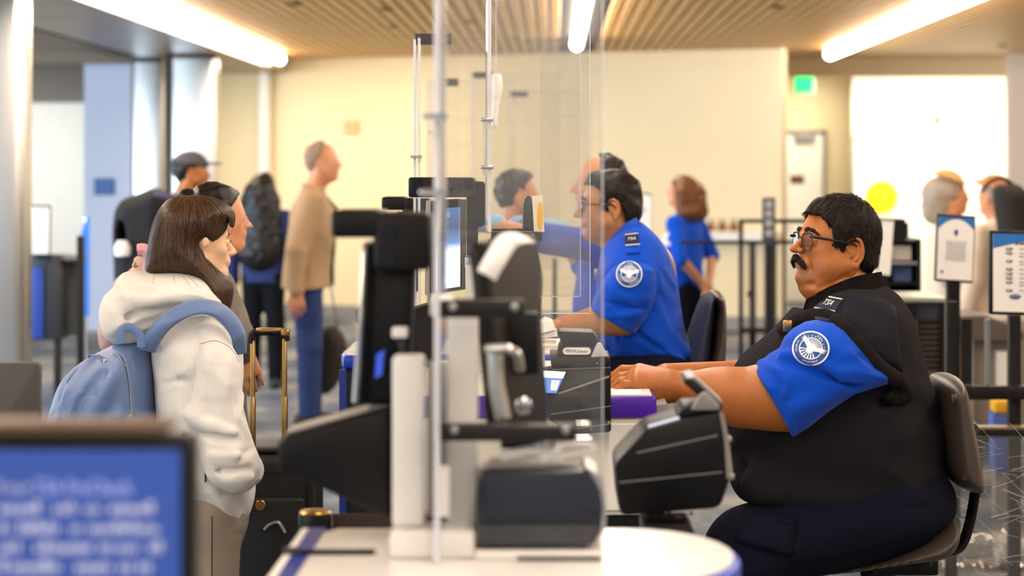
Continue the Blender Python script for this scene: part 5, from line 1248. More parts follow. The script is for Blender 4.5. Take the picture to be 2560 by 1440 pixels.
# sleeves
YSL = YA-.30
sX = lambda pts: [(W(x, y, YSL).x, W(x, y, YSL).z) for x, y in pts]
slv = curve_pts(sX([(1850, 948), (1900, 906), (1925, 884), (1950, 870), (1962, 842), (1982, 822), (2015, 804), (2060, 797), (2105, 808), (2140, 838), (2180, 886), (2215, 928), (2229, 944), (2190, 962), (2130, 988), (2070, 1028), (2020, 1068), (1946, 1114)]), 1, True)
sv = lambda px, py: on_infl(px, py, slv, YSL, .115, .085)
def sleeve_fold(f):
    f.ridge([sv(1958, 884), sv(2030, 905), sv(2110, 938), sv(2222, 946)], .012, .022); f.ridge([sv(1975, 903), sv(2050, 930), sv(2140, 962)], .012, -.020)
    f.ridge([sv(1900, 905), sv(1945, 925), sv(1966, 958), sv(1962, 985)], .009, .012); f.ridge([sv(1945, 955), sv(1958, 985)], .007, -.006)
    f.ridge([sv(1990, 1020), sv(2080, 985), sv(2210, 950)], .018, .009); f.ridge([sv(2150, 890), sv(2190, 925)], .008, -.006); f.ridge([sv(2120, 880), sv(2170, 925)], .007, .005)
    f.ridge([sv(1990, 1060), sv(2060, 1005)], .010, -.006)
sl = [(infl(slv, YSL, .115, .085, smooth=0), 0), (half(W(1933, 1009, YSL), (-.866, 0, -.5)), .002, 'i')]
fs = build(sl, .0045, post=sleeve_fold)
sleeve = fobj('shirt_sleeve', fs, M['uniform'], PA)
fs2 = build([(cone(A(2080, 862, .22), A(1905, 955, .25), .098, .10), 0), (half(A(1915, 950, .25), (-.87, 0, -.45)), .004, 'i')], .012); fobj('shirt_sleeve', fs2, M['uniform'], PA)
dr = Drape([vest, sleeve])
# ribbed bands: armhole, collar, hem
def rib_band(name, pts, w, par, step=5.5, depth=.20, dr=None, off=.0):
    q = curve_pts(pts, 14); P = []; acc = 0; 
    C3 = [np.array(dr(*p, off) or W(*p, YA-.25)) if dr else np.array(p) for p in q]
    L = [0]
    for a, b in zip(C3[:-1], C3[1:]): L.append(L[-1]+np.linalg.norm(b-a))
    n = int(L[-1]/(step/sA)*4); S_ = np.linspace(0, L[-1], n)
    R3 = np.stack([np.interp(S_, L, [c[i] for c in C3]) for i in range(3)], 1)
    if dr:
        for _ in range(6): R3[1:-1] = (R3[:-2]+R3[1:-1]*2+R3[2:])/4
    rs = [w*(1+depth*.5*math.sin(i*math.pi/2)) for i in range(n)]
    return obj(name, MB().tube([Vector(p) for p in R3], rs, 10), M['ribknit'], par, sharp=0)
rib_band('armhole_band', [(1956, 838), (1980, 813), (2010, 799), (2045, 791), (2080, 798), (2116, 826), (2159, 874), (2199, 918), (2236, 946), (2260, 968), (2264, 986), (2242, 996), (2212, 986)], .019, PA, dr=dr, off=-.004)
def collar(par, top, bot, dyn, m, n=44, th=.010, rib=.0026):
    """ribbed knit band round the neck, near and far halves; top/bot edges as picture points front to back"""
    T = np.array(curve_pts(top, 12)); B = np.array(curve_pts(bot, 12)); rows = [[], [], []]
    n *= 4
    for k in range(2*n):
        t = (k if k < n else 2*n-1-k)/(n-1); i = t*(len(T)-1); i0 = min(int(i), len(T)-2); fr_ = i-i0
        a = T[i0]+(T[i0+1]-T[i0])*fr_; b_ = B[i0]+(B[i0+1]-B[i0])*fr_; sg = -1 if k < n else 1
        d = math.sin(math.pi*min(1, max(0, .02+.96*t)))**.7; o_ = rib*math.sin(k*math.pi/2)
        for r_, (u, e) in zip(rows, ((0, 0), (.5, .006), (1, .010))):
            q = a+(b_-a)*u; r_.append(Vector(A(q[0], q[1], sg*(dyn*d+e*d+o_))))
    return obj('collar_band', MB().sheet(rows, th), m, par, sharp=0)
collar(PA, [(2016, 752), (2058, 727), (2100, 707), (2150, 689), (2204, 679)], [(2006, 780), (2058, 764), (2102, 750), (2152, 737), (2214, 728)], .108, M['ribknit'])
shoulder_patch(PA, dr, 2027, 871, 47, math.radians(38), .93)
# epaulette with lettering
def epau(par, dr, quad, strap, lift, txt, tsz, sm=None):
    def pt(u, v, l=0.): 
        a = [quad[0][i]+(quad[1][i]-quad[0][i])*u for i in (0, 1)]; b = [quad[3][i]+(quad[2][i]-quad[3][i])*u for i in (0, 1)]
        return dr(a[0]+(b[0]-a[0])*v, a[1]+(b[1]-a[1])*v, lift+l)
    e = obj('epaulette', MB().sheet([[pt(i/6, j/6) for i in range(7)] for j in range(7)], .004), M['navy'], par, sharp=0)
    for v in (.03, .97): obj('epaulette_braid', MB().tube([pt(i/8, v, .0075) for i in range(9)], .0018, 8), M['badge_white'], e)
    st = obj('epaulette_strap', MB().sheet([[dr(strap[0][0]+(strap[1][0]-strap[0][0])*i/4+(strap[3][0]-strap[0][0])*j/4, strap[0][1]+(strap[1][1]-strap[0][1])*i/4+(strap[3][1]-strap[0][1])*j/4, lift*.5) for i in range(5)] for j in range(5)], .003), sm or M['navy'], par, sharp=0)
    c = pt(.5, .5, .005); xa = pt(.9, .5, .005)-pt(.1, .5, .005); ya = pt(.5, .1, .005)-pt(.5, .9, .005); ya = ya-xa*(ya.dot(xa)/xa.dot(xa))
    text_obj('epaulette_lettering', txt, M['badge_white'], e, c, xa, ya, width=xa.length*tsz, thick=.004)
epau(PA, dr, [(2064, 739), (2106, 747), (2086, 779), (2036, 770)], [(2038, 772), (2080, 780), (2078, 804), (2036, 798)], .010, 'TSA', .66)
bd = obj('name_pin', MB().box(A(1962, 830, -.17)-np.array((.004, .004, .0)), A(1978, 800, -.17)+np.array((.002, .004, 0)), .002), M['gold'], PA)
# trousers
def leg(s): return [(cone(A(2230, 1270, s*.13), A(1870, 1372, s*.19), .125, .098), .06), (cone(A(1870, 1372, s*.19), A(1888, 1800, s*.19), .098, .070), .04)]
ft = build([(ell(A(2220, 1250), np.array((.17, .25, .12))), 0)]+leg(-1)+leg(1), .009, post=lambda f: (f.noise(.006, 20, 8), f.ridge([A(1900, 1300, -.3), A(1980, 1360, -.3), A(2010, 1430, -.28)], .015, .010), f.ridge([A(2050, 1300, -.3), A(2080, 1370, -.28)], .015, -.010)))
tr = fobj('trousers', ft, M['trouser_navy'], PA)
dt = Drape([tr])
pk = [(1866, 1268), (1990, 1300), (1978, 1392), (1838, 1352)]
def pq(u, v, l): 
    a = [pk[0][i]+(pk[1][i]-pk[0][i])*u for i in (0, 1)]; b = [pk[3][i]+(pk[2][i]-pk[3][i])*u for i in (0, 1)]; return dt(a[0]+(b[0]-a[0])*v, a[1]+(b[1]-a[1])*v, l)
rows = [[pq(i/6, j/6, .005) for i in range(7)] for j in range(7)]
if all(p for r_ in rows for p in r_):
    pc = obj('cargo_pocket', MB().sheet(rows, .006), M['trouser_navy'], PA, sharp=0)
    obj('pocket_flap', MB().sheet([[pq(i/6, j/6*.35, .009) for i in range(7)] for j in range(4)], .003), M['trouser_navy'], pc, sharp=0)
for s in (-1, 1):
    f = build([(cone(A(1880, 1940, s*.19), A(1720, 1960, s*.2), .055, .045), 0), (cone(A(1888, 1800, s*.19), A(1888, 1935, s*.19), .06, .056), .03)], .012); fobj('boot', f, M['shoe'], PA)
fr = root('footrest', (W(1840, 0, YA).x, YA, 0), 'black footrest bar under the vested officer\'s boots', 'footrest')
zf = A(1800, 2012)[2]
obj('platform', MB().box((W(1660, 0, YA).x, YA-.32, zf-.03), (W(1960, 0, YA).x, YA+.32, zf), .006), M['black'], fr)
obj('leg', MB().box((W(1700, 0, YA).x, YA-.30, 0), (W(1720, 0, YA).x, YA+.30, zf-.03)), M['black'], fr); obj('leg', MB().box((W(1930, 0, YA).x, YA-.30, 0), (W(1950, 0, YA).x, YA+.30, zf-.03)), M['black'], fr)

# ------------------------------------------------------------------ chairs
M['chair_skin'] = mat('brown_black_vinyl', '#453a33', .42, var=.1, bump=.15, bscale=350)
M['chair_blue'] = mat('slate_fabric', '#272b42', .75, var=.08, bump=.3, bscale=700)
r0 = root('office_chair', (W(2200, 0, YA).x, YA, 0), 'dark drafting chair with J-shaped back bar under the vested officer', 'chair', )
f = build([(infl(aX([(2010, 1400), (2150, 1372), (2270, 1318), (2340, 1280), (2372, 1282), (2384, 1312), (2372, 1350), (2335, 1382), (2240, 1396), (2060, 1420)]), YA, .25, .05), 0)], .008); fobj('seat', f, M['chair_skin'], r0)
f = build([(infl(aX([(2334, 962), (2350, 940), (2374, 935), (2392, 944), (2404, 975), (2416, 1040), (2428, 1100), (2438, 1165), (2441, 1200), (2430, 1220), (2404, 1218), (2372, 1196), (2354, 1150), (2345, 1080), (2338, 1010)]), YA, .22, .035), 0)], .006, post=lambda f: f.ridge([A(2372, 940, -.205), A(2378, 1010, -.212), A(2384, 1090, -.214), A(2376, 1160, -.21), A(2400, 1200, -.2)], .010, .008))
fobj('backrest', f, M['chair_skin'], r0)
obj('back_bar', MB().tube([W(*p, YA) for p in curve_pts([(2425, 1075), (2431, 1138), (2441, 1195), (2439, 1225), (2426, 1298), (2411, 1348), (2390, 1373), (2337, 1379), (2260, 1384)], 6)], .007, 10, flat=2.2), M['black'], r0)
obj('back_knob', MB().lathe(W(2422, 1073, YA), [(.022, -.03), (.024, 0), (.02, .035)], 20, (0, -1, 0)), M['chair_skin'], r0)
z0 = A(0, 1418)[2]
obj('mechanism', MB().box((W(2170, 0, YA).x, YA-.07, z0-.01), (W(2335, 0, YA).x, YA+.07, z0+.035), .006), M['black'], r0)
obj('tilt_knob', MB().lathe(W(2303, 1404, YA-.12), [(.026, -.01), (.03, 0), (.026, .012)], 18), M['black'], r0)
obj('gas_post', MB().cyl((W(2196, 0, YA).x, YA, .12), (W(2196, 0, YA).x, YA, z0), .022, n=18).cyl((W(2196, 0, YA).x, YA, z0-.03), (W(2196, 0, YA).x, YA, z0), .045, .05, n=18), M['black'], r0)
cx_ = W(2196, 0, YA).x
for i in range(5):
    a = 2*math.pi*i/5+.4; l = obj('base_spoke', MB().tube([(cx_, YA, .13), (cx_+.29*math.cos(a), YA+.29*math.sin(a), .085)], [.028, .018], 10), M['black'], r0)
    obj('caster', MB().cyl((cx_+.29*math.cos(a)-.02, YA+.29*math.sin(a), .03), (cx_+.29*math.cos(a)+.02, YA+.29*math.sin(a), .03), .03, n=16), M['black'], l)
obj('foot_ring', MB().tube([(cx_+.22*math.cos(t), YA+.22*math.sin(t), .33) for t in [2*math.pi*i/30 for i in range(30)]], .011, 8, closed=True), M['steel'], r0)
# ------------------------------------------------------------------ hooded traveller with backpack
YH = 6.02; sH = F/YH
PH = root('person', (W(500, 1900, YH).x, YH, 0), 'young traveller with long brown hair in a pale grey hooded sweatshirt', 'person')
def B(px, py, dy=0.): return np.array(W(px, py, YH+dy))
bX = lambda pts, dy=0.: [(W(x, y, YH+dy).x, W(x, y, YH+dy).z) for x, y in pts]
M['hoodie'] = mat('heather_grey_fleece', '#e8e5df', .95, var=.06, vscale=90, bump=.35, bscale=700, sheen=.15, wrinkle=.7, wscale=7)
M['taupe'] = mat('taupe_cotton', '#978b7d', .95, var=.05, vscale=40, bump=.3, bscale=800, wrinkle=.3, wscale=7)
M['pack_blue'] = mat('slate_blue_nylon', '#6680b0', .5, var=.05, vscale=8, bump=.12, bscale=900, sheen=.15, wrinkle=.8, wscale=6)
RH = rot_from((math.cos(.42), math.sin(.42), 0)); UH = .202; oH = B(496, 607)
hh = lambda x, y, z: oH+RH @ (np.array((x, y, z))*UH)
f1 = build(head_prims(oH, RH, UH, fat=.15, nose=.8, fem=True, ear=False, neck=((-.02, 0, -.30), (-.12, 0, -.75), .24, .26))+[(ell(B(514, 606, -.085), (.010, .006, .014)), .01)], .003)
f2 = build([(cone(B(490, 860), B(500, 1220), .07, .085), 0), (cone(B(520, 870, -.08), B(545, 920, -.15), .03, .03), .02), (cone(B(545, 920, -.15), B(555, 1090, -.15), .03, .03), .02), (cone(B(555, 1090, -.15), B(610, 1180, -.08), .03, .025), .02),
            (cone(B(480, 850, .10), B(520, 1090, .19), .05, .04), .05), (cone(B(520, 1090, .19), B(625, 1175, .06), .04, .03), .03), (cone(hh(-.1, 0, -.5), B(485, 870), .045, .05), .03)]
           + [(cone(B(524, 1300, s*.075), B(520, 1880, s*.09), .06, .04), .04) for s in (-1, 1)]+hand_prims(B(600, 1190, -.05), (.15, .9, -.3), (-.9, .1, 0), (0, 0, 1), .165, .4), .008)
fobj('body', [f1, f2], M['skin_fair'], PH, tint=lambda V: np.zeros(len(V)))
add_eyes(oH, RH, UH, PH)
lp = MB().tube([Vector(hh(.405, -.07, -.262)), Vector(hh(.425, -.03, -.25)), Vector(hh(.43, 0, -.255)), Vector(hh(.425, .03, -.25)), Vector(hh(.405, .07, -.262))], [.001, .0035, .003, .0035, .001], 8).tube([Vector(hh(.40, -.06, -.272)), Vector(hh(.418, 0, -.285)), Vector(hh(.40, .06, -.272))], [.001, .0042, .001], 8)
obj('lips', lp, M['lip'], PH)
obj('eyelash', MB().tube([Vector(hh(.375, -.20, .0)), Vector(hh(.40, -.16, .022)), Vector(hh(.40, -.10, .022))], [.0008, .0016, .0008], 6), M['hair_dark'], PH)
obj('eyebrow', MB().tube([Vector(hh(.345, -.22, .085)), Vector(hh(.385, -.14, .115)), Vector(hh(.40, -.06, .10))], [.001, .0025, .0015], 6), M['hair_brown'], PH)
hp = [(470, 489), (438, 492), (408, 512), (386, 556), (373, 615), (367, 668), (384, 686), (430, 687), (478, 694), (505, 710), (502, 736), (490, 758), (516, 772), (548, 786), (566, 793), (575, 762), (581, 724), (573, 702), (557, 682), (540, 656), (527, 634), (518, 612), (526, 604), (541, 606), (556, 592), (566, 570), (577, 548), (581, 566), (585, 540), (575, 519), (552, 502), (512, 490)]
fhh = build([(infl(bX(hp), YH, .112, .085, smooth=4), 0)], .003, post=lambda f: [f.ridge([B(*a, -.10), B(*b_, -.115), B(*c, -.11)], .006, m_) for a, b_, c, m_ in (((450, 520), (440, 600), (450, 680), -.003), ((480, 520), (490, 610), (530, 720), -.004), ((500, 560), (515, 650), (560, 740), .004), ((420, 530), (405, 610), (410, 680), -.003), ((470, 560), (480, 660), (540, 760), .003))])
hair = fobj('hair', fhh, M['hair_brown'], PH, tint=lambda V: np.full(len(V), .2))
Vh = np.array([v.co[:] for v in hair.data.vertices])+np.array(origin_of(hair))
top = B(478, 486)
def flowH(P):
    d = P-top; r_ = np.linalg.norm(d, axis=1, keepdims=True); d = d/(r_+1e-6); w = np.clip((P[:, 2:3]-oH[2]+.03)/.12, 0, 1)
    low = np.clip((oH[2]-.03-P[:, 2:3])/.08, 0, 1); fx = np.clip((P[:, 0:1]-B(450, 0)[0])/.10, 0, 1)
    return d*w*1.2+np.array((0, 0, -1.))+low*fx*np.array((.9, 0, 0))
strands('hair_strands', fhh, Vh, flowH, 9000, 12, .013, .0009, .0025, M['hair_brown'], hair, 4, jitter=.10, keep=lambda P: P[:, 1] < YH+.03)
wisp = MB()
for a in ([(386, 684), (382, 720), (380, 760), (386, 785)], [(432, 688), (440, 720), (442, 755)], [(458, 692), (474, 715), (476, 738)], [(470, 692), (492, 712), (494, 735), (488, 755)], [(560, 545), (572, 575), (568, 600)], [(575, 530), (584, 556), (578, 585)]):
    wisp.tube([Vector(B(*p, -.125 if p[1] > 620 else -.06)) for p in curve_pts(a, 5)], .0004, 5)
obj('hair_wisp', wisp, M['hair_brown'], hair)['kind'] = 'stuff'
# hooded sweatshirt
hdP = [(302, 691), (320, 679), (400, 678), (470, 678), (526, 692), (560, 726), (566, 768), (500, 770), (440, 796), (395, 824), (350, 856), (302, 862), (268, 840), (254, 794), (262, 744), (287, 716)]
hv = curve_pts(bX(hdP), 5, True); hs = lambda x, y: on_infl(x, y, hv, YH, .165, .075)
tP = [(430, 792), (520, 776), (572, 802), (600, 850), (607, 930), (603, 1010), (616, 1100), (633, 1170), (637, 1230), (623, 1286), (600, 1309), (575, 1305), (540, 1288), (485, 1268), (440, 1240), (405, 1160), (395, 1050), (388, 950), (384, 860)]
tv = curve_pts(bX(tP), 5, True); ts = lambda x, y: on_infl(x, y, tv, YH, .19, .14)
aP = [(506, 876), (540, 862), (576, 884), (601, 930), (604, 1000), (618, 1060), (634, 1110), (649, 1148), (651, 1176), (640, 1206), (622, 1226), (590, 1233), (556, 1222), (528, 1205), (506, 1166), (496, 1112), (489, 1082), (464, 1046), (466, 1018), (482, 985), (492, 930)]
av = curve_pts(bX(aP, -.15), 5, True); as_ = lambda x, y: on_infl(x, y, av, YH-.15, .08, .06)
def fold_body(f):
    for pts, w, a in (([(400, 900), (470, 960), (480, 1040)], .016, -0.0128), ([(410, 1000), (450, 1010), (470, 1050)], .014, 0.0144), ([(405, 1060), (440, 1080), (470, 1090)], .010, -0.0144), ([(520, 1270), (560, 1250), (590, 1290)], .012, 0.0128), ([(545, 1230), (575, 1250), (580, 1300)], .006, -0.0096), ([(500, 830), (550, 850), (590, 900)], .012, -0.0080)):
        f.ridge([ts(*p) for p in pts], w, a)
def fold_arm(f):
    for pts, w, a in (([(468, 1036), (520, 1062), (585, 1080)], .012, 0.0224), ([(490, 1078), (535, 1092), (600, 1100)], .010, -0.0192), ([(494, 1100), (530, 1140), (600, 1140)], .010, 0.0144), ([(505, 1160), (560, 1180), (636, 1170)], .010, -0.0144), ([(520, 1195), (570, 1200), (630, 1195)], .009, 0.0128), ([(604, 990), (600, 1040), (624, 1090)], .012, 0.0112), ([(540, 900), (530, 960), (520, 1030)], .02, -0.0096), ([(575, 910), (570, 980), (585, 1050)], .014, 0.0096), ([(640, 1120), (612, 1135), (600, 1160)], .008, -0.0128)):
        f.ridge([as_(*p) for p in pts], w, a)
fb = build([(infl(bX(tP), YH, .19, .14), 0)], .006, post=fold_body)
tors = fobj('sweatshirt', fb, M['hoodie'], PH)
fa = build([(infl(bX(aP, -.15), YH-.15, .08, .06), 0), (cone(B(520, 860, -.11), B(545, 910, -.15), .055, .05), .03)], .005, post=fold_arm)
slv_h = fobj('sweatshirt_sleeve', fa, M['hoodie'], PH)
fobj('sweatshirt_sleeve', build([(cone(B(500, 850, .12), B(530, 1080, .20), .075, .07), 0), (cone(B(530, 1080, .20), B(615, 1175, .08), .07, .05), .03)], .012), M['hoodie'], PH)
def fold_hood(f):
    for pts, w, a in (([(340, 711), (420, 708), (500, 728)], .008, -0.0160), ([(270, 770), (340, 752), (430, 745), (520, 752)], .012, 0.0144), ([(280, 800), (350, 785), (440, 772)], .010, -0.0192), ([(300, 840), (360, 820), (420, 795)], .010, 0.0128), ([(262, 780), (300, 812), (330, 850)], .012, 0.0096), ([(390, 700), (382, 740), (390, 790)], .003, -0.0032)):
        f.ridge([hs(*p) for p in pts], w, a)
fhd = build([(infl(bX(hdP), YH, .165, .075), 0)], .005, post=fold_hood)
hood = fobj('hood', fhd, M['hoodie'], PH)
fobj('hem_band', build([(infl(bX([(485, 1258), (540, 1276), (580, 1293), (606, 1296), (612, 1306), (598, 1316), (570, 1311), (530, 1293), (484, 1276)]), YH, .15, .03), 0)], .006), M['hoodie'], PH)
ft = build([(ell(B(520, 1290), np.array((.10, .15, .10))), 0)]+[(cone(B(522, 1290, s*.075), B(524, 1600, s*.085), .085, .072), .05) for s in (-1, 1)]+[(cone(B(524, 1600, s*.085), B(520, 1880, s*.09), .072, .065), .03) for s in (-1, 1)], .009, post=lambda f: f.noise(.005, 16, 12))
fobj('trousers', ft, M['taupe'], PH)
obj('trouser_seam', MB().tube([Vector(B(530, y, -.162+.00004*(y-1300))) for y in range(1290, 1460, 10)], .0012, 5), M['dark'], PH)
for s in (-1, 1): fobj('shoe', build([(cone(B(500, 1895, s*.09), B(600, 1912, s*.09), .045, .034), 0), (half((0, 0, .003), (0, 0, -1)), .003, 'i')], .008), M['paper'], PH)
dH = Drape([tors, slv_h, hood])
tg = dH(514, 1190, .004)
if tg: obj('pocket_tag', MB().box(tg+Vector((-.002, -.002, -.016)), tg+Vector((.002, .002, .016))), M['navy'], PH)
obj('shoulder_seam', MB().tube([p for p in [dH(*q, .001) for q in curve_pts([(500, 860), (540, 852), (578, 872), (598, 905)], 6)] if p], .0009, 5), M['taupe'], PH)
# backpack
BP = root('backpack', (W(260, 1200, YH).x, YH, W(0, 1300, YH).z), 'slate blue nylon backpack with silver zips on the hooded traveller', 'backpack')
bpP = [(322, 848), (272, 868), (206, 905), (160, 950), (135, 1015), (119, 1085), (120, 1150), (130, 1230), (160, 1290), (260, 1310), (350, 1300), (384, 1240), (392, 1100), (394, 980), (386, 890), (362, 856)]
bv = curve_pts(bX(bpP), 5, True); bs = lambda x, y: on_infl(x, y, bv, YH-.02, .165, .12)
def fold_pack(f):
    for pts, w, a in (([(225, 905), (180, 980), (150, 1080), (145, 1180)], .013, 0.0192), ([(255, 935), (205, 1000), (175, 1090)], .011, -0.0192), ([(280, 950), (232, 1030), (205, 1120)], .012, 0.0208), ([(300, 985), (250, 1060), (228, 1150)], .010, -0.0176), ([(305, 1030), (268, 1080), (250, 1160)], .010, 0.0144), ([(190, 930), (165, 1000)], .010, -0.0144), ([(372, 900), (360, 1000), (372, 1090)], .014, -0.0096), ([(345, 900), (340, 1000), (350, 1100)], .016, 0.0096), ([(160, 975), (215, 985)], .006, 0.0096), ([(195, 940), (250, 965)], .005, 0.0080), ([(225, 985), (275, 1000)], .005, -0.0080), ([(250, 1010), (252, 1100), (255, 1180)], .002, -0.0048)):
        f.ridge([bs(*p) for p in pts], w, a)
bm_ = fobj('bag', build([(infl(bX(bpP), YH-.02, .165, .12), 0)], .0055, post=fold_pack), M['pack_blue'], BP)
dB = Drape([bm_])
def zipper(pts, pull=None):
    q = [dB(*p, .0015) for p in curve_pts(pts, 7)]; q = [p for p in q if p]
    z = obj('zip', MB().tube(q, .0032, 6, flat=.5), M['chrome'], BP)
    for s in (-1, 1): obj('zip_tape', MB().tube([p+Vector((s*.0055, .0015, 0)) for p in q], .0042, 6, flat=.5), M['pack_blue'], z)
    p = dB(*(pull or pts[-1]), .004); obj('zip_pull', MB().box(p+Vector((-.004, -.002, -.014)), p+Vector((.004, .001, .004)), .001), M['chrome'], z)
zipper([(290, 884), (303, 893), (315, 920), (322, 960), (326, 1010), (327, 1060), (325, 1110), (324, 1150)], (326, 1040))
zipper([(222, 892), (240, 890), (254, 896), (262, 904)], (262, 902))
R3 = []
for px, py, wx, wy, dy, tl in curve_pts([(372, 872, 21, 4, -.150, .0), (386, 840, 21, 9, -.178, .0), (420, 803, 15, 16, -.188, -.006), (470, 777, 6, 20, -.178, -.012), (517, 772, -4, 20, -.165, -.016), (556, 788, -14, 17, -.150, -.016), (590, 830, -18, 9, -.125, -.010), (600, 880, -16, 2, -.08, 0)], 6):
    R3.append([B(px+wx*t*.78, py+wy*t*.78, dy+tl*t+.006*t*t) for t in (-1, -.5, 0, .5, 1)])
stp = obj('shoulder_strap', MB().sheet([[Vector(p) for p in r_] for r_ in R3], .010), M['pack_blue'], BP, sharp=0)
obj('strap_edge', MB().tube([Vector(r_[-1])+Vector((0, -.002, 0)) for r_ in R3], .0028, 6), M['hoodie'], stp)
obj('grab_loop', MB().tube([Vector(B(*p, -.17)) for p in curve_pts([(304, 858), (302, 830), (318, 818), (340, 828), (352, 846), (354, 868)], 5)], .004, 8, flat=3.0, up=(0, 1, 0)), M['pack_blue'], BP)

# ------------------------------------------------------------------ seated officer in the blue shirt
YO = 7.5; sO = F/YO
PO = root('person', (W(1620, 900, YO).x, YO, 0), 'seated officer with short black hair and glasses in royal blue short-sleeved shirt', 'person')
def O(px, py, dy=0.): return np.array(W(px, py, YO+dy))
oX = lambda pts, dy=0.: [(W(x, y, YO+dy).x, W(x, y, YO+dy).z) for x, y in pts]
RO = rot_from((-1, .05, -.03)); UO = .226; oO = O(1522, 513)
ho = lambda x, y, z: oO+RO @ (np.array((x, y, z))*UO)
f1 = build(head_prims(oO, RO, UO, fat=.35, nose=1.1, neck=((-.04, 0, -.30), (-.28, 0, -.85), .26, .30)), .0038)
f2 = build([(cone(O(1600, 680), O(1620, 900), .12, .13), 0), (cone(O(1590, 680, -.12), O(1560, 790, -.21), .06, .05), .05), (cone(O(1560, 800, -.21), O(1480, 806, -.21), .050, .045), .03), (cone(O(1480, 806, -.21), O(1402, 813, -.20), .045, .028), .02), (cone(O(1590, 680, .12), O(1540, 790, .2), .06, .05), .05), (cone(O(1540, 790, .2), O(1410, 815, .12), .05, .03), .03)]
           + [(cone(O(1640, 930, s*.1), O(1515, 960, s*.13), .08, .06), .04) for s in (-1, 1)]+[(cone(O(1515, 960, s*.13), O(1525, 1380, s*.13), .055, .04), .03) for s in (-1, 1)]+[(cone(ho(-.2, 0, -.7), O(1600, 690), .06, .09), .04)], .009)
f3 = build(hand_prims(O(1402, 813, -.20), (-1, .1, -.12), (0, 0, -1), (0, 1, 0), .185, .3), .0045); f4 = build(hand_prims(O(1410, 815, .12), (-1, -.2, -.12), (0, 0, -1), (0, -1, 0), .185, .3), .006)
def stubO(V):
    q = to_head(V, oO, RO, UO); return np.where(q[:, 2] > -.6, .42*np.clip(1.3-np.sqrt(((q[:, 0]-.18)/.3)**2+((q[:, 2]+.38)/.17)**2), 0, 1), 0)
fobj('body', [f1, f2, f3, f4], M['skin_olive'], PO, tint=stubO); add_eyes(oO, RO, UO, PO)
cutO = [(-.70, -.36), (-.30, -.34), (-.24, -.12), (-.16, .05), (-.05, .06), (.0, -.10), (.05, -.14), (.09, -.05), (.10, .10), (.13, .22), (.22, .30), (.36, .34), (.46, .46), (.3, .9), (-.9, .9)]
fh = build([(ell(ho(-.06, 0, .15), np.array((.44, .348, .385))*UO, RO), 0), (ell(ho(.12, 0, .38), np.array((.19, .23, .12))*UO, RO), .08*UO), (ell(ho(-.24, 0, -.08), np.array((.25, .29, .27))*UO, RO), .1*UO), (slabR(cutO, oO, RO, UO, smooth=3), .02*UO, 'i')], .004, post=lambda f: f.noise(.002, 90, 14))
hr = fobj('hair', fh, M['hair_dark'], PO, tint=lambda V: np.zeros(len(V)))
Vh = np.array([v.co[:] for v in hr.data.vertices])+np.array(origin_of(hr)); wO = ho(-.32, 0, .42)
strands('hair_strands', fh, Vh, lambda P: (P-wO)/(np.linalg.norm(P-wO, axis=1, keepdims=True)+1e-6)+np.array((0, 0, -.4)), 4200, 4, .008, .0008, .004, M['hair_dark'], hr, 6, jitter=.3, keep=lambda P: P[:, 1] < YO+.03)
gl = MB(); ln = MB()
for s in (-1, 1):
    rim = [Vector(ho(.425-.02*(1+math.cos(t)), s*(.145+.10*math.copysign(abs(math.cos(t))**.6, math.cos(t))), -.005+.075*math.copysign(abs(math.sin(t))**.6, math.sin(t)))) for t in [2*math.pi*i/24 for i in range(24)]]
    gl.tube(rim, .0018, 6, closed=True); ln.raw(rim, [list(range(24))])
    gl.tube([Vector(ho(.39, s*.245, .03)), Vector(ho(.2, s*.345, .025)), Vector(ho(-.06, s*.365, .01)), Vector(ho(-.12, s*.36, -.04))], .0024, 6)
gl.tube([Vector(ho(.43, -.05, .02)), Vector(ho(.44, 0, .03)), Vector(ho(.43, .05, .02))], .0016, 6)
go = obj('spectacles', gl, M['frame'], PO); obj('lens', ln, M['lens'], go, fix=False, sharp=0)
brow(PO, ho, RO, [(.385, .06, .10), (.385, .13, .12), (.33, .22, .09)], [.003, .0045, .001], M['hair_dark'], 31, 250)
shP = [(1592, 552), (1562, 572), (1518, 610), (1502, 640), (1490, 700), (1490, 780), (1500, 850), (1522, 906), (1600, 926), (1690, 926), (1738, 908), (1738, 885), (1717, 842), (1703, 775), (1693, 700), (1673, 636), (1638, 586), (1604, 556)]
sv_ = curve_pts(oX(shP), 5, True); so = lambda x, y: on_infl(x, y, sv_, YO, .22, .17)
slP = [(1590, 648), (1545, 655), (1515, 690), (1492, 733), (1476, 766), (1452, 808), (1564, 872), (1582, 838), (1612, 800), (1636, 750), (1642, 700), (1628, 662)]
slo = curve_pts(oX(slP, -.19), 3, True); so2 = lambda x, y: on_infl(x, y, slo, YO-.19, .10, .07)
def fold_shirt(f):
    for p, w, a in (([(1640, 760), (1670, 830), (1730, 890)], .016, .010), ([(1600, 840), (1650, 870), (1720, 900)], .012, -.010), ([(1540, 850), (1600, 880), (1680, 915)], .014, .010), ([(1640, 690), (1660, 660), (1650, 620)], .014, -.007), ([(1650, 720), (1672, 700), (1685, 720)], .010, .009), ([(1520, 870), (1570, 905), (1640, 918)], .010, -.010), ([(1560, 850), (1575, 880), (1570, 910)], .008, .008)): f.ridge([so(*q) for q in p], w, a)
def fold_slv(f):
    for p, w, a in (([(1510, 720), (1560, 745), (1620, 745)], .010, .009), ([(1500, 745), (1550, 768), (1610, 770)], .010, -.010), ([(1530, 790), (1570, 790), (1600, 780)], .009, .007), ([(1482, 768), (1540, 806), (1580, 826)], .003, -.003)): f.ridge([so2(*q) for q in p], w, a)
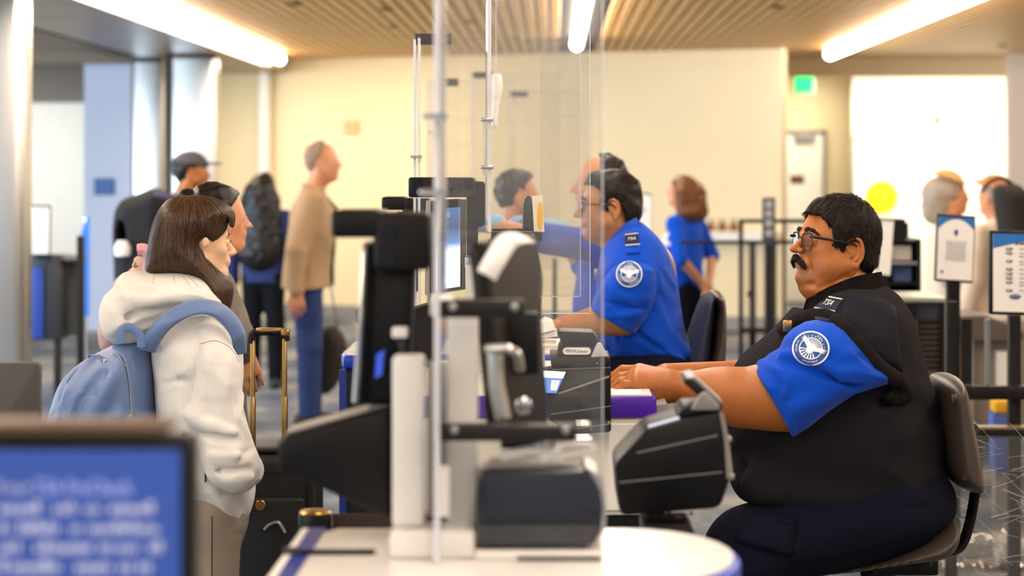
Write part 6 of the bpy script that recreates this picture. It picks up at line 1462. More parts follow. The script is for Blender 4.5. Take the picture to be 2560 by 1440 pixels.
shirt = fobj('shirt', build([(infl(oX(shP), YO, .22, .17), 0), (cone(O(1590, 650, -.10), O(1580, 690, -.16), .085, .085), .06), (cone(O(1590, 650, .10), O(1580, 690, .16), .085, .085), .06)], .0065, post=fold_shirt), M['uniform'], PO)
slo_ = fobj('shirt_sleeve', build([(infl(oX(slP, -.19), YO-.19, .10, .07, smooth=3), 0), (half(W(1528, 802, YO-.19), (-.5, 0, -.86)), .002, 'i')], .005, post=fold_slv), M['uniform'], PO)
fobj('shirt_sleeve', build([(cone(O(1585, 680, .16), O(1540, 770, .2), .085, .085), 0)], .012), M['uniform'], PO)
obj('shirt_collar', MB().sheet([[Vector(O(*a, -.075)), Vector(O(*b_, -.10)), Vector(O(*c, -.115))] for a, b_, c in (((1592, 546), (1600, 560), (1606, 575)), ((1565, 560), (1572, 580), (1582, 598)), ((1535, 590), (1540, 612), (1545, 628)), ((1508, 622), (1512, 640), (1518, 655)))], .006), M['uniform'], PO, sharp=0)
dO = Drape([shirt, slo_])
shoulder_patch(PO, dO, 1573, 685, 33, math.radians(4), 1., .003, True)
epau(PO, dO, [(1562, 586), (1595, 582), (1600, 611), (1564, 614)], [(1565, 616), (1599, 613), (1600, 634), (1567, 636)], .009, 'TSA', .8, M['uniform'])
obj('shirt_pin', MB().box(O(1486, 700, -.16), O(1492, 672, -.14), .001), M['gold'], PO)
ftr = build([(ell(O(1640, 925), np.array((.15, .19, .09))), 0)]+[(cone(O(1640, 935, s*.1), O(1515, 962, s*.14), .10, .08), .05) for s in (-1, 1)]+[(cone(O(1515, 962, s*.14), O(1525, 1400, s*.14), .08, .065), .03) for s in (-1, 1)], .012)
fobj('trousers', ftr, M['trouser_navy'], PO)
obj('belt', MB().tube([Vector(O(1622, 914))+Vector((.155*math.cos(t), .20*math.sin(t), .012*math.cos(t))) for t in [2*math.pi*i/28 for i in range(28)]], .02, 8, closed=True, flat=.4, up=(0, 0, 1)), M['black'], PO)
for s in (-1, 1): fobj('boot', build([(cone(O(1525, 1480, s*.14), O(1440, 1500, s*.14), .05, .042), 0), (cone(O(1525, 1390, s*.14), O(1525, 1480, s*.14), .055, .052), .03)], .012), M['shoe'], PO)
r0 = root('footrest', (W(1450, 0, YO).x, YO, 0), 'black footrest bar under the blue-shirted seated officer', 'footrest'); zf = O(0, 1544)[2]
obj('platform', MB().box((W(1412, 0, YO).x, YO-.25, zf-.03), (W(1540, 0, YO).x, YO+.25, zf), .006), M['black'], r0); obj('leg', MB().box((W(1440, 0, YO).x, YO-.2, 0), (W(1460, 0, YO).x, YO+.2, zf-.03)), M['black'], r0)
r0 = root('office_chair', (W(1690, 0, YO).x, YO, 0), 'slate blue drafting chair behind the blue-shirted seated officer', 'chair')
cP = [(1700, 905), (1712, 850), (1730, 795), (1748, 755), (1762, 737), (1785, 729), (1802, 733), (1810, 760), (1812, 820), (1810, 900), (1800, 925), (1770, 930), (1720, 925)]
fobj('backrest', build([(infl(oX([(1706, 900), (1718, 842), (1740, 775), (1756, 742), (1772, 731), (1786, 733), (1788, 760), (1780, 840), (1772, 905), (1745, 925), (1715, 920)], .05), YO+.05, .22, .05), 0)], .008), M['chair_blue'], r0)
fobj('backrest_shell', build([(infl(oX([(1774, 733), (1788, 727), (1803, 733), (1811, 765), (1812, 850), (1806, 915), (1790, 928), (1766, 926), (1778, 850), (1786, 770)], .05), YO+.05, .215, .02), 0)], .007), M['chair_skin'], r0)
fobj('seat', build([(infl(oX([(1520, 975), (1600, 968), (1720, 965), (1760, 975), (1765, 1000), (1740, 1018), (1600, 1018), (1525, 1005)]), YO, .24, .05), 0)], .012), M['chair_blue'], r0)
xs = W(1640, 0, YO).x; zs = O(0, 1018)[2]
obj('back_bar', MB().tube([W(*p, YO+.05) for p in curve_pts([(1796, 880), (1804, 960), (1780, 1022), (1660, 1028)], 6)], .012, 8), M['black'], r0)
obj('gas_post', MB().cyl((xs, YO, .1), (xs, YO, zs), .025), M['black'], r0)
for i in range(5):
    a = 2*math.pi*i/5; obj('base_spoke', MB().tube([(xs, YO, .12), (xs+.28*math.cos(a), YO+.28*math.sin(a), .03)], [.028, .02], 8), M['black'], r0)

# ------------------------------------------------------------------ people farther off
def at(px, Y): return W(px, 0, Y).x
# gloved officer reaching behind the shields
ang = math.pi
armC = (((0, .185, 1.38), (.26, .24, 1.42), (.50, .20, 1.48), (1, 0, .0), (0, 0, -1)), ((0, -.185, 1.38), (.10, -.24, 1.30), (.22, -.20, 1.45), (.8, 0, .3), (0, 0, -1)))
pC, v, o, Rh, U, k = person('balding officer in royal blue shirt reaching out behind the shields', at(1520, 8.7), 8.7, ang, 1.68, M['skin_rose'], armC, M['uniform'], M['trouser_navy'], M['hair_dark'], sleeves='short', fat=.3, hair_cut=[(-.60, -.36), (-.30, -.34), (-.22, -.02), (-.10, .12), (-.02, .2), (-.02, .34), (-.05, .8), (-.8, .8)])
for sg, a in zip((1, -1), armC):
    f = build([(c[0], c[1]) for c in [((cone(p[0], p[1], p[2], p[3])), p[4]) for p in []]] + [((lambda q: q)(x[0]), x[1]) for x in hand_prims(v(a[2]), a[3], a[4], np.cross(np.array(a[3], float), np.array(a[4], float))*sg, .20*k, .3)]+[(cone(v(a[2])-np.array(a[3])*.05, v(a[2])+np.array(a[3])*.02, .036, .034), .01)], .006, post=lambda f: f.g.__isub__(.002))
    fobj('glove', f, mat('blue_nitrile', '#8fc0ea', .5), pC, local=True)
o_ = obj('gripped_card', MB().box((.62, .14, 1.40), (.68, .22, 1.406)), M['paper'], pC, local=True)
# woman officer with hands behind her back
bk = (((-.01, .185, 1.38), (-.10, .27, 1.12), (-.17, .05, .93), (-.1, -.8, -.5), (-1, 0, 0)), ((-.01, -.185, 1.38), (-.10, -.27, 1.12), (-.18, -.05, .92), (-.1, .7, -.6), (-1, 0, 0)))
pD, v, o, Rh, U, k = person('officer with auburn bob in royal blue shirt standing with hands clasped behind', at(1712, 15.5), 15.5, math.radians(150), 1.58, M['skin_rose'], bk, M['uniform'], M['trouser_navy'], sleeves='short', long_hair=(M['hair_auburn'], [((-.05, 0, 1.60), (-.09, .06, 1.47), .10, .075), ((-.05, 0, 1.60), (-.09, -.06, 1.47), .10, .075), ((-.03, .10, 1.62), (-.03, .115, 1.47), .05, .04), ((-.03, -.10, 1.62), (-.03, -.115, 1.47), .05, .04)]))
c = Vector(v((.0, .262, 1.27))); pb = MB().lathe(c, [(.048, 0), (.048, .004)], 24, (0, 1, .12)); pt = obj('shoulder_patch', pb, M['badge_white'], pD, local=True); obj('patch_emblem', MB().lathe(c+Vector((0, .0045, 0)), [(.018, 0), (.012, .002)], 12, (0, 1, .12)), M['badge_blue'], pt, local=True)
# man in the tan jacket
M['tan'] = mat('tan_jacket', '#a98a68', .85, var=.06, wrinkle=.6, wscale=6, bump=.2, bscale=500)
lm = (((0, .19, 1.38), (-.04, .26, 1.10), (.02, .25, .86), (.1, 0, -1), (0, -1, 0)), ((0, -.19, 1.38), (-.05, -.27, 1.10), (-.04, -.27, .85), (.08, 0, -1), (0, 1, 0)))
pT, v, o, Rh, U, k = person('balding man in tan jacket and dark jeans with hand at his side', at(766, 14.1), 14.1, 0.03, 1.79, M['skin_rose'], lm, M['tan'], M['jeans'], mat('cropped_grey_hair', '#8a7460', .8), lean=.10, fat=.35, baggy=1.12, top_len=.86, beard=.15, hair_cut=[(-.60, -.30), (-.24, -.28), (-.18, .0), (-.06, .14), (.0, .30), (-.02, .8), (-.8, .8)])
obj('jacket_zip', MB().tube([Vector(v(p)) for p in ((.02, 0, 1.47), (.148, 0, 1.34), (.152, 0, 1.2), (.155, 0, 1.0), (.16, 0, .87))], .012, 6), M['dark'], pT, local=True)
DB = 14.35; r0 = root('duffel_bag', (at(828, DB), DB, .66), 'dark duffel bag hanging at the side of the man in the tan jacket', 'bag')
dP = [(W(x, y, DB).x, W(x, y, DB).z) for x, y in [(790, 850), (808, 822), (835, 815), (858, 835), (868, 870), (862, 920), (840, 965), (815, 985), (795, 975), (782, 920)]]
fobj('bag', build([(infl(dP, DB, .13, .09), 0)], .012), mat('brown_black_canvas', '#2b211c', .85, bump=.2, bscale=300), r0)
obj('strap', MB().tube([W(*p, DB) for p in curve_pts([(800, 840), (790, 700), (806, 560), (825, 700), (845, 830)], 6)], .014, 8, flat=.3), M['black'], r0)
# woman with waist-long black hair
pW, v, o, Rh, U, k = person('woman with very long black hair in dark clothes facing away', at(658, 16.5), 16.5, math.radians(80), 1.60, M['skin_fair'], (A_DOWN(1), A_DOWN(-1)), mat('midnight_blue_top', '#1b2a5c', .85), M['cloth_black'], sleeves='long', top_len=.86,
   long_hair=(M['hair_dark'], [((-.07, 0, 1.58), (-.10, 0, 1.10), .13, .15), ((-.07, .07, 1.5), (-.11, .10, 1.12), .09, .09), ((-.07, -.07, 1.5), (-.11, -.10, 1.12), .09, .09)]))
# man with cap and backpack
pK, v, o, Rh, U, k = person('bearded man in dark jacket and grey peaked cap carrying a black backpack', at(420, 13.3), 13.3, .25, 1.72, M['skin_tan'], (A_DOWN(1), A_DOWN(-1)), mat('ink_jacket', '#23233a', .85), M['cloth_black'], M['hair_dark'], lean=.16, beard=.9, fat=.25)
f = build([(ell(o+Rh @ (np.array((-.06, 0, .2))*U), np.array((.47, .38, .36))*U, Rh), 0), (half(o+Rh @ (np.array((0, 0, .17))*U), Rh @ np.array((-.18, 0, -1.))), .01, 'i'), (ell(o+Rh @ (np.array((.52, 0, .22))*U), np.array((.30, .27, .035))*U, Rh), .02)], .006); fobj('cap', f, mat('grey_cap', '#4d4a50', .85), pK, local=True)
r0 = root('backpack', (at(348, 13.25), 13.25, .9), 'large black backpack on the man with the peaked cap', 'backpack')
kP = [(W(x, y, 13.25).x, W(x, y, 13.25).z) for x, y in [(300, 506), (345, 484), (395, 470), (420, 500), (418, 600), (415, 690), (390, 735), (330, 745), (292, 720), (286, 660), (284, 560)]]
fobj('bag', build([(infl(kP, 13.25, .15, .09), 0), (ell(np.array(W(300, 598, 13.1)), (.035, .2, .11)), .02, 's')], .010), mat('black_cordura', '#15161a', .8, bump=.2, bscale=300), r0)
obj('side_pocket', MB().lathe(W(306, 640, 13.08), [(.045, 0), (.05, .05), (.03, .09)], 14), M['white'], r0, 'white bundle in the side pocket')
obj('strap', MB().tube([W(*p, 13.05) for p in curve_pts([(385, 482), (420, 490), (438, 530), (430, 600)], 5)], .025, 8, flat=.3), mat('violet_strap', '#4a4060', .8), r0)
# woman behind the hooded traveller
M['mauve'] = mat('mauve_print', '#c9a9a6', .85, var=.35, vscale=30); M['olive_sheer'] = mat('olive_print', '#6b6455', .7, var=.4, vscale=25)
pM, v, o, Rh, U, k = person('dark-haired woman in olive print blouse just behind the hooded traveller', at(520, 6.95), 6.95, .20, 1.58, M['skin_rose'], (((0, .185, 1.38), (-.04, .26, 1.12), (-.08, .22, .92), (.1, 0, -1), (0, -1, 0)), ((.01, -.17, 1.40), (.08, -.235, 1.235), (.105, -.20, 1.19), (.25, .15, -1), (0, 1, 0))), M['olive_sheer'], M['cloth_black'], M['hair_dark'], baggy=1.05,
   hair_cut=[(-.60, -.36), (-.22, -.34), (-.17, -.12), (-.10, .10), (.10, .08), (.20, .22), (.33, .36), (.42, .44), (.3, .8), (-.8, .8)])
fobj('bun', build([(ell(o+Rh @ (np.array((-.44, 0, .25))*U), np.array((.2, .2, .2))*U, Rh), 0)], .008, post=lambda f: f.noise(.004, 60, 2)), M['hair_dark'], pM, local=True, tint=lambda V: np.zeros(len(V)))
r0 = root('backpack', (at(310, 6.95), 6.95, .95), 'mauve printed bag with small gold fittings behind the hooded traveller', 'bag')
mP = [(W(x, y, 6.95).x, W(x, y, 6.95).z) for x, y in [(345, 640), (330, 668), (296, 690), (268, 745), (252, 800), (256, 866), (300, 890), (420, 900), (440, 700), (400, 640)]]
fobj('bag', build([(infl(mP, 6.95, .14, .10), 0)], .008, post=lambda f: f.noise(.006, 40, 7)), M['mauve'], r0)
obj('flap', MB().tube([W(*p, 6.83) for p in curve_pts([(345, 626), (362, 626), (374, 646), (372, 680)], 5)], .020, 8), mat('pink_cuff', '#d7a3a8', .7), r0)
for q in ((338, 663), (300, 705)): obj('buckle', MB().lathe(W(*q, 6.80), [(.008, -.004), (.009, 0), (.006, .005)], 12, (0, -1, 0)), M['gold'], r0)
# person in black seen through the shields
person('bearded man in a black jacket blurred behind the shields', at(1278, 10.0), 10.0, .3, 1.62, M['skin_rose'], (A_DOWN(1), A_DOWN(-1)), M['cloth_black'], M['cloth_black'], M['hair_dark'], beard=.9)
# two travellers at the right
M['cream_knit'] = mat('cream_knit', '#eadcc4', .9, var=.05, vscale=20, bump=.3, bscale=200); M['straw'] = mat('straw', '#c79a5c', .8, var=.2, vscale=60)
def hat(par, o, Rh, U, m, wide=.62, up=.20):
    f = build([(ell(o+Rh @ (np.array((-.06, 0, .30))*U), np.array((.44, .36, .30))*U, Rh), 0), (half(o+Rh @ (np.array((0, 0, up))*U), Rh @ np.array((0, 0, -1.))), .01, 'i'), (ell(o+Rh @ (np.array((-.02, 0, up+.03))*U), np.array((wide, wide*.92, .04))*U, Rh), .02)], .007); 
    h = fobj('hat', f, m, par, local=True); return h
pE, v, o, Rh, U, k = person('grey-haired woman in cream clothes with a small straw hat and glasses', at(2368, 13.3), 13.3, -.1, 1.57, M['skin_rose'], (A_DOWN(1), ((0, -.185, 1.38), (-.02, -.26, 1.12), (.12, -.22, .98), (.8, 0, -.4), (0, 1, 0))), M['cream_knit'], M['cream_knit'], None, baggy=1.1, fat=.3, long_hair=(M['hair_grey'], [((-.06, 0, 1.64), (-.075, 0, 1.53), .115, .09)]))
hat(pE, o-np.array((.03, 0, -.03)), Rh @ np.array(Matrix.Rotation(.35, 3, 'Y')), U, M['straw'], .54, .33)
obj('spectacles', MB().tube([Vector(o+Rh @ (np.array((.43, s, -.005+w))*U)) for s, w in ((-.24, .04), (-.15, .06), (-.05, .03), (.05, .03), (.15, .06), (.24, .04))], .003, 6), M['frame'], pE, local=True)
pF, v, o, Rh, U, k = person('traveller in a peach top and brimmed brown hat at the right edge', at(2492, 12.7), 12.7, math.radians(128), 1.58, M['skin_rose'], (A_DOWN(1), ((0, -.185, 1.38), (.06, -.24, 1.15), (.22, -.1, 1.18), (.8, .3, .2), (0, 1, 0))), mat('peach_top', '#ead6c0', .85), M['cloth_black'], M['hair_grey'], baggy=1.1)
hat(pF, o, Rh @ np.array(Matrix.Rotation(-.25, 3, 'Y')), U, mat('brown_hat', '#a8764a', .8, var=.2, vscale=40), .62, .26)
r0 = root('backpack', (at(2532, 12.3), 12.3, .9), 'rounded black backpack on the traveller at the right edge', 'backpack')
kP = [(W(x, y, 12.3).x, W(x, y, 12.3).z) for x, y in [(2484, 482), (2510, 460), (2545, 462), (2575, 500), (2590, 580), (2590, 700), (2540, 710), (2505, 620)]]
fobj('bag', build([(infl(kP, 12.3, .16, .08), 0)], .012), mat('brown_black_nylon', '#1d1715', .85), r0)
obj('strap', MB().tube([W(*p, 12.2) for p in curve_pts([(2455, 480), (2475, 455), (2505, 446), (2530, 460)], 5)], .012, 8, flat=.4), M['black'], r0)

# ------------------------------------------------------------------ queue furniture at the right
def sign_stand(name, label, q, Y, posts, art, thick=.03, group=None):
    """framed sign: q = outer corners TL TR BR BL"""
    r = root(name, (sum(W(*p, Y).x for p in q)/4, Y, 0), label, 'sign')
    fq = [W(*p, Y) for p in q]; obj('frame', MB().prism(fq, (0, thick, 0), .006, 2), M['black'], r)
    c = sum(fq, Vector())/4; ins = [p+(c-p)*.075 for p in fq]
    sh = obj('sheet', MB().prism([p+Vector((0, -.004, 0)) for p in ins], (0, .003, 0)), M['paper'], r)
    xb = (q[2][0]+q[3][0])/2; yb = max(q[2][1], q[3][1])
    if posts:
        obj('post', MB().box(W(xb-posts, yb+2, Y)+Vector((0, .0, 0)), W(xb+posts, yb-40, Y)+Vector((0, .05, 0))) if False else MB().box((W(xb-posts, 0, Y).x, Y+.002, .02), (W(xb+posts, 0, Y).x, Y+.05, W(0, yb-4, Y).z)), M['black'], r)
        obj('base', MB().lathe((W(xb, 0, Y).x, Y+.03, 0), [(.2, 0), (.2, .012), (.05, .022)], 28), M['black'], r)
    def pt(u, w_, l=.005): a = ins[0]+(ins[1]-ins[0])*u; b = ins[3]+(ins[2]-ins[3])*u; return a+(b-a)*w_+Vector((0, -l, 0))
    art(sh, pt); return r
sky = mat('sign_sky_blue', '#1f74c8', .5); dusk = mat('sign_deep_blue', '#174a86', .5); ink = mat('sign_ink', '#4a5560', .6); pale = mat('sign_pale_ink', '#b4b6b6', .6)
def arch(sh, pt, a0=0., full=True):
    for m_, off, l in ((sky, .0, .0055), ):
        top = [(i/16, .0) for i in range(17)]; bot = [(i/16, .015+.17*abs((i/16-.5)*2)**2.2) for i in range(17)]
        if not full: bot = [(u, max(.0, .015+.16*(1-u)**2.0)) for u, _ in top]
        obj('blue_arch', MB().grid([[pt(u, w_, l) for u, w_ in top], [pt(u, w_, l) for u, w_ in bot]]), m_, sh, fix=False, sharp=0)
        b2 = [(u, w_+.012) for u, w_ in bot]; obj('blue_arch_edge', MB().grid([[pt(u, w_, .0057) for u, w_ in bot], [pt(u, w_, .0057) for u, w_ in b2]]), dusk, sh, fix=False, sharp=0)
def qd(mb, pt, u0, w0, u1, w1, l=.0065): return mb.prism([pt(u0, w0, l), pt(u1, w0, l), pt(u1, w1, l), pt(u0, w1, l)], (0, -.0006, 0))
def art1(sh, pt):
    arch(sh, pt)
    em = MB(); c = (.5, .235)
    em.prism([pt(c[0]+.055*math.cos(t), c[1]+.042*math.sin(t), .0065) for t in [2*math.pi*i/18 for i in range(18)]], (0, -.0006, 0)); em.prism([pt(.465, .21, .0065), pt(.535, .21, .0065), pt(.53, .28, .0065), pt(.50, .31, .0065), pt(.47, .28, .0065)], (0, -.0008, 0))
    obj('crest', em, dusk, sh, sharp=0)
    r_ = random.Random(3); ls = MB()
    for i in range(13):
        x = .22+r_.random()*.03; w_ = .38+.025*i
        while x < .76: d = r_.uniform(.04, .11); qd(ls, pt, x, w_, min(x+d, .79), w_+.010); x += d+.018
    o = obj('text_lines', ls, pale, sh, sharp=0); o['kind'] = 'stuff'
    st = MB()
    for i in range(6):
        a = math.pi*i/6; st.prism([pt(.14+.04*math.cos(a)-.008*math.sin(a), .88+.022*math.sin(a)+.005*math.cos(a), .0065), pt(.14+.04*math.cos(a)+.008*math.sin(a), .88+.022*math.sin(a)-.005*math.cos(a), .0065), pt(.14-.04*math.cos(a)+.008*math.sin(a), .88-.022*math.sin(a)-.005*math.cos(a), .0065), pt(.14-.04*math.cos(a)-.008*math.sin(a), .88-.022*math.sin(a)+.005*math.cos(a), .0065)], (0, -.0006, 0))
    obj('star_mark', st, dusk, sh, sharp=0)
sign_stand('sign_stand', 'white sign with blue arch and small dark crest on a black post', [(2343, 534), (2440, 540), (2433, 709), (2337, 703)], 9.5, 16, art1)
def art2(sh, pt):
    arch(sh, pt, full=False)
    hd = MB(); r_ = random.Random(8); x = .26
    while x < .97: d = r_.uniform(.03, .09); qd(hd, pt, x, .105, min(x+d, .98), .13); x += d+.012
    o = obj('heading_line', hd, ink, sh, sharp=0); o['kind'] = 'stuff'
    ls = MB()
    for (w_, n) in ((.18, 1), (.235, 2), (.34, 2), (.44, 1), (.50, 1), (.555, 1), (.61, 2), (.715, 1)):
        ic = obj('bullet_icon', MB().prism([pt(.19+.042*math.cos(t), w_+.008+.021*math.sin(t), .0065) for t in [2*math.pi*i/20 for i in range(20)]], (0, -.0006, 0)), ink, sh, sharp=0)
        ww = MB(); ww.prism([pt(.19+.028*math.cos(t), w_+.008+.014*math.sin(t), .0074) for t in [2*math.pi*i/16 for i in range(16)]], (0, -.0004, 0)); 
        ls_white = ww
        wl.append((ww, sh)); dt_.append((w_, pt))
        for j in range(n):
            x = .31
            while x < (.98 if j == 0 else .74): d = r_.uniform(.04, .12); qd(ls, pt, x, w_+j*.04, min(x+d, .98), w_+j*.04+.016); x += d+.014
    o = obj('text_lines', ls, pale, sh, sharp=0); o['kind'] = 'stuff'
    for ww, s_ in wl: obj('icon_face', ww, M['paper'], s_, sharp=0)
    for w_, p_ in dt_: obj('icon_mark', MB().prism([p_(.185, w_-.002, .008), p_(.215, w_+.008, .008), p_(.185, w_+.018, .008)], (0, -.0004, 0)), M['black'], sh, sharp=0)
    obj('round_seal', MB().prism([pt(.26+.07*math.cos(t), .80+.035*math.sin(t), .0065) for t in [2*math.pi*i/24 for i in range(24)]], (0, -.0006, 0)), mat('seal_blue', '#6f86a0', .6), sh, sharp=0)
wl, dt_ = [], []
sign_stand('sign_stand', 'white sign with a column of round icons at the right edge', [(2474, 576), (2700, 582), (2700, 792), (2474, 786)], 8.2, 14, art2)
sign_stand('sign_stand', 'plain white sign seen obliquely behind the vested officer\'s head', [(2204, 546), (2236, 548), (2226, 694), (2192, 690)], 10.75, 5, lambda sh, pt: None)
def art4(sh, pt):
    o = MB(); qd(o, pt, .3, .35, .7, .42); obj('mark', o, pale, sh, sharp=0)
sign_stand('sign_stand', 'grey-framed white notice stand beside the standing woman officer', [(1585, 480), (1630, 484), (1630, 590), (1585, 588)], 14.2, 5, art4)
# brochure rack
YR = 11.4; r0 = root('brochure_rack', (W(2262, 0, YR).x, YR, 0), 'black open rack holding pale and blue leaflets beside the straw-hatted woman', 'rack')
x0, x1 = W(2212, 0, YR).x, W(2303, 0, YR).x; zt = W(0, 548, YR).z
obj('side_panel', MB().box((x0, YR, 0), (x0+.02, YR+.3, zt)), M['black'], r0); obj('side_panel', MB().box((x1-.02, YR, 0), (x1, YR+.3, W(0, 598, YR).z)), M['black'], r0)
obj('back_panel', MB().box((x0+.02, YR+.28, 0), (x1-.02, YR+.3, W(0, 560, YR).z)), M['dark'], r0)
obj('top_box', MB().box((x0+.02, YR+.02, W(0, 600, YR).z), (W(2266, 0, YR).x, YR+.27, zt)), M['black'], r0)
for py in (600, 655, 706, 742): obj('shelf', MB().box((x0+.02, YR, W(0, py+6, YR).z), (x1-.02, YR+.28, W(0, py, YR).z)), M['black'] if py != 655 else M['grey'], r0)
for i, (px, py, w_, h_, c) in enumerate(((2228, 650, 50, 36, '#cfc7bb'), (2262, 636, 16, 12, '#2f58a8'), (2236, 704, 44, 38, '#5876a8'), (2268, 704, 16, 36, '#cbbfae'), (2218, 740, 12, 28, '#b9a58c'))):
    b = W(px, py, YR+.05); o = obj('leaflet', MB().box((b.x, YR+.05+.02*i, b.z), (b.x+w_*YR/F, YR+.058+.02*i, b.z+h_*YR/F)), mat('leaflet_%d' % i, c, .6)); tag(o, ('pale leaflet on the upper rack shelf', 'small blue leaflet on the upper rack shelf', 'blue leaflet on the lower rack shelf', 'narrow cream leaflet on the lower rack shelf', 'tan leaflet at the bottom of the rack')[i], 'leaflet', 'leaflets in the rack')
# divesting table and dark barrier frames
YT2 = 9.8; r0 = root('inspection_table', (W(2310, 0, YT2).x, YT2, 0), 'low table with pale green-grey top beyond the vested officer\'s shoulder', 'table')
obj('table_top', MB().box((W(2236, 0, YT2).x, YT2, W(0, 756, YT2).z), (W(2372, 0, YT2).x, YT2+.5, W(0, 744, YT2).z), .004), mat('sage_laminate', '#a9b1a0', .35), r0)
obj('front_panel', MB().box((W(2290, 0, YT2).x, YT2+.03, W(0, 800, YT2).z), (W(2356, 0, YT2).x, YT2+.05, W(0, 757, YT2).z)), mat('slate_panel', '#3a3d4a', .5), r0)
obj('vent_panel', MB().box((W(2296, 0, YT2).x, YT2+.05, W(0, 940, YT2).z), (W(2362, 0, YT2).x, YT2+.07, W(0, 801, YT2).z)), mat('taupe_panel', '#6b5f52', .5), r0)
lv = [obj('louvre', MB().box((W(2298, 0, YT2).x, YT2+.04, W(0, 812+14*i, YT2).z), (W(2360, 0, YT2).x, YT2+.05, W(0, 806+14*i, YT2).z)), M['dark'], r0) for i in range(9)]
for px in (2264, 2352): obj('leg', MB().box((W(px, 0, YT2).x, YT2+.0, 0), (W(px+26, 0, YT2).x, YT2+.04, W(0, 757, YT2).z)), M['blackbrown'], r0)
for px in (2264, 2352): obj('leg', MB().box((W(px, 0, YT2).x, YT2+.44, 0), (W(px+14, 0, YT2).x, YT2+.48, W(0, 757, YT2).z)), M['blackbrown'], r0)
YB2 = 8.6; r0 = root('barrier_frame', (W(2500, 0, YB2).x, YB2, 0), 'dark steel barrier frame with two rails behind the drafting chair', 'barrier')
obj('rail', MB().box((W(2392, 0, YB2).x, YB2, W(0, 1000, YB2).z), (W(2760, 0, YB2).x, YB2+.05, W(0, 966, YB2).z), .004), M['blackbrown'], r0)
lr_ = obj('rail', MB().box((W(2420, 0, YB2).x, YB2-.02, W(0, 1094, YB2).z), (W(2760, 0, YB2).x, YB2+.05, W(0, 1072, YB2).z), .004), M['blackbrown'], r0)
obj('rail_trim', MB().box((W(2420, 0, YB2).x, YB2-.024, W(0, 1072, YB2).z+.0005), (W(2760, 0, YB2).x, YB2+.05, W(0, 1066, YB2).z)), mat('bronze_strip', '#8a7358', .4), lr_)
for px, w_ in ((2372, 28), (2530, 30), (2730, 30)): obj('post', MB().box((W(px, 0, YB2).x, YB2+.052, 0), (W(px+w_, 0, YB2).x, YB2+.10, W(0, 790 if px != 2372 else 756, YB2).z), .003), M['blackbrown'], r0)
for px in (2410, 2470): obj('baluster', MB().box((W(px, 0, YB2).x, YB2+.052, W(0, 965, YB2).z), (W(px+ (26 if px == 2410 else 12), 0, YB2).x, YB2+.07, W(0, 800, YB2).z)), M['dark'] if px == 2410 else M['steel'], r0)
# equipment glimpsed beyond the barrier
YX = 10.95; r0 = root('scanner_machine', (W(2480, 0, YX).x, YX, 0), 'grey and tan screening machine glimpsed beyond the barrier at the right', 'machine')
obj('body', MB().box((W(2440, 0, YX).x, YX+.1, .3), (W(2700, 0, YX).x, YX+.6, W(0, 800, YX).z), .02), mat('taupe_body', '#8d8276', .5), r0)
obj('hood', MB().prism([W(2385, 790, YX), W(2470, 790, YX), W(2560, 830, YX), W(2560, 850, YX), W(2385, 850, YX)], (0, .5, 0)), mat('taupe_dark', '#5c534c', .5), r0)
obj('tan_panel', MB().box((W(2404, 0, YX).x, YX+.05, .3), (W(2434, 0, YX).x, YX+.1, W(0, 820, YX).z)), mat('tan_panel', '#a88a66', .5), r0)
obj('white_panel', MB().box((W(2496, 0, YX).x, YX+.03, .5), (W(2530, 0, YX).x, YX+.099, W(0, 880, YX).z)), M['white'], r0)
obj('leg', MB().box((W(2450, 0, YX).x, YX+.15, 0), (W(2470, 0, YX).x, YX+.25, .3)), M['dark'], r0); obj('leg', MB().box((W(2640, 0, YX).x, YX+.15, 0), (W(2660, 0, YX).x, YX+.25, .3)), M['dark'], r0)
YY = 10.5; c = W(2510, 1060, YY); r0 = root('cleaning_bin', (c.x, YY, 0), 'small blue bin with yellow lid under the barrier rail at the right', 'bin')
obj('bin', MB().prism([W(2486, 1180, YY)*1, W(2528, 1180, YY), W(2534, 1034, YY), W(2482, 1034, YY)], (0, .12, 0), .006), mat('bin_blue', '#4a6ab8', .5), r0)
obj('lid', MB().box((W(2487, 0, YY).x, YY-.01, W(0, 1033, YY).z), (W(2531, 0, YY).x, YY+.13, W(0, 1002, YY).z), .008), mat('bin_yellow', '#f2b818', .5), r0)
zb = W(0, 1180, YY).z
obj('leg', MB().box((W(2490, 0, YY).x, YY+.02, 0), (W(2524, 0, YY).x, YY+.1, zb)), M['grey'], r0)
# scratched clear panel and plastic-wrapped roll behind the chair
YPN = 6.75; r0 = root('clear_barrier_panel', (W(2520, 0, YPN).x, YPN, 0), 'scratched clear acrylic panel on the floor behind the drafting chair', 'panel')
obj('pane', MB().box((W(2300, 0, YPN).x, YPN, .01), (W(2700, 0, YPN).x, YPN+.006, W(0, 1090, YPN).z)), clear_plastic('scratched_acrylic', '#efefee', .05, 1.0), r0)
scr = MB(); r_ = random.Random(11)
for i in range(60):
    x, y = r_.uniform(2380, 2600), r_.uniform(1110, 1440); a = r_.choice((r_.gauss(.1, .25), r_.gauss(.1, .25), r_.gauss(2.4, .2))); L = r_.uniform(15, 90)
    scr.tube([W(x, y, YPN-.001), W(x+L*.5*math.cos(a), y-L*.5*math.sin(a)+r_.uniform(-2, 2), YPN-.001), W(x+L*math.cos(a), y-L*math.sin(a), YPN-.001)], r_.uniform(.0003, .0007), 4, cap=False)
o = obj('scratch', scr, mat('scratch_white', '#e8e6e0', .5), r0, sharp=0); o['kind'] = 'stuff'
obj('foot_rail', MB().box((W(2300, 0, YPN).x, YPN-.02, 0), (W(2700, 0, YPN).x, YPN+.026, .009)), M['dark'], r0)
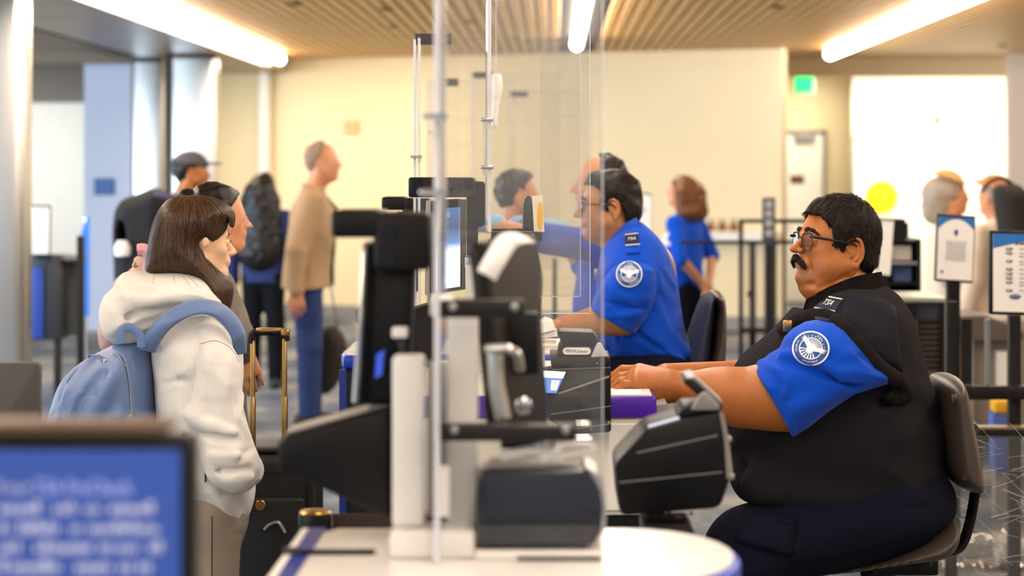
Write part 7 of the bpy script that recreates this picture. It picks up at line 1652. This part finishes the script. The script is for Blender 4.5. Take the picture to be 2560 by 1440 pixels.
YW = 9.1; r0 = root('wrapped_roll', (W(2400, 0, YW).x, YW, 0), 'white roll wrapped in clear plastic lying on the floor behind the chair', 'roll')
zc = .075
obj('core', MB().cyl((W(2490, 0, YW).x, YW, zc), (W(2570, 0, YW).x, YW, zc), .07, .045, n=20), M['paper'], r0)
rows = []; rr2 = np.random.default_rng(2)
for i in range(30):
    x = W(2236, 0, YW).x+(W(2580, 0, YW).x-W(2236, 0, YW).x)*i/29; rows.append([Vector((x, YW+(.078+.010*rr2.normal())*math.cos(t), max(.004, zc+.004+(.074+.007*rr2.normal())*math.sin(t)))) for t in [2*math.pi*k/20 for k in range(21)]])
obj('plastic_wrap', MB().grid(rows), clear_plastic('plastic_film', '#f6f6f6', .16, 2.0, .3), r0, sharp=0, fix=False)
# glass gate at the far wall
YG = 14.9; r0 = root('gate_barrier', (W(1930, 0, YG).x, YG, 0), 'black tubular gate barrier in front of the white door and ledge', 'barrier')
def vb(x0, x1, y0, y1, nm='post', m=None, dy=0.): return obj(nm, MB().box((W(x0, 0, YG).x, YG+dy, 0 if y1 is None else W(0, y1, YG).z), (W(x1, 0, YG).x, YG+dy+.05, W(0, y0, YG).z), .004), m or M['blackbrown'], r0)
for a in ((1848, 1858), (1958, 1964), (2072, 2082)): vb(a[0], a[1], 548, None)
vb(1876, 1892, 604, None, dy=.06); vb(1914, 1944, 606, None, dy=.06); vb(1858, 2072, 548, 558, 'rail'); vb(1700, 2072, 602, 611, 'rail', dy=.051); vb(1858, 2072, 820, 832, 'rail')
obj('glass_panel', MB().box((W(1860, 0, YG).x, YG+.02, W(0, 818, YG).z), (W(2070, 0, YG).x, YG+.028, W(0, 612, YG).z)), M['haze'], r0)
obj('latch', MB().lathe(W(1878, 735, YG+.055), [(.03, 0), (.03, .02), (.02, .03)], 14, (0, -1, 0)), M['black'], r0)
YG2 = 14.6; r0 = root('icon_sign', (W(1923, 0, YG2).x, YG2, 0), 'narrow dark sign with four pale icons standing by the gate barrier', 'sign')
obj('board', MB().box((W(1906, 0, YG2).x, YG2, W(0, 610, YG2).z), (W(1939, 0, YG2).x, YG2+.03, W(0, 494, YG2).z), .005), mat('slate_sign', '#46474c', .5), r0)
for y in (503, 526, 550, 575): obj('icon', MB().box((W(1914, 0, YG2).x, YG2-.003, W(0, y+17, YG2).z), (W(1931, 0, YG2).x, YG2-.0003, W(0, y, YG2).z), .001), mat('icon_grey', '#a9a9b0', .5), r0)
obj('post', MB().cyl((W(1923, 0, YG2).x, YG2+.015, 0), (W(1923, 0, YG2).x, YG2+.015, W(0, 611, YG2).z), .02), M['black'], r0)

# ------------------------------------------------------------------ queue furniture at the left
YK = 13.8; r0 = root('queue_kiosk', (W(140, 0, YK).x, YK, 0), 'dark queue kiosk with a blue side panel beside the nearest steel column', 'kiosk')
K = lambda x0, x1, y0, y1, d0, d1: MB().box((W(x0, 0, YK).x, YK+d0, W(0, y1, YK).z), (W(x1, 0, YK).x, YK+d1, W(0, y0, YK).z), .004)
obj('cabinet', K(60, 150, 640, 850, 0, .35), mat('slate_cabinet', '#35383e', .5), r0); obj('side_panel', K(70, 110, 668, 846, -.012, -.001), mat('royal_panel', '#3650a8', .4), r0)
obj('back_shelf', K(151, 192, 640, 652, .02, .3), M['grey'], r0); obj('back_panel', K(151, 190, 653, 845, .2, .22), mat('slate_mesh', '#6a6d70', .6), r0)
for a in ((132, 148, 851), (190, 206, 590), (60, 72, 851)):
    obj('leg', MB().box((W(a[0], 0, YK).x, YK+.02, 0), (W(a[1], 0, YK).x, YK+.08, W(0, a[2], YK).z), .003), M['dark'], r0)
r0 = sign_stand('sign_stand', 'small white sign in a black frame on the queue kiosk', [(74, 512), (126, 514), (124, 640), (74, 640)], 13.7, 0, lambda sh, pt: None)
obj('bracket', MB().box((W(92, 0, 13.7).x, 13.70, W(0, 646, 13.7).z), (W(108, 0, 13.7).x, 13.86, W(0, 639, 13.7).z)), M['black'], r0)
YF = 15.2; r0 = root('feather_banner', (W(208, 0, YF).x, YF, 0), 'bright blue banner partly hidden behind the queue kiosk', 'banner')
obj('cloth', MB().prism([W(198, 600, YF), W(214, 548, YF), W(222, 540, YF), W(222, 790, YF), W(202, 790, YF)], (0, .02, 0)), mat('banner_blue', '#1e6fd0', .6), r0)
obj('pole', MB().cyl((W(212, 0, YF).x, YF+.03, 0), (W(212, 0, YF).x, YF+.03, W(0, 545, YF).z), .012), M['steel'], r0)
